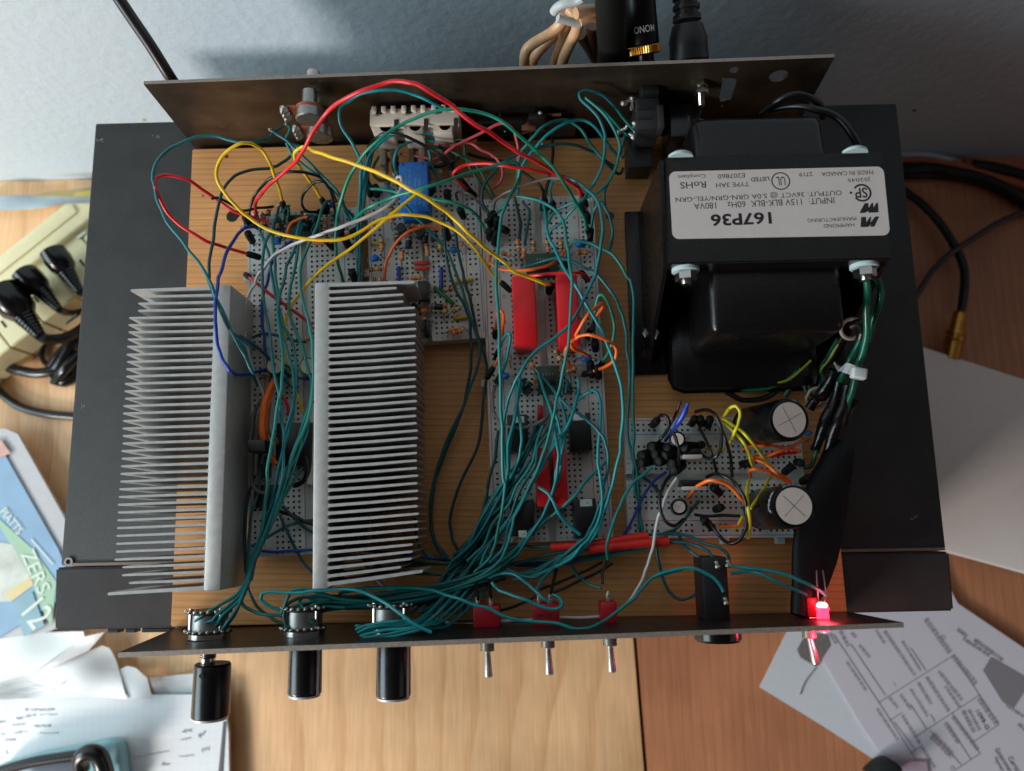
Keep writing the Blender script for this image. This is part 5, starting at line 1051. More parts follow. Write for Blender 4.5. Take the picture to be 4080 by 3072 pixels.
T('F 500,1010,38 600,970 700,980 780,1032,46 850,1092 930,1162 980,1202,50', 'teal wire reaching the middle toggle from the knot', '')
T('F 640,932,34 740,980 830,1000 900,986,38 970,950 1030,892 1100,852,34 1200,790', 'dark teal wire dipping between the toggles and the red sleeves', '', G1, 'dteal')
T('F 1040,900,36 960,980 900,1050 880,1110 905,1150,46', 'teal wire end dropping onto the middle toggle lug', '')
T('F 1150,910,28 1200,982 1270,1042 1390,1086,40', 'dark teal wire to the third toggle lug', '', G1, 'dteal')
SG = 'short black switch wires'
for s, l in (('F 1400,880,26 1200,980 1000,1062 900,1102,30', 'black wire running low behind the middle toggle, upper'), ('F 1480,890,26 1300,990 1100,1082 1000,1132,40', 'black wire running low behind the middle toggle, lower'), ('F 400,960,34 398,1060 410,1175,46', 'black wire down to the first toggle, left lug'), ('F 512,960,34 506,1060 512,1165,46', 'black wire down to the first toggle, right lug'), ('F 1035,930,34 1010,1030 992,1130,46', 'black wire down to the middle toggle'), ('F 590,1262,28 700,1232 830,1170 880,1150,34', 'black wire between first and middle toggles')):
    wire('black', .66, s, l, '', SG)
# --- knot and bundle to the rotary switches
NG = 'teal wires bundled along the front plate'
random.seed(4)
for k, (s, l) in enumerate((
    ('E 2250,870,36 2150,950,42 1950,1040 1750,1100 1500,1150,42 1250,1180 1000,1200 800,1195,46 700,1222 650,1282 642,1345,50', 'uppermost'), ('E 2260,930,34 2150,1000 1900,1080 1650,1150,40 1400,1200 1100,1216 900,1210,44 720,1195 622,1150 590,1190,46 612,1240 645,1285,50', 'second'),
    ('E 2240,980,34 2100,1012 1850,1100 1550,1190,40 1250,1222 1000,1236 800,1262,44 650,1292 500,1310 430,1306,46', 'third'), ('E 2300,800,36 2150,900 1900,1010 1650,1070,40 1450,1100 1250,1130 1100,1150,42 950,1160 800,1150 650,1154,46 560,1172 470,1232 445,1290,50', 'fourth'),
    ('E 440,1290,50 480,1200 512,1120 572,1092,50 682,1106 800,1140 950,1180,46 1150,1190 1350,1160 1550,1122,40 1750,1112 2000,1050 2200,930,34', 'fifth'),
    ('E 430,1262,48 340,1222 280,1180 292,1130,50 370,1116 520,1126 700,1110,52 850,1095 1000,1095 1120,1130,56 1250,1190 1350,1262 1450,1332,62 1560,1402 1640,1440,62', 'sixth'),
    ('E 2230,1010,32 2000,1080 1800,1140 1600,1200,36 1400,1230 1200,1240 980,1245,42 780,1235 700,1250 660,1300 700,1370,50', 'seventh'), ('E 2200,900,32 2050,1000 1800,1080 1500,1125,36 1250,1160 1050,1175 850,1175,40 690,1160 610,1155', 'eighth'))):
    T(s, 'teal wire in the bundle along the front plate, looping onto the middle rotary switch tags', '', NG, 'teal' if k % 3 else 'dteal')
for k, s in enumerate(('E 1035,1420,56 1120,1382 1250,1362 1400,1350,58 1560,1380 1650,1320,50 1760,1200 1900,1060,36 2050,900', 'E 1030,1385,55 1150,1400 1300,1396 1550,1390,57 1680,1300,46 1820,1160 1980,980,32', 'E 1070,1470,57 1180,1440 1350,1420 1560,1396,58 1700,1330,46 1860,1180 2020,1000,32',
        'E 1090,1482,58 1200,1470 1400,1432 1580,1392,58 1730,1350,44 1900,1200 2060,1020,30', 'E 1080,1455,56 1150,1420 1300,1386 1500,1370,57 1640,1280,44 1780,1120 1940,940,30', 'E 1115,1492,58 1250,1482 1420,1450 1570,1412,58 1760,1390,40 1960,1220 2110,1050,28', 'E 1050,1445,57 1140,1402 1290,1374 1480,1362,57 1600,1290,46 1740,1150 1880,1000,32')):
    T(s, 'teal wire in the tight combed bundle behind the rightmost knob', '', 'teal wires combed together behind the rightmost knob')
for k in range(8):
    dx = k * 27; j = random.uniform(-8, 8)
    T('F %d,%d,30 %d,%d %d,%d,26 %d,%d %d,%d,28 %d,%d,30' % (470 + dx * .6 + j, 480 + dx * .8, 400 + dx * .8, 620 + dx * .4, 270 + dx, 780 + j, 165 + dx * 1.2, 960, 80 + dx * 1.4, 1120, -40 + dx * 1.7, 1290 + j), 'dark teal wire in the parallel rake passing under the bright knot of wires', '', 'dark teal wires raking down to the front plate', 'dteal')
T('E 165,1045,42 115,1180,46 160,1240 260,1285 360,1302,48 480,1290 600,1262 750,1232,46 950,1240', 'teal wire swinging from the left fan to the middle rotary switch')
T('E 170,1050,34 190,1130 240,1222 330,1302,36 400,1350 465,1368,46', 'dark green wire swinging low from the left fan to the middle rotary switch', '', G1, 'pine')
for s in ('E 440,1300,48 520,1342 560,1372 600,1392,50', 'E 470,1240,50 465,1320 480,1390 520,1400,50', 'E 640,1290,50 640,1340 680,1370 720,1380,50'):
    T(s, 'short teal wire end soldered onto the middle rotary switch', '', 'short teal wire ends on the middle rotary switch', 'dteal')
# --- verticals between the heatsinks, ending in the fan on the left rotary switch
VG = 'teal wires running down between the heatsinks'
FAN = ['W 920,180,48 850,272 750,332 650,392,52 606,432 600,470 612,505,48', 'W 920,190,48 860,292 790,352 730,402,52 682,442 660,442,51', 'W 925,190,48 880,292 812,362 760,412,52 732,452 700,492,48', 'W 930,190,48 890,292 850,372 802,440,52 772,482,50', 'W 935,190,46 882,312 850,392 812,442,51 790,470,48', 'W 925,200,44 870,300 800,380 740,440 690,430,51']
for s, l, k in (
    ('A 650,1112,33 670,1222 720,1362 752,1482,40 775,1640 C 400,160,42 432,282 462,402 520,502,44 552,622 562,762 550,950,46 530,1100 490,1280 440,1450,46 400,1640 E 340,482,42 262,702 200,882,44', 'leftmost at the top then crossing right', 0),
    ('A 820,1050,33 792,1150 770,1232 730,1300,42 700,1400 690,1600 C 300,180,46 330,352 356,502 370,652,50 390,802 420,930 440,1100,52 460,1250 460,1400 450,1600,48 E 382,452,44 320,622 250,802 200,930,46', 'running straight past the left green ringed capacitor', 1),
    ('A 872,1172,33 802,1152 780,1232 775,1352,42 790,1502 C 400,60,46 420,160 415,302 430,452,50 450,602 450,762 440,902,54 402,1100 370,1300 340,1500,52 332,1640 E 312,402,46 290,602 230,802,44', 'brightest in the middle of the gap', 2),
    ('A 1100,1122,34 1012,1142 970,1262,42 940,1402 882,1522 C 470,20,46 432,130 420,262 440,422,48 490,602 530,742 542,902,48 530,1050 490,1180 460,1350,46 420,1550 E 332,522,42 270,722 200,900,42', 'weaving behind the yellow wire', 3),
    ('A 1030,1122,34 1002,1222 980,1332,42 960,1482 C 528,30,46 506,130 510,282 540,402,46 602,542 640,682 672,802,46 690,862 672,1000 640,1120,48 582,1280 520,1450 480,1620,46 E 372,522,42 300,702 222,862,42', 'bowing right to the heatsink edge', 4),
    ('A 1262,1002,36 1200,1012 1152,1120,44 1110,1242 1050,1382 1002,1502 C 590,30,48 606,150 642,302 680,452,50 692,602 700,750 690,900,50 662,1100 602,1262 532,1422,48 E 422,402,44 352,602 252,802,42', 'starting at the pale blue bead and hugging the right heatsink', 5)):
    T(s + ' ' + FAN[k], 'teal wire between the heatsinks, ' + l, 'a', VG)
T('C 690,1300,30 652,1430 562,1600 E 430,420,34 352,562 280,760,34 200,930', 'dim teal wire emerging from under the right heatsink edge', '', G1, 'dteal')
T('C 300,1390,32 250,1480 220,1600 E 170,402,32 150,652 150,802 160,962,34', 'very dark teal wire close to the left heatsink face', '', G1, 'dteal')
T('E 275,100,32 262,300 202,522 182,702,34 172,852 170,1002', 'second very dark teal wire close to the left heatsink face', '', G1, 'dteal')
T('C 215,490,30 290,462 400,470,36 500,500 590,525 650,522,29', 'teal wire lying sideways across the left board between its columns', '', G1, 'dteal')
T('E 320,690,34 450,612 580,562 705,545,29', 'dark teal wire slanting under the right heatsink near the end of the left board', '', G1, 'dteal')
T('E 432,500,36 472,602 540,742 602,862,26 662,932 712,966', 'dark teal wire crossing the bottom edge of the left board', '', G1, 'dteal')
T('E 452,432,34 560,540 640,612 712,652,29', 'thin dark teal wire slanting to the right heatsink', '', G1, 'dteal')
wire('black', .85, 'E 300,470,33 360,455 440,475 540,512 622,552 712,580,30', 'black wire crossing the lower left board beneath the teal bundle')
wire('blue', .66, 'E 205,742,29 300,792 500,792 712,778,28 960,775,24 1200,792 1500,826 1800,862,22 F 540,886,24 700,902 950,908 1200,872 1400,802 1560,700,26', 'long blue wire skirting the lower edge of the left board, seen again through the fins')
wire('blue', .7, 'C 250,762,31 340,738 430,745 520,800 640,822,33 700,815', 'blue wire between the two green ringed capacitors')
wire('blue', .74, 'A 930,1320,34 850,1380 790,1450,38 755,1530 730,1650 C 300,130,38 290,300 300,480,36 330,650 400,780 480,830,31', 'dark blue wire curving down the left side of the left board')
wire('red', .78, 'C 185,10,31 240,55,38 330,130 450,215,38 560,295 690,395,31', 'red wire lying diagonally across the left board under the teal ones', 's')
wire('orange', 1.5, 'C 392,825,36 350,900 310,1000,42 290,1130 292,1260,42 320,1370 360,1440 400,1500,34', 'thick orange wire bowed beside the left heatsink', '', OG)
wire('orange', 1.3, 'C 410,815,34 372,900 335,1000,40 315,1130 312,1240,40 325,1350,34', 'second thick orange wire nested inside the first bow', '', OG)
wire('red', .74, 'C 430,940,32 480,1010 500,1080 520,1180,29', 'short dark red wire deep between the heatsinks')
wire('grey', .9, 'C 285,980,34 225,1100 205,1200 200,1320,36 205,1450 205,1580 E 210,260,34 260,320 330,330', 'dark grey cable hugging the left heatsink face')
wire('grey', .8, 'C 350,1010,32 335,1150 340,1250 400,1300,34 420,1420 440,1520,30', 'second grey wire curving under the teal bundle')
wire('black', 1.2, 'E 540,270,30 600,250 640,200 660,120,34 640,40', 'thick black wire arc at the lower right heatsink edge')

# --- more strands of the same tangle
import re as _re
random.seed(77)
def jit(s, a_, zo):
    ox, oy = random.uniform(-a_, a_), random.uniform(-a_ * .4, a_ * .4)
    def f(m):
        return '%.0f,%.0f%s' % (float(m.group(1)) + ox + random.uniform(-a_, a_) * .55, float(m.group(2)) + oy + random.uniform(-a_, a_) * .3, (',%.1f' % (float(m.group(3)) + zo)) if m.group(3) else '')
    return _re.sub(r'(-?[\d.]+),(-?[\d.]+)(?:,(-?[\d.]+))?', f, s)
for k, (s, l, g, n_, aj, cl_) in enumerate((
    ('D 900,1180,38 850,1300 790,1450,40 720,1560 F 640,330,36 560,450 450,600,30 340,740 240,860', 'teal strand in the slanting sheaf over the lower left black relay', 'teal strands of the slanting sheaf', 3, 60, 'teal'),
    ('D 1010,1200,40 960,1350 900,1500,42 F 800,300,40 700,460 600,620,34 480,780 380,900', 'teal strand crossing the slim red capacitors towards the knot', 'teal strands over the slim red pair', 3, 60, 'teal'),
    ('F 1400,300,38 1380,450 1300,600,38 1180,750 1000,880,32 820,960 640,1010', 'teal strand sweeping from the lower right black relay to the knot', 'teal strands sweeping to the knot', 3, 60, 'teal'),
    ('F 1700,780,28 1500,820 1250,860,28 1000,880 750,900,26 500,930 250,980', 'dark teal strand running level below the red sleeves', 'dark teal strands below the red sleeves', 4, 50, 'dteal'),
    ('F 600,500,30 480,680 360,850,28 220,1000 100,1130 -60,1260,36', 'dark teal strand from the left board edge to the comb of wires', 'dark teal strands from the board edge', 4, 60, 'dteal'),
    ('C 640,1100,44 600,1250 540,1400,46 480,1560 E 430,300,42 350,520 270,720,42 200,900 160,1030', 'teal strand low between the heatsinks', 'teal strands low between the heatsinks', 5, 34, 'teal'),
    ('A 1560,560,40 1530,700 1500,900,38 1480,1150 1465,1400,32 1460,1640', 'teal strand dropping between left and half length boards', 'teal strands between the boards', 2, 22, 'dteal'),
    ('E 2100,980,34 1900,1060 1650,1130,38 1350,1180 1050,1200,42 760,1215 560,1260', 'teal strand in the bundle along the front plate', 'teal strands along the front plate', 4, 44, 'teal'))):
    for q in range(n_): T(jit(s, aj, random.uniform(-3, 3)), l, '', g, cl_ if q % 3 else ('dteal' if cl_ == 'teal' else 'teal'))
# --- dark descending trio right of the fin tips
DG = 'dark teal wires descending over bare pine beside the right heatsink'
for s, l in (('B 138,1080,42 140,1250 152,1400,38 190,1600 D 242,130,34 300,232 342,342 352,500,30 356,650 340,800 300,1002,26 242,1182 160,1382 90,1560 F 60,252,24 40,422 40,602 80,742 172,852,24', 'leftmost, starting under the yellow wires'), ('A 1828,1034,44 1885,1102 1950,1160 B 0,1216,42 80,1302 152,1382,38 200,1502 262,1642 D 302,172,34 350,332 390,442 422,562,30 410,702 360,852 302,1022,26 190,1250 110,1450 F 62,222,24 30,402 30,560 60,720 140,850,24', 'starting on the blue relay'),
        ('B 172,1130,40 220,1232 242,1352,36 272,1502 D 302,20,34 342,160 370,302 402,452,30 452,602 476,722 466,902,26 440,1102 430,1252 390,1402 300,1580 F 290,202,24 220,382 186,562 210,702 262,812,24', 'the one bulging closest to the right board')):
    T(s, 'dark teal wire over pine, ' + l, '', DG, 'dteal')
for s, l in (('E 1510,520,22 1522,682 1562,782 1652,852,22', 'nearer the fins'), ('E 1630,500,22 1642,652 1722,792 1782,852,22', 'further from the fins')):
    T(s, 'short dark teal wire low on pine below the fin tips, ' + l, '', DG, 'dteal')
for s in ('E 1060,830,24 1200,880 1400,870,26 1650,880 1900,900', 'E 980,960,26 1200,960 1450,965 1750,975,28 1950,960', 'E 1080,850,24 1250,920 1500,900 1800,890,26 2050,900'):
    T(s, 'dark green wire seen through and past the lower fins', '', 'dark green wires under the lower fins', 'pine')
# --- small tangled ends round adapters
random.seed(9)
def curl(c, x, y, z, col, n, spread, label, group):
    for k in range(n):
        a = random.uniform(0, 6.28); L = random.uniform(.5, 1) * spread; b2 = a + random.uniform(.6, 1.6) * random.choice((-1, 1))
        x0, y0 = x + random.uniform(-.4, .4) * spread, y + random.uniform(-.4, .4) * spread
        T('%s %d,%d,29 %d,%d,%d %d,%d,%d %d,%d,29' % (c, x0, y0, x0 + L * .5 * math.cos(a), y0 + L * .5 * math.sin(a), z, x0 + L * math.cos(b2), y0 + L * math.sin(b2), z - 1, x0 + L * 1.3 * math.cos(b2), y0 + L * 1.2 * math.sin(b2)), label, '', group, col, .6)
curl('D', 1130, 900, 38, 'dteal', 7, 90, 'short dark teal wire end tangled right of the lower green adapter', 'tangled wire ends at the lower green adapter')
curl('D', 800, 850, 36, 'dteal', 4, 80, 'short dark teal wire end tangled left of the lower green adapter', 'tangled wire ends at the lower green adapter')
curl('A', 850, 1110, 37, 'dteal', 6, 90, 'short dark teal wire end tangled left of the first green adapter', 'tangled wire ends at the first green adapter')
curl('A', 1090, 1150, 37, 'dteal', 4, 80, 'short dark teal wire end tangled right of the first green adapter', 'tangled wire ends at the first green adapter')
curl('A', 850, 1260, 35, 'black', 4, 70, 'short black wire end on the left board below the adapter', 'tangled black wire ends on the left board')
curl('C', 480, 800, 36, 'dteal', 5, 90, 'short dark wire end between the green ringed capacitors', 'tangled wire ends between the green ringed capacitors')
curl('E', 1000, 640, 33, 'black', 3, 60, 'short dark wire end glimpsed through the lower fins', 'dark wire ends under the fins')
# loose black connector housings
def loose(c, x0, y0, x1, y1, label, group, r=1.7, z0=37, z1=29):
    p, q = PC(c, x0, y0, z0), PC(c, x1, y1, z1); root = thing('wire_connector', label, 'connector', q, group); d = (q - p); L = d.length; d.normalize()
    bm = B(); lathe(bm, p, d, [(0, r * .5), (.6, r * .9), (2, r), (L - .5, r * .92), (L, r * .5)], 12); obj('connector_housing', bm, m_hous, root, 40)
    bm = B(); tube(bm, [q - d, q + d * .8, V((q.x + d.x, q.y + d.y, 25.2))], .3, 6, 1); obj('pin', bm, m_lead, root)
for c, x0, y0, x1, y1, l, g in (('A', 550, 1120, 590, 1200, 'upper black connector at the left board corner', 'L'), ('A', 570, 1250, 615, 1330, 'lower black connector at the left board corner', 'L'), ('A', 1200, 1310, 1255, 1375, 'black connector beneath the yellow sweep', 'L'), ('A', 1340, 1290, 1400, 1400, 'big black connector at the right rail of the left board', 'L'), ('A', 1300, 1240, 1360, 1330, 'black connector where the white wire crosses', 'L'), ('A', 1400, 1555, 1430, 1640, 'black connector just above the right heatsink', 'L'), ('A', 1590, 880, 1605, 960, 'black connector beside the relay at the left rail', 'H'),
        ('Q', 1200, 560, 1140, 640, 'black connector right behind the relay', 'H'), ('Q', 1400, 600, 1420, 700, 'black connector between relay and right rail', 'H'), ('Q', 1590, 850, 1650, 980, 'black connector in the right rail of the half board', 'H'), ('Q', 1370, 1150, 1430, 1290, 'black connector right of the orange arch', 'H'),
        ('B', 520, 1100, 510, 1200, 'black connector top of the clump at the rail', 'R'), ('B', 560, 1130, 560, 1240, 'black connector second in the clump', 'R'), ('B', 500, 1230, 500, 1300, 'black connector third in the clump', 'R'), ('B', 560, 1240, 540, 1350, 'black connector lowest in the clump', 'R'), ('B', 600, 1220, 640, 1240, 'black connector pointing sideways from the clump', 'R'), ('B', 1270, 1100, 1290, 1170, 'black connector at the far rail top', 'R'), ('B', 1250, 1010, 1245, 1080, 'black connector with pale wire at far rail', 'R'),
        ('D', 1340, 520, 1345, 590, 'black connector under the sea green loop', 'R'), ('D', 1300, 680, 1320, 800, 'left black connector of the pair by the orange loop', 'R'), ('D', 1360, 720, 1370, 810, 'right black connector of the pair by the orange loop', 'R'), ('D', 980, 80, 975, 130, 'black connector between the big red capacitors', 'R'),
        ('G', 440, 345, 400, 390, 'black connector at the far rail, first', 'S'), ('G', 740, 330, 710, 380, 'black connector at the far rail, second', 'S'), ('G', 780, 330, 790, 380, 'black connector at the far rail, third', 'S'), ('G', 860, 330, 840, 400, 'black connector at the far rail, fourth', 'S'), ('G', 1590, 690, 1545, 680, 'black connector upper one right of the lower big capacitor', 'S'), ('G', 1650, 800, 1590, 840, 'black connector touching the lower big capacitor', 'S'), ('G', 1510, 715, 1450, 765, 'black connector flat on the board between capacitors', 'S'), ('G', 800, 540, 740, 560, 'black connector near the upper regulator', 'S'), ('G', 1180, 690, 1110, 700, 'black connector under the yellow wires', 'S'),
        ('G', 950, 1040, 900, 1060, 'black connector below the orange arch', 'S'), ('G', 880, 880, 940, 930, 'black connector inside the orange arch', 'S'), ('G', 800, 1130, 880, 1210, 'long black connector at the near rail', 'S')):
    loose(c, x0, y0, x1, y1, l, {'L': 'black connectors on the left board', 'H': 'black connectors on the half length board', 'R': 'black connectors on the right board', 'S': 'black connectors on the sideways board'}[g], 1.9)
# heap of black housings on the sideways board
for k, (x0, y0, x1, y1) in enumerate(((300, 640, 420, 600), (290, 690, 420, 660), (380, 560, 480, 560), (400, 620, 520, 600), (430, 680, 560, 640), (500, 560, 610, 620), (540, 700, 640, 660), (480, 640, 640, 560), (560, 760, 640, 700), (640, 560, 740, 560))):
    loose('G', x0, y0, x1, y1, 'black connector in the dense black heap left on the sideways board', 'heap of black connectors on the sideways board', 2.5, 40, 32)
# --- sideways board wires
GG = 'wires over the sideways board'
for col, r, s, l in (
    ('lemon', .74, 'G 960,332,34 1002,272 1060,236,52 1096,272 1092,350 1060,432,52 1012,540,36', 'lemon yellow wire in a small upright hook left of the upper big capacitor'), ('lemon', .74, 'G 950,345,36 1040,432 1120,522,48 1170,622 1196,712,36', 'lemon yellow wire, left of the two running down between the capacitors'), ('lemon', .74, 'G 962,340,38 1062,402 1150,472,50 1230,572 1292,652 1336,712,36', 'lemon yellow wire, right of the two running down between the capacitors'),
    ('lemon', .7, 'G 1342,790,34 1290,882 1222,992,46 1182,1052,48', 'lemon yellow wire forming the right arm of the Y'), ('lemon', .8, 'G 1166,830,36 1150,922 1166,1050,52 1178,1180 1162,1292,44', 'lemon yellow wire straight upright past the lower big capacitor'), ('lemon', .7, 'G 1122,1110,36 1082,1182 1050,1232,30', 'lemon yellow short wire at the near rail'), ('lemon', .66, 'G 770,545,31 850,582 912,602 975,570,31', 'lemon yellow short wire near the upper regulator'),
    ('orange', .8, 'G 680,970,38 742,890 812,842 880,825,54 960,842 1042,902 1112,982,48 1152,1052,34', 'orange wire arching over the lower regulator'), ('orange', .76, 'G 1110,588,32 1182,556 1282,550,40 1402,562 1502,580 1580,602,32', 'orange wire nearly straight below the upper big capacitor'), ('orange', .76, 'G 1600,508,32 1522,552 1422,592,40 1332,625 1262,642,38 1200,640', 'orange wire crossing the straight one to the board end'),
    ('orange', .76, 'G 1190,645,36 1290,692 1382,762,44 1452,802 1500,842,36', 'orange wire slanting down to the lower big capacitor'), ('orange', .76, 'G 1182,800,32 1172,752 1212,736,42 1302,756 1382,792 1480,842,36', 'orange wire hooked at its left end beside the yellow wires'), ('red', .66, 'G 1340,632,32 1450,618 1562,602,31', 'short red wire under the crossed orange ones'), ('orange', .66, 'G 930,1192,30 1030,1192 1122,1180,33', 'short orange wire at the near rail'),
    ('black', .8, 'G 425,372,32 452,322 502,310,42 532,362 520,432 470,492,40 430,542,34', 'black wire hook at the far left corner of the sideways board'), ('black', .8, 'G 742,282,34 832,265 902,312,48 942,402 950,522 920,622,50 870,652 800,632 750,570,34', 'black wire in a tall oval loop at the middle of the sideways board'), ('black', .72, 'G 762,370,34 822,502 872,622,44 902,722 912,772,34', 'black wire slanting through the oval loop'),
    ('black', .76, 'G 920,330,34 970,470,46 1002,562 1026,682 1036,802,34', 'black wire parallel to the loop on its right'), ('black', .8, 'G 830,802,34 882,780 962,792,48 1062,852 1130,962,52 1150,1082 1142,1202 1100,1292,46 1030,1332 960,1302 900,1232,36 850,1150', 'black wire in the biggest ring, hanging off the near edge of the board'),
    ('black', .8, 'G 560,760,36 500,850 462,952,46 462,1050 482,1130 540,1182,46 602,1176 642,1140,34', 'black wire ring round the lower small capacitor'), ('black', .66, 'G 625,200,44 602,262 560,352 530,402,34', 'black wire beside the blue capped one'), ('black', .8, 'G 562,440,46 602,542,48 612,602 602,760,36', 'black wire crossing over the upper small capacitor'), ('black', .7, 'G 730,1100,32 822,1112 950,1106 1100,1112,34', 'black wire lying straight near the near rail')):
    wire(col, r, s, l, '', GG)
bm = B(); pts = parse('G 683,212,52 652,292,50 602,372,46 560,432,40 500,512,34'); tube(bm, pts, 1.0, 10, 1.5, rr=lambda t: 1.25 if .12 < t < .5 else .8); obj('jumper_wire', bm, m_w['blue'], None, 60, label='bright blue wire with a swollen middle rising above the sideways board', cat='wire')
# --- transformer leads
HG = 'thick green transformer leads'
m_w['thickgreen'] = mat('lead_green', (10, 88, 66), .28, spec=.5, var=.1, vscale=150)
for s, l in (('H 1108,175,76 1112,300,72 1102,450,66 1110,600 1092,750,58 1052,882,54 1022,962,50 1000,1082,46 962,1200,42 930,1290,40', 'thick green lead hanging straight down from the right hand bolt'), ('H 1130,180,70 1202,242,68 1216,332 1202,442,62 1162,542 1142,622,56 1112,722,52', 'thick green lead with printed writing bulging to the right'), ('H 1092,640,54 1022,782,50 972,872,48 922,982,44 890,1062,40', 'thick green lead passing under the nylon tie'), ('H 892,702,44 802,852,36 742,962,30 738,1080,28 740,1120,28', 'thick green lead with a yellow stripe lying by the pine edge'), ('H 452,1160,26 500,1082 542,1002,30 592,932,34', 'thick green lead going down behind the upper big capacitor')):
    wire('thickgreen', 1.55, s, l, '', HG, 'transformer_lead')
for col, r, s, l in (('yg', .5, 'H 882,740,46 822,842 752,932,34 730,985,30', 'thin yellow green striped lead beside the pine edge'), ('yg', .6, 'H 290,1060,30 402,1050 502,1012,34 602,932 662,872,36', 'yellow green lead curved under the black transformer'), ('black', 1.3, 'H -20,1120,26 102,1182 250,1184,26 370,1132 472,1042,28 562,962,34', 'thick black lead looping below the transformer'), ('pine', 1.1, 'H 60,1090,28 200,1110 330,1090,30 450,1030 560,960,34', 'dark green lead looping just above the black one'),
        ('pine', .8, 'H 565,965,32 602,1062 640,1192,30', 'thin dark lead left of the pair above the capacitor'), ('pine', .8, 'H 600,960,32 642,1072 672,1165,30', 'thin dark lead right of the pair above the capacitor'), ('black', 2.2, 'H 980,600,54 1040,580,56 1072,642,54 1042,742,50 992,842,46 940,930,42', 'fat black lead leaving through the pale grommet'), ('black', 1.5, 'H 930,660,48 870,760,42 800,870,36 760,960,30', 'black lead beside the pale grommet'),
        ('pine', 1.0, 'G 1708,590,34 1682,682,32 1642,722,33 1600,730', 'green lead into the upper black connector'), ('pine', 1.0, 'G 1812,655,36 1742,742,32 1662,782,33 1640,800', 'green lead into the connector touching the capacitor'), ('pine', 1.0, 'G 1795,680,34 1730,780,30 1650,840,31', 'lowest green lead by the lower big capacitor'),
        ('black', 1.7, 'T 890,500,52 1000,422,62 1100,376,66 1200,392,66 1280,450,62 1300,530,56', 'black lead arching behind the transformer up the rear plate'), ('black', 1.7, 'T 950,480,54 1100,456,62 1250,476,66 1380,522,66 1462,602,66 1532,715,64', 'black lead curving from behind the transformer over its right shoulder')):
    wire(col, r, s, l, '', 'other leads around the transformer', 'transformer_lead')
m_tape = mat('black_heat_shrink', (13, 13, 16), .26, spec=.5, var=.2, vscale=300, bump=.3, bscale=500)
for lbl, s, r, fl in (('black heat shrink splice touching the pine edge above the capacitor', 'H 852,950,42 802,1062,38 742,1152,34 700,1180,32 650,1260,30', 3.2, .3), ('long black heat shrink splice, left one of the pair pointing down', 'H 890,1050,40 850,1200,38 782,1352,36 712,1540,32 690,1595,31', 3.1, .2), ('long black heat shrink splice, right one of the pair pointing down', 'H 960,1080,42 902,1300,40 842,1452,36 795,1600,33 780,1652,32', 3.2, .2), ('short wrinkled black splice lying against the long pair', 'H 1010,1180,40 950,1290,38 890,1400,34 850,1500,33', 3.0, .5)):
    pts = parse(s); bm = B(); tube(bm, pts, r, 14, 2, rr=lambda t: .82 + .18 * math.sin(t * 9 + r)); obj('heat_shrink_splice', bm, m_tape, None, 60, label=lbl, cat='splice', group='black heat shrink splices')
for lbl, x, y, z, r in (('pale plastic grommet beside the transformer bell with a fat black lead through it', 985, 620, 50, 4.6),):
    p = PC('H', x, y, z); bm = B(); n = 28
    rs = []
    for i in range(n):
        a = 2 * math.pi * i / n; c = p + V((math.cos(a) * r, math.sin(a) * r * .9, math.sin(a) * 1.5)); rs.append(c)
    tube(bm, rs + [rs[0]], .9, 8, curve=False); obj('grommet', bm, mat('grommet_pale', (176, 160, 148), .5), smooth=60, label=lbl, cat='grommet')
p = PC('H', 710, 1170, 30); bm = B(); rs = [p + V((math.cos(a) * 4.6, math.sin(a) * 4.2, math.sin(a) * 2)) for a in [2 * math.pi * i / 24 for i in range(25)]]; tube(bm, rs, .9, 8, curve=False); obj('grommet', bm, mat('grommet_pale', (176, 160, 148), .5), smooth=60, label='pale plastic ring half hidden by black splices beside the upper big capacitor', cat='grommet')
zt_ = thing('cable_tie', 'translucent white nylon tie cinching the thick green leads', 'cable tie', PC('H', 1000, 950, 50)); m_ny = mat('nylon_white', (200, 204, 204), .4, spec=.4, trans=.15)
a, b_, c_ = PC('H', 872, 915, 50), PC('H', 930, 925, 57), PC('H', 1010, 955, 58)
bm = B(); pts = [PC('H', 868, 925, 44), PC('H', 885, 918, 52), b_, c_, PC('H', 1090, 985, 50)]
for q0_, q1_ in zip(catmull(pts, 1.5), catmull(pts, 1.5)[1:]):
    d = (q1_ - q0_).normalized(); sd_ = V((0, 0, 1)).cross(d).normalized() * 2.3; n_ = sd_.cross(d).normalized() * .5
    quadN(bm, [q0_ + sd_, q1_ + sd_, q1_ - sd_, q0_ - sd_]); quadN(bm, [q0_ + sd_ + n_, q0_ - sd_ + n_, q1_ - sd_ + n_, q1_ + sd_ + n_])
obj('strap', bm, m_ny, zt_)
bm = B(); p = PC('H', 1058, 970, 60); box(bm, p + V((0, 0, -2)), (6.2, 4.8, 4.4), rz(math.radians(-12)), .9, 3); obj('tie_head', bm, m_ny, zt_, 40)
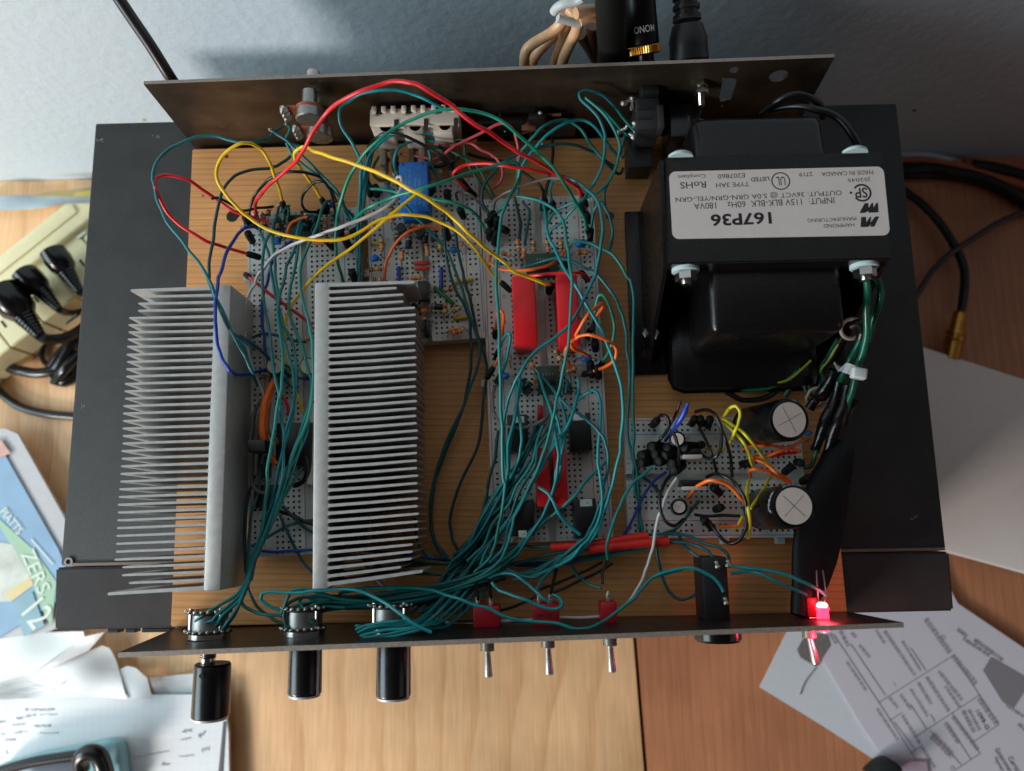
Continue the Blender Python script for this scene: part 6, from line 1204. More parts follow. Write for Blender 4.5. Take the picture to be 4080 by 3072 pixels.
# wide black sleeve to the power toggle
SLV = ((3366, 1778, 5.0), (3345, 1815, 7.6), (3327, 1870, 9.0), (3305, 1930, 9.8), (3284, 2020, 10.3), (3262, 2120, 10.5), (3244, 2220, 10.0), (3222, 2330, 8.4), (3200, 2400, 6.0), (3190, 2455, 4.2))
pts = [PC('N', x, y, 33 + i) for i, (x, y, h_) in enumerate(SLV)]
bm = B(); cs = catmull(pts, 2.5); prev = None; n = 20
for i, p in enumerate(cs):
    t = i / (len(cs) - 1); d = (cs[min(i + 1, len(cs) - 1)] - cs[max(i - 1, 0)]).normalized(); s_ = V((0, 0, 1)).cross(d).normalized(); u_ = d.cross(s_)
    ti = min(t * (len(SLV) - 1), len(SLV) - 1.001); wv = SLV[int(ti)][2] * (1 - ti % 1) + SLV[int(ti) + 1][2] * (ti % 1); hv = min(4.0, wv * .7) + .5 * math.sin(t * 7)
    cur = [bm.verts.new(p + s_ * wv * math.cos(2 * math.pi * k / n) + u_ * hv * math.sin(2 * math.pi * k / n) * (1 + .12 * math.sin(3 * k + t * 14))) for k in range(n)]
    if prev: bridge(bm, prev, cur)
    else: bm.faces.new(cur[::-1])
    prev = cur
bm.faces.new(prev); obj('wide_heat_shrink_sleeve', bm, mat('sleeve_matte_black', (6, 6, 8), .5, spec=.25, bump=.3, bscale=300), smooth=60, label='wide flattened black heat shrink sleeve running down to the power toggle', cat='sleeve')
# red sleeve bits behind transformer
for s, l, r in (('T 385,555,34 360,620,32 345,660,31', 'small red sleeve left of the rear transformer bell, upper bit', 2.0), ('T 335,650,30 318,700,29 308,735,28', 'small red sleeve left of the rear transformer bell, lower bit', 2.0)):
    bm = B(); tube(bm, parse(s), r, 12, 2); obj('red_sleeve_piece', bm, m_shr, smooth=60, label=l, cat='sleeve', group='red sleeves behind the transformer')
# ================================================================== THINGS BEHIND THE REAR PLATE
CROPS['U'] = (2900, 2300, 1180 / 2212.); CROPS['D2'] = (0, 0, 4080 / 2212.)
m_rubber = mat('cable_rubber', (20, 20, 21), .4, var=.1)
def pipe(name, label, cat, s, r, m, group=None, n=12, step=3.0, rr=None, parent=None):
    pts = s if isinstance(s, list) else parse_free(s); bm = B(); tube(bm, pts, r, n, step, rr=rr)
    return obj(name, bm, m, parent, 60, label=label, cat=cat, group=group)
def parse_free(s):
    c = None; out = []
    for t in s.split():
        if t[0].isalpha(): c = t; continue
        q = [float(v) for v in t.split(',')]; out.append([c, q[0], q[1], q[2] if len(q) > 2 else None])
    z = [o_[3] for o_ in out]; last = z[0]
    for i, o_ in enumerate(out):
        if o_[3] is None:
            j = next((k for k in range(i, len(out)) if out[k][3] is not None), None)
            o_[3] = last if j is None else last + (out[j][3] - last) / (j - i + 1)
        last = o_[3]
    return [PC(*o_) for o_ in out]
# headphone style plug standing out behind
def yplane(c, x, y, yw): return PY(*cp(c, x, y), yw)
a = PC('I', 1395, 505, 58); b_ = PC('I', 1340, -60, 72); print('plug', a, b_, WY); d = (b_ - a).normalized()
jp = thing('jack_plug', 'black jack plug with a knurled gold collar and white letters, behind the rear plate', 'plug', a)
r = 7.2
bm = B(); lathe(bm, a - d * 5, d, [(0, 4.2), (8, 4.2)], 24); obj('collar', bm, m_blackgl, jp, 30)
bm = B(); nn = 44
u, v, _ = frame(d); ra = []
for h, rad in ((2.5, r * .9), (3.0, r * 1.02), (6.0, r * 1.02), (6.4, r * .95)):
    ra.append([bm.verts.new(a + d * h + (u * math.cos(2 * math.pi * i / (nn * 2)) + v * math.sin(2 * math.pi * i / (nn * 2))) * (rad + (.25 if i % 2 else -.1))) for i in range(nn * 2)])
for p_, q_ in zip(ra, ra[1:]): bridge(bm, p_, q_)
obj('knurled_ring', bm, mat('gold_plate', (226, 170, 84), .3, 1.), jp)
bm = B(); lathe(bm, a + d * 6.4, d, [(0, r * .95), (.6, r), (60, r * 1.0), (60.5, r * .9)], 36); bd_ = obj('barrel', bm, mat('satin_black_metal', (22, 22, 24), .35, .6), jp, 30)
up = V((0, -.45, 1)).normalized(); e1 = (up - d * up.dot(d)).normalized(); e2 = d.cross(e1)
bm = B(); text_bm(bm, 'MONO', lambda p_, q_: a + d * (13 - q_) + (e1 * math.cos(-p_ / r) + e2 * math.sin(-p_ / r)) * (r + .08), 9.6, 2.9, bold=.03); obj('printed_letters', bm, mat('plug_print', (190, 196, 200), .5), bd_)
bm = B()
for k in range(6): text_bm(bm, '-', lambda p_, q_: a + d * (34 + k * 1.8 - q_) + (e1 * math.cos(-(p_ - 5) / r) + e2 * math.sin(-(p_ - 5) / r)) * (r + .08), 1.6, .5)
obj('printed_marks', bm, mat('plug_print', (190, 196, 200), .5), bd_)
a = PC('I', 1235, 540, 50); b_ = PC('I', 1215, -60, 64)
jq = thing('jack_plug', 'plain black plug half hidden behind the gold collared plug', 'plug', a); bm = B(); d = (b_ - a).normalized(); L = (b_ - a).length
lathe(bm, a, d, [(0, 5.2), (1, 5.6), (L * .6, 5.6), (L * .62, 4.6), (L, 4.0)], 28); obj('barrel', bm, m_blackgl, jq, 30)
a = PC('I', 1760, 470, 56); b_ = PC('I', 1730, -60, 66)
mp = thing('mains_connector', 'black moulded mains connector with ribbed strain relief behind the rear plate', 'plug', a); d = (b_ - a).normalized(); L = (b_ - a).length
bm = B(); lathe(bm, a - d * 2, d, [(0, 9.0), (6, 8.6), (9, 8.8), (14, 7.4), (15.5, 7.0)], 28); obj('moulded_body', bm, m_rubber, mp, 30)
bm = B(); prof = [(15.5, 6.6)]
for k in range(10): prof += [(16 + k * 4.2, 6.3 - k * .16), (17.8 + k * 4.2, 6.3 - k * .16), (18.1 + k * 4.2, 5.2 - k * .16), (19.9 + k * 4.2, 5.2 - k * .16)]
lathe(bm, a, d, prof, 24); obj('strain_relief', bm, m_rubber, mp, 25)
pipe('power_cable', 'broad black cable rising between the speaker leads and the plugs', 'cable', [yplane('I', 1110, 560, 112), yplane('I', 1120, 380, 112), yplane('I', 1112, 180, 112), yplane('I', 1108, 0, 112), yplane('I', 1105, -160, 112)], 6.6, mat('flat_black_cable', (10, 10, 10), .6))
pipe('black_cable', 'thick black cable slanting up the wall from the left end of the rear plate', 'cable', [yplane('V', 1560, 860, 104), yplane('V', 1425, 660, 106), yplane('V', 1250, 380, 116), yplane('V', 1080, 130, 126), yplane('V', 940, -80, 134), yplane('V', 860, -200, 140)], 2.7, mat('cable_brown_black', (30, 22, 24), .35))
SPG = 'tan translucent speaker leads hanging behind the rear plate'; m_sp = mat('speaker_cable', (214, 168, 128), .32, spec=.5, var=.12, vscale=300)
for s, l in (([(400, 600), (395, 480), (420, 400), (520, 330), (620, 270), (700, 190), (720, 90)], 'leftmost strand'), ([(450, 600), (470, 490), (540, 400), (640, 300), (720, 200), (745, 90)], 'second strand'), ([(640, 600), (660, 470), (710, 330), (740, 200), (735, 90)], 'third strand'), ([(690, 600), (730, 460), (790, 330), (840, 200), (800, 110), (760, 70)], 'fourth strand'), ([(820, 110), (900, 90), (980, 88), (1060, 110)], 'upper strand curling right'), ([(850, 175), (930, 140), (1000, 140), (1080, 170)], 'lower strand curling right')):
    pipe('speaker_wire', 'tan speaker lead behind the rear plate, ' + l, 'cable', [yplane('I', x, y, 112 + i * 2.0 + (6 if 'third' in l or 'second' in l else 0)) for i, (x, y) in enumerate(s)], 2.5, m_sp, SPG, rr=lambda t: 1.0)
for s, l in (([(860, 280), (920, 360), (990, 480), (1040, 600)], 'left'), ([(960, 200), (965, 320), (985, 420), (1040, 500)], 'right')):
    pipe('speaker_wire', 'shaded brown speaker lead behind, ' + l + ' one beside the broad black cable', 'cable', [yplane('I', x, y, 124) for x, y in s], 3.2, mat('speaker_cable_shaded', (120, 84, 66), .4), SPG)  # shade put into the colour: darker brown copy of the tan leads
bm = B(); tube(bm, [yplane('I', x, y, 112) for x, y in ((640, 100), (670, 60), (740, 25), (820, 15), (880, -20))], 2.0, 10, 2); tube(bm, [yplane('I', x, y, 112) for x, y in ((670, 150), (760, 175), (850, 200))], 1.8, 10, 2)
obj('cable_tie', bm, m_ny, smooth=60, label='white nylon tie gathering the tan speaker leads near the wall', cat='cable tie')
# ================================================================== LEFT SIDE OF THE DESK
m_strip = mat('cream_strip_plastic', (232, 222, 178), .4, var=.03)
strip = thing('power_strip', 'cream yellow power strip lying aslant on the table with three black plugs in it', 'power strip', PC('Z', 350, 600, ZT))
def slab(c, pts, z1, z0, name, m, parent=None, bevel=1.0, **k):
    bm = B(); ps_l = [PC(c, x, y, z1) for x, y in pts]; extr(bm, ps_l, (0, 0, z0 - z1)); bmesh.ops.recalc_face_normals(bm, faces=bm.faces)
    if bevel: bmesh.ops.bevel(bm, geom=list(bm.edges), offset=bevel, segments=3, affect='EDGES', profile=.5)
    return obj(name, bm, m, parent, 30, **k)
slab('Z', [(-260, 880), (540, 222), (860, 215), (860, 262), (722, 372), (330, 682), (-260, 1120)], -144, -180, 'switch_cover', m_strip, strip, 2.0)
slab('Z', [(-260, 870), (520, 250), (600, 232), (640, 300), (-180, 950)], -142.6, -143.9, 'raised_ridge', m_strip, strip, .6)
d0 = (PC('Z', 722, 380, -150) - PC('Z', 0, 940, -150)).normalized(); nrm_ = V((d0.y, -d0.x, 0)); st = PC('Z', 740, 372, -150)
L0 = 0
for k, ln in enumerate((26, 30, 28, 28, 28, 30)):
    p0 = st - d0 * (L0 - 14); p1 = p0 - d0 * (ln - .7); bm = B(); extr(bm, [p0, p1, p1 + nrm_ * 40, p0 + nrm_ * 40], (0, 0, -30)); bmesh.ops.recalc_face_normals(bm, faces=bm.faces); bmesh.ops.bevel(bm, geom=list(bm.edges), offset=.8, segments=2, affect='EDGES')
    ob_ = obj('outlet', bm, m_strip, strip, 30); cc = (p0 + p1) / 2 + nrm_ * 20
    for s in (-1, 1):
        bm = B(); box(bm, cc + d0 * (s * 6 - 2) + nrm_ * 3 + V((0, 0, .1)), (1.6, 6, .5), rz(math.atan2(d0.y, d0.x))); obj('slot', bm, mat('slot_dark', (60, 40, 24), .7), ob_)
    L0 += ln
slab('Z', [(625, 505), (700, 455), (720, 470), (650, 525)], -148.5, -149.9, 'indicator_window', mat('window_white', (224, 226, 210), .3), strip, .2)
def plug(label, c, body, z, rb, st_, cord, rs=5.0, rc=2.6):
    p = PC(c, body[0], body[1], z); q = PC(c, st_[0], st_[1], z - 6); root = thing('power_plug', label, 'plug', p, 'black power plugs in the strip'); d = (q - p).normalized(); L = (q - p).length
    bm = B(); lathe(bm, p - d * rb * .95, d, [(0, rb * .7), (1.2, rb * .97), (rb * .9, rb * 1.04), (rb * 1.6, rb * .95), (rb * 2.1, rb * .62)], 24); 
    for v_ in bm.verts: v_.co.z = p.z + (v_.co.z - p.z) * 1.25
    obj('moulded_body', bm, m_blackgl, root, 40)
    bm = B(); prof = []; n = 7
    for k in range(n): t = rb * 1.1 + (L - rb * 1.1) * k / n; f_ = rs * (1 - .5 * k / n); prof += [(t, f_), (t + (L - rb * 1.1) / n * .6, f_ * .98), (t + (L - rb * 1.1) / n * .7, f_ * .78), (t + (L - rb * 1.1) / n * .95, f_ * .78)]
    lathe(bm, p, d, prof, 16); obj('strain_relief', bm, m_blackgl, root, 30)
    if cord: bm = B(); tube(bm, [q] + parse_free(cord), rc, 12, 3); obj('cord', bm, m_rubber, root, 60)
plug('black plug uppermost in the cream strip, nearest the component', 'Z', (485, 700), -134, 8.6, (660, 960), 'Z 700,1010,-168 760,1080,-174', 6.0)
plug('black plug in the middle of the cream strip', 'Z', (262, 868), -134, 8.6, (490, 1110), 'Z 560,1135,-160 650,1118,-168 760,1080,-174', 5.6)
plug('largest black plug, lowest in the cream strip at the photo edge', 'Z', (100, 1040), -130, 11.5, (330, 1325), 'Z 400,1358,-150 520,1350,-155 650,1290,-165 760,1200,-172', 7.4, 3.8)
CG2 = 'black cords tangled left of the component'
for s, r, l in (('Z 650,1140,-168 520,1235,-172 430,1320,-174 370,1400,-175 345,1490,-176 380,1560,-176 440,1592,-176 560,1560,-176', 1.9, 'thin one making a small open loop'), ('Z 430,1650,-172 520,1530,-168 600,1400,-168 700,1330,-172', 4.0, 'short thick one in the heap'), ('Z 470,1700,-174 560,1580,-166 660,1480,-170', 4.0, 'second thick one in the heap'), ('Z 400,1620,-176 500,1470,-173 620,1350,-174', 3.2, 'third one in the heap'), ('Z -40,1380,-172 10,1500,-172 60,1580,-172 160,1615,-170 300,1638,-170 450,1622,-170 620,1590,-172 720,1560,-174', 3.8, 'long glossy one sweeping along the bottom'), ('N -30,1530,-176 30,1590,-176 90,1625,-176 180,1648,-176 320,1662,-176', 3.0, 'lowest one running under the component'), ('Z 450,1680,-176 540,1700,-176 640,1640,-176', 5.0, 'dark coil peeking from under the component')):
    pipe('black_cable', 'black cord left of the component, ' + l, 'cord', s, r, mat('cord_gloss_black', (22, 22, 24), .2), CG2)
# sheets against the wall
def sheet(c, pts, z, name, m, label, cat, th=.4, amp=0., par=None, group=None, sub=24):
    """paper: polygon on the desk, gently wavy, with real thickness"""
    P3 = [PC(c, x, y, z) for x, y in pts]; bm = B(); f = bm.faces.new([bm.verts.new(p) for p in P3])
    if amp:
        bmesh.ops.triangulate(bm, faces=bm.faces); bmesh.ops.subdivide_edges(bm, edges=list(bm.edges), cuts=7, use_grid_fill=True)
        for v_ in bm.verts: v_.co.z += amp * (.5 + .5 * math.sin(v_.co.x * .09 + v_.co.y * .05) * math.cos(v_.co.y * .11 - v_.co.x * .03))
    ret = bmesh.ops.extrude_face_region(bm, geom=list(bm.faces)); 
    for g in ret['geom']:
        if isinstance(g, bmesh.types.BMVert): g.co.z += th
    bmesh.ops.recalc_face_normals(bm, faces=bm.faces)
    return obj(name, bm, m, par, 30, label=label, cat=cat, group=group)
m_paper = mat('paper', (226, 228, 228), .7, var=.015, vscale=60)
m_paperb = mat('paper_bluish', (206, 216, 222), .6, var=.02)
sheet('Z', [(-200, 320), (440, 288), (560, 205), (860, 200), (860, 110), (300, 165), (100, 200), (-200, 240)], -176, 'plastic_sheet', mat('crinkled_film', (176, 192, 200), .3, var=.08, vscale=30, bump=.6, bscale=60), 'crinkled pale blue film bag lying where the table meets the wall on the left', 'plastic bag', .6, 8)
sheet('Z', [(265, 178), (420, 140), (860, 92), (860, 165), (600, 180)], -164, 'cardboard_flap', mat('tan_card', (176, 158, 110), .7), 'dull tan card flap on the wall side of the cream power strip', 'card', .8, 2)
sheet('Z', [(612, 165), (640, 140), (860, 105), (860, 175), (620, 170)], -160, 'yellow_tag', mat('yellow_card', (206, 186, 96), .6), 'small yellow tag peeking out left of the component near the wall', 'tag', .6)
# packaged book
book = thing('packaged_book', 'clear plastic tray holding a blue and green printed booklet, half under the component', 'booklet', PC('O', 200, 900, ZT))
sheet('O', [(-260, 130), (60, 110), (150, 150), (480, 740), (700, 1200), (600, 1500), (380, 1600), (-260, 1700)], -168, 'clear_tray', mat('clear_plastic_pale', (196, 194, 196), .25, spec=.6, var=.03), None, None, 3.0, 0, book)
sheet('O', [(-260, 250), (20, 260), (440, 1000), (560, 1300), (-20, 1660), (-260, 1680)], -164.8, 'booklet_cover', mat('booklet_blue', (140, 172, 200), .45, var=.12, vscale=25), None, None, 1.2, 0, book)
sheet('O', [(-60, 720), (60, 830), (250, 1000), (420, 1240), (380, 1560), (340, 1500), (230, 1220)], -163.5, 'green_panel', mat('booklet_green', (164, 196, 168), .45, var=.05, vscale=40), None, None, .3, 0, book)
sheet('O', [(-260, 900), (90, 960), (240, 1240), (80, 1380), (-260, 1400)], -163.4, 'picture_panel', mat('booklet_picture', (200, 202, 192), .5, var=.25, vscale=60), None, None, .25, 0, book)
sheet('O', [(40, 1310), (225, 1200), (250, 1260), (80, 1385)], -163.1, 'yellow_stripe', mat('booklet_yellow', (220, 200, 150), .5), None, None, .2, 0, book)
sheet('O', [(-260, 260), (10, 190), (80, 290), (-260, 420)], -163.3, 'red_corner', mat('booklet_red', (214, 168, 156), .5, var=.15, vscale=60), None, None, .25, 0, book)
sheet('O', [(90, 1400), (240, 1310), (330, 1560), (180, 1640)], -163.2, 'blue_block', mat('booklet_teal', (138, 172, 184), .5, var=.1, vscale=50), None, None, .3, 0, book)
m_bt = mat('booklet_letters', (222, 230, 214), .5)
def ot(s, cx, cy, w_, h_, deg, z=-162.7, m=m_bt, nm='printed_title', bold=.05):
    bm = B(); flat_text(bm, s, PC('O', cx, cy, z), math.radians(deg), w_ * .54 / 5.65, h_ * .54 / 5.65, bold=bold); obj(nm, bm, m, book)
ot('ZERS', 265, 1160, 330, 100, -62); ot('12', 280, 1470, 150, 190, -62 + 12); ot('PIATTS', 85, 790, 220, 60, -48)
bm = B(); q = [PC('O', x, y, -162.8) for x, y in ((225, 925), (232, 918), (395, 1105), (388, 1112))]; quadN(bm, q); obj('printed_line', bm, m_bt, book)
# papers and notebook at the near left
sheet('K', [(-400, 280), (300, 262), (760, 250), (780, 330), (600, 420), (330, 610), (-60, 720), (-400, 760)], -170, 'white_tray', mat('milky_plastic', (232, 238, 238), .3, spec=.5), 'milky white plastic tray, brightest patch just left of the component', 'plastic tray', 2.5, 3)
sheet('K', [(600, 420), (760, 300), (960, 250), (800, 420), (500, 560), (330, 620)], -166, 'tray_rim', mat('clear_rim', (214, 208, 206), .2, spec=.6), 'curled clear plastic rim beside the milky tray', 'plastic rim', 1.0, 5)
sheet('K', [(-400, 840), (-400, 740), (0, 690), (490, 560), (930, 372), (985, 395), (1060, 585), (1175, 830)], -172, 'loose_paper', m_paper, 'curling blank white paper sheet behind the notebook, pointed toward the component corner', 'paper', .4, 9)
sheet('K', [(1068, 585), (1130, 558), (1210, 575), (1325, 655), (1385, 830), (1175, 830)], -172, 'folded_paper', mat('paper_shade', (206, 208, 210), .7), 'small folded paper flap standing beside the curling sheet', 'paper', .4, 7)
sheet('K', [(1320, 662), (1720, 625), (1960, 700), (1960, 830), (1385, 830)], -175, 'under_paper', m_paper, 'flat paper sheet peeking from under the notebook, behind the leftmost knob', 'paper', .4, 1)
m_grid = bpy.data.materials.new('graph_paper'); m_grid.use_nodes = True; nt = m_grid.node_tree; b = nt.nodes['Principled BSDF']; b.inputs['Roughness'].default_value = .7
tc = nt.nodes.new('ShaderNodeTexCoord'); br = nt.nodes.new('ShaderNodeTexBrick'); br.offset = 0; br.inputs['Scale'].default_value = 200; br.inputs['Brick Width'].default_value = 1; br.inputs['Row Height'].default_value = 1; br.inputs['Mortar Size'].default_value = .04
br.inputs['Color1'].default_value = lin((232, 234, 236)); br.inputs['Color2'].default_value = lin((232, 234, 236)); br.inputs['Mortar'].default_value = lin((222, 228, 234))
nt.links.new(tc.outputs['Object'], br.inputs['Vector']); nt.links.new(br.outputs['Color'], b.inputs['Base Color'])
nb = thing('notebook', 'open graph paper notebook with faint pencil notes at the near left corner', 'notebook', PC('K', 1000, 1200, ZT))
sheet('K', [(-500, 818), (1985, 800), (2030, 1150), (2040, 1900), (-500, 1900)], -174, 'page_block', m_grid, None, None, 3.5, 0, nb)
sheet('K', [(-500, 808), (1700, 794), (1985, 800), (1985, 812), (-500, 830)], -176, 'cover_edge', mat('teal_cover_edge', (140, 158, 164), .5), None, None, 5.2, 0, nb)
bm = B(); ps_l = [PC('K', x, y, -170.3) for x, y in ((1968, 1050), (1990, 1050), (1962, 1500), (1925, 1500))]; extr(bm, ps_l, (0, 0, .25)); obj('margin_strip', bm, mat('margin_grey', (92, 92, 98), .5), nb)
m_pencil = mat('pencil', (186, 186, 194), .7); random.seed(21)
def scrib(x, y, w_, h_, deg, n=1, parent=nb, z=-170.3, c='K'):
    bm = B(); pts = []; a = math.radians(deg); k = int(w_ / 7)
    for i in range(k + 1):
        t = i / k; px_ = x + w_ * t * math.cos(a); py_ = y + w_ * t * math.sin(a); j = (random.uniform(-.5, .5) + (.5 if i % 2 else -.5)) * h_
        if random.random() < .16 and i > 1:
            if len(pts) > 2: tube(bm, [PC(c, *p_, z) for p_ in pts], .13, 4, 2)
            pts = []
        pts.append((px_ - j * math.sin(a) * .3, py_ + j * .6))
    if len(pts) > 2: tube(bm, [PC(c, *p_, z) for p_ in pts], .13, 4, 2)
    if len(bm.verts): obj('pencil_note', bm, m_pencil, parent)
    else: bm.free()
for q in ((220, 945, 260, 26, 0), (140, 1025, 180, 26, -12), (350, 990, 150, 20, 0), (-60, 1060, 120, 22, -5), (110, 1085, 130, 20, -8), (300, 1090, 150, 26, 0), (-40, 1160, 90, 20, 0), (120, 1150, 130, 26, -5), (350, 1150, 170, 16, 0), (50, 1210, 90, 30, 0), (1600, 1140, 90, 40, -10), (1600, 1205, 90, 30, -5), (1730, 1180, 90, 50, -20), (1120, 1385, 380, 20, -12), (1420, 1430, 110, 40, -10), (1580, 1360, 130, 18, -6), (1760, 1310, 90, 40, -20), (60, 1300, 60, 40, 90)):
    scrib(*q)
scrib(450, 790, 160, 30, -35, z=-163)
case_ = thing('glasses_case', 'pale blue padded case with black framed glasses on it at the bottom left edge', 'glasses case', PC('K', 500, 1450, ZT + 6))
slab('K', [(-60, 1450), (100, 1400), (300, 1345), (700, 1265), (950, 1215), (1030, 1235), (1060, 1300), (1100, 1700), (-60, 1700)], -158, -170, 'padded_shell', mat('pale_blue_cloth', (150, 196, 204), .7), case_, 3.0)
slab('K', [(60, 1480), (400, 1405), (690, 1400), (700, 1700), (60, 1700)], -154.5, -157.5, 'lens', mat('smoked_lens', (110, 116, 126), .1, spec=.6), case_, 1.0)
pipe('frame_rim', None, None, 'K -60,1510,-152 60,1470,-152 300,1405,-152 520,1370,-152 700,1345,-152', 3.4, mat('frame_black', (24, 26, 28), .25), None, 14, parent=case_)
pipe('frame_hinge', None, None, 'K 715,1470,-150 712,1390,-147 745,1340,-145 800,1322,-145 860,1340,-146 895,1400,-148 930,1520,-150', 5.5, mat('frame_black', (24, 26, 28), .25), None, 14, parent=case_)
# ================================================================== RIGHT SIDE OF THE DESK
lap = thing('laptop', 'closed silver laptop lying on the table at the right edge', 'laptop', PC('D2', 2150, 1000, ZT))
slab('D2', [(1930, 728), (2212, 818), (2460, 892), (2460, 1320), (2212, 1238), (2080, 1202), (1960, 1170)], -163, -168, 'lid', mat('laptop_silver', (236, 226, 220), .45, .1, var=.02), lap, 1.5)
slab('D2', [(1935, 732), (2460, 897), (2460, 1316), (2080, 1198), (1962, 1166)], -168.4, -178, 'base', mat('laptop_base', (140, 134, 132), .45, .5), lap, 1.0)
bm = B(); c = PC('D2', 2208, 1258, -170); 
RG = 'black cables on the table right of the component'; m_cr = mat('cable_soft_black', (18, 17, 18), .45)
for s, r, l, m_ in (('M 120,385,-172 240,370,-170 400,355,-170 600,385,-170 850,440,-170 1100,550,-170 1320,690,-172', 4.2, 'upper of the thick pair sweeping to the right edge', m_cr), ('M 120,430,-176 240,412,-174 420,408,-174 620,425,-174 850,475,-174 1100,590,-175 1320,740,-176', 3.4, 'lower of the thick pair sweeping to the right edge', m_cr), ('M 780,328,-172 950,350,-172 1100,385,-172 1320,450,-172', 4.2, 'one emerging near the wall at the right edge', m_cr),
        ('M 160,500,-176 250,570,-174 350,642,-172 500,800,-170 620,980,-170 700,1150,-170 716,1300,-168 700,1450,-166 686,1560,-165', 3.0, 'one ending in the gold plug', m_cr), ('M 250,1500,-176 340,1372,-172 450,1205,-168 600,1062,-163 800,932,-164 1000,805,-168 1208,720,-172 1320,690,-174', 2.1, 'thin grey one crossing over the plug cable', mat('cable_greyish', (66, 60, 66), .4))):
    pipe('signal_cable', 'black cable right of the component, ' + l if 'grey' not in l else 'thin grey cable crossing over the gold plug cable', 'cable', s, r, m_, RG, 14)
pipe('copper_cable', 'copper coloured cable curving along the wall edge of the table at the right', 'cable', 'M 120,275,-172 220,278,-172 450,288,-172 700,345,-173 900,415,-173 1208,500,-174 1320,540,-174', 3.6, mat('copper_jacket', (176, 98, 62), .4, var=.1), None, 14)
pipe('copper_cable', 'second copper coloured cable just inside the first, above the thick black pair', 'cable', 'M 700,330,-176 900,378,-176 1100,450,-176 1320,540,-176', 4.6, mat('copper_jacket', (176, 98, 62), .4, var=.1), None, 14)
pipe('clear_tube', 'pale clear tube lying against the wall foot behind the component corner', 'tube', 'M 120,232,-166 220,240,-166 330,235,-166 450,246,-168 560,275,-170 660,305,-174', 2.6, mat('clear_tube_pale', (170, 176, 186), .2, spec=.6), None, 12)
gp = thing('gold_plug', 'gold plated audio plug at the end of a black cable beside the laptop', 'plug', PC('H', 1790, 700, -165)); m_gold = mat('brushed_gold', (206, 150, 70), .34, .9, var=.1)
g0 = PC('H', 1850, 500, -164); g1 = PC('H', 1770, 860, -168); d = (g1 - g0).normalized(); L = (g1 - g0).length
bm = B(); lathe(bm, g0, d, [(-2, 3.0), (0, 4.6), (L * .38, 5.2), (L * .39, 6.4), (L * .46, 6.6), (L * .47, 5.6), (L * .53, 5.6), (L * .54, 6.8), (L * .6, 6.6), (L * .62, 6.0), (L * .64, 6.8), (L, 6.6)], 28); obj('barrel', bm, m_gold, gp, 30)
# papers at the near right
m_env = mat('envelope_white', (214, 220, 226), .65, var=.015)
sheet('U', [(235, 820), (700, -120), (1300, -300), (1700, 180), (1500, 900), (1300, 1250), (1180, 1420), (700, 1105)], -178, 'envelope', m_env, 'blank white envelope lying under the tax form, its corner pointing left', 'envelope', .8)
form = thing('tax_form', 'printed tax form sheet with ruled boxes at the near right corner', 'form', PC('U', 1500, 900, ZT))
sheet('U', [(560, 270), (900, -200), (1500, -200), (1715, 195), (2300, 590), (2300, 1700), (1500, 1700), (1180, 1380), (980, 1080), (720, 640)], -176.6, 'sheet', mat('form_paper', (212, 208, 218), .65, var=.015, vscale=40), None, None, .5, 0, form)
FZ_ = -175.9
m_rule = mat('form_rule', (112, 108, 118), .7); m_fp = mat('form_print', (140, 136, 142), .7); m_fd = mat('form_dark_print', (60, 56, 66), .7)
def bar(x0, y0, x1, y1, w_, m, nm='ruled_line', c='J', z=FZ_):
    p, q = PC(c, x0, y0, z), PC(c, x1, y1, z); d = (q - p).normalized(); s_ = V((-d.y, d.x, 0)) * w_ / 2; bm = B(); quadN(bm, [p + s_, q + s_, q - s_, p - s_]); obj(nm, bm, m, form)
for q in ((540, 935, 1335, 432), (655, 1130, 785, 1040), (950, 1290, 1615, 855), (880, 1475, 1010, 1385), (1550, 1355, 1820, 1170), (1350, 1660, 1620, 1480), (60, 210, 540, 935), (540, 935, 1010, 1660), (240, 310, 610, 860), (880, 350, 1040, 590), (1335, 432, 1615, 860), (1320, 1050, 1620, 1480), (1260, 1140, 1520, 1540), (880, 960, 1050, 1220), (1090, 1060, 1140, 1140), (1615, 860, 1820, 1170), (1080, 1230, 1420, 1600), (700, 1140, 930, 1440)):
    bar(*q, .45, m_rule)
random.seed(31)
def textbar(x0, y0, x1, y1, h_, m=m_fp):
    p, q = PC('J', x0, y0, FZ_ + .02), PC('J', x1, y1, FZ_ + .02); d = (q - p); L = d.length; d.normalize(); s_ = V((-d.y, d.x, 0)); bm = B(); t = 0
    while t < L:
        wl = random.uniform(1.0, 3.2); u0 = t
        while u0 < min(L, t + wl):
            hh = h_ * random.uniform(.45, 1.0); o_ = p + d * u0; quadN(bm, [o_ + s_ * hh / 2, o_ + d * .3 + s_ * hh / 2, o_ + d * .3 - s_ * h_ / 2, o_ - s_ * h_ / 2]); u0 += .48
        t += wl + .7
    obj('fine_print', bm, m, form)
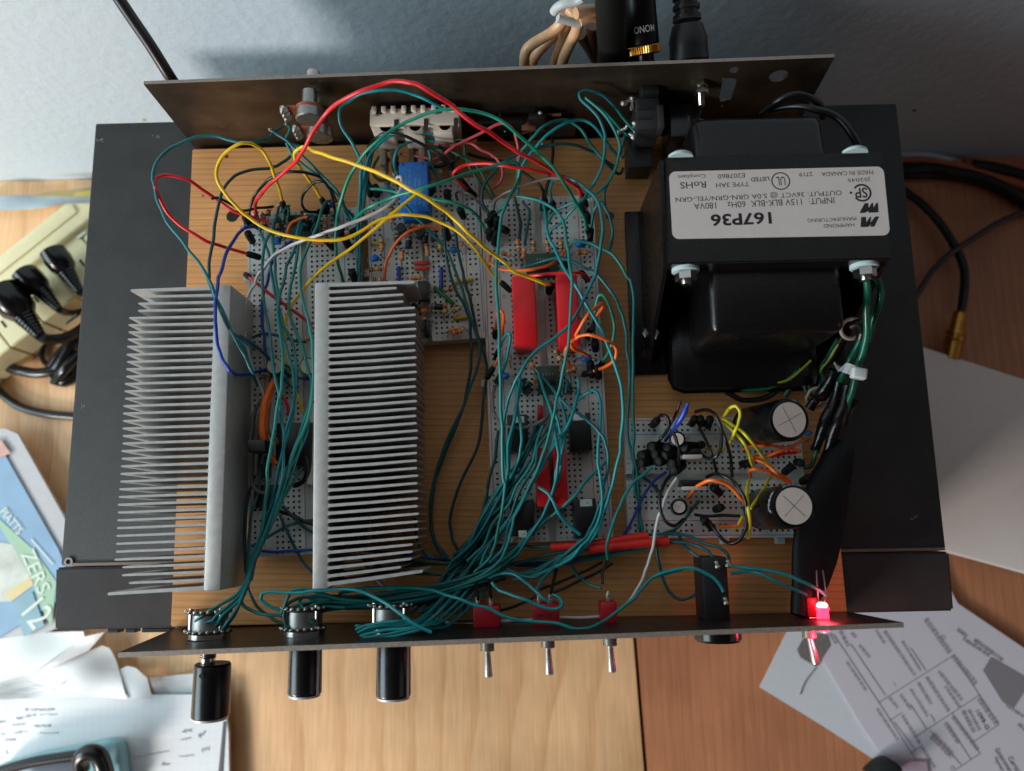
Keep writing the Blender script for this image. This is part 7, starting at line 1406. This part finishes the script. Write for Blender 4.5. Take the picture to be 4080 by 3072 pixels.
for q in ((200, 500, 400, 800, 2.2), (520, 1000, 740, 1330, 2.2), (1040, 40, 1300, 400, 4.2), (1330, 430, 1580, 740, 4.2), (130, 170, 215, 330, 2.8), (20, 200, 90, 310, 2.6), (330, 320, 440, 450, 2.2), (250, 190, 300, 240, 2.6), (510, 160, 600, 300, 2.2), (600, 170, 930, 650, 2.6), (790, 280, 990, 600, 2.0), (650, 880, 750, 1000, 2.2), (770, 850, 880, 1000, 2.4), (880, 790, 1060, 1080, 2.2), (960, 720, 1100, 950, 2.6), (1050, 660, 1290, 1030, 2.8), (1180, 600, 1430, 910, 2.8), (1250, 760, 1400, 980, 2.4), (790, 1070, 980, 1370, 2.4), (1110, 1280, 1330, 1500, 5.5), (1250, 1150, 1390, 1360, 3.2), (1330, 1080, 1600, 1440, 3.2), (1440, 1020, 1560, 1250, 3.4), (1500, 1010, 1620, 1230, 2.4), (1380, 150, 1480, 230, 3), (1440, 250, 1720, 430, 2.8), (1560, 260, 1860, 480, 3), (1610, 890, 1800, 1160, 4), (1000, 1410, 1140, 1630, 2.2), (700, 720, 720, 760, 1), (1900, 960, 2080, 1080, 2.4), (2030, 1160, 2120, 1240, 3)):
    textbar(*q)
def jt(s, x0, y0, x1, y1, h_, m=m_fd, bold=.04):
    p, q = PC('J', x0, y0, FZ_ + .06), PC('J', x1, y1, FZ_ + .06); d = q - p; bm = B(); flat_text(bm, s, (p + q) / 2, math.atan2(d.y, d.x), d.length, h_, bold=bold); obj('printed_title', bm, m, form)
jt('1099-G', 1590, 1020, 1705, 1220, 2.9, m_fd, .06); jt('Government', 1795, 1425, 1960, 1690, 3.2); jt('Certain', 1935, 1515, 2050, 1700, 3.2); jt('Payments', 1780, 1525, 1880, 1700, 3.2)
sheet('J', [(1735, 450), (2200, 720), (2085, 830), (1980, 990), (1860, 930), (1650, 590)], -175.9, 'grey_block', mat('form_grey', (136, 132, 138), .7), None, None, .12, 0, form)
for (x, y) in ((1230, 215), (1590, 270), (1330, 1610), (1280, 1450)):
    for dx, dy, ex, ey in ((0, 0, 22, 30), (22, 30, -8, 50), (-8, 50, -30, 20), (-30, 20, 0, 0)): bar(x + dx, y + dy, x + ex, y + ey, .3, m_rule, 'tick_box')
pt = sheet('X', [(1210, 885), (1290, 850), (1400, 865), (1425, 950), (1312, 1120), (1185, 1045), (1158, 980)], -175.9, 'stamp', mat('stamp_grey', (120, 118, 116), .7, var=.35, vscale=700), 'grey mottled printed patch on the envelope beyond the power toggle lever', 'stamp', .15)
bm = B(); p = PC('X', 1180, 1340, -176.9); tube(bm, [PC('X', 1305, 1130, -176.9), PC('X', 1220, 1240, -176.9), p], .5, 6); obj('pen_stroke', bm, m_fp, smooth=60, label='faint grey stroke on the envelope below the mottled patch', cat='pen mark')
slab('J', [(430, 1720), (560, 1600), (650, 1556), (720, 1570), (800, 1630), (830, 1760)], -160, -175, 'dark_pouch', mat('dark_green_pouch', (22, 30, 30), .7), None, 2.5, label='dark rounded corner of a pouch at the bottom edge over the papers', cat='pouch')
slab('J', [(700, 1556), (1050, 1566), (1080, 1760), (760, 1760)], -174.6, -175.4, 'clear_film', mat('mauve_film', (188, 170, 186), .3), None, 0, label='strip of pale mauve film on the tax form beside the dark pouch', cat='film')
# specks on the wall
for (x, y, m_, l) in ((3643, 440, m_ink, 'tiny dark speck on the wall right of the component'), (572, 478, mat('yellow_stain', (186, 176, 110), .7), 'tiny yellowish chip on the wall above the component')):
    c = PY(x, y, WY + .4); bm = B(); lathe(bm, c, (0, -1, 0), [(0, 1.6), (.3, 1.2)], 9); obj('wall_speck', bm, m_, label=l, cat='mark')
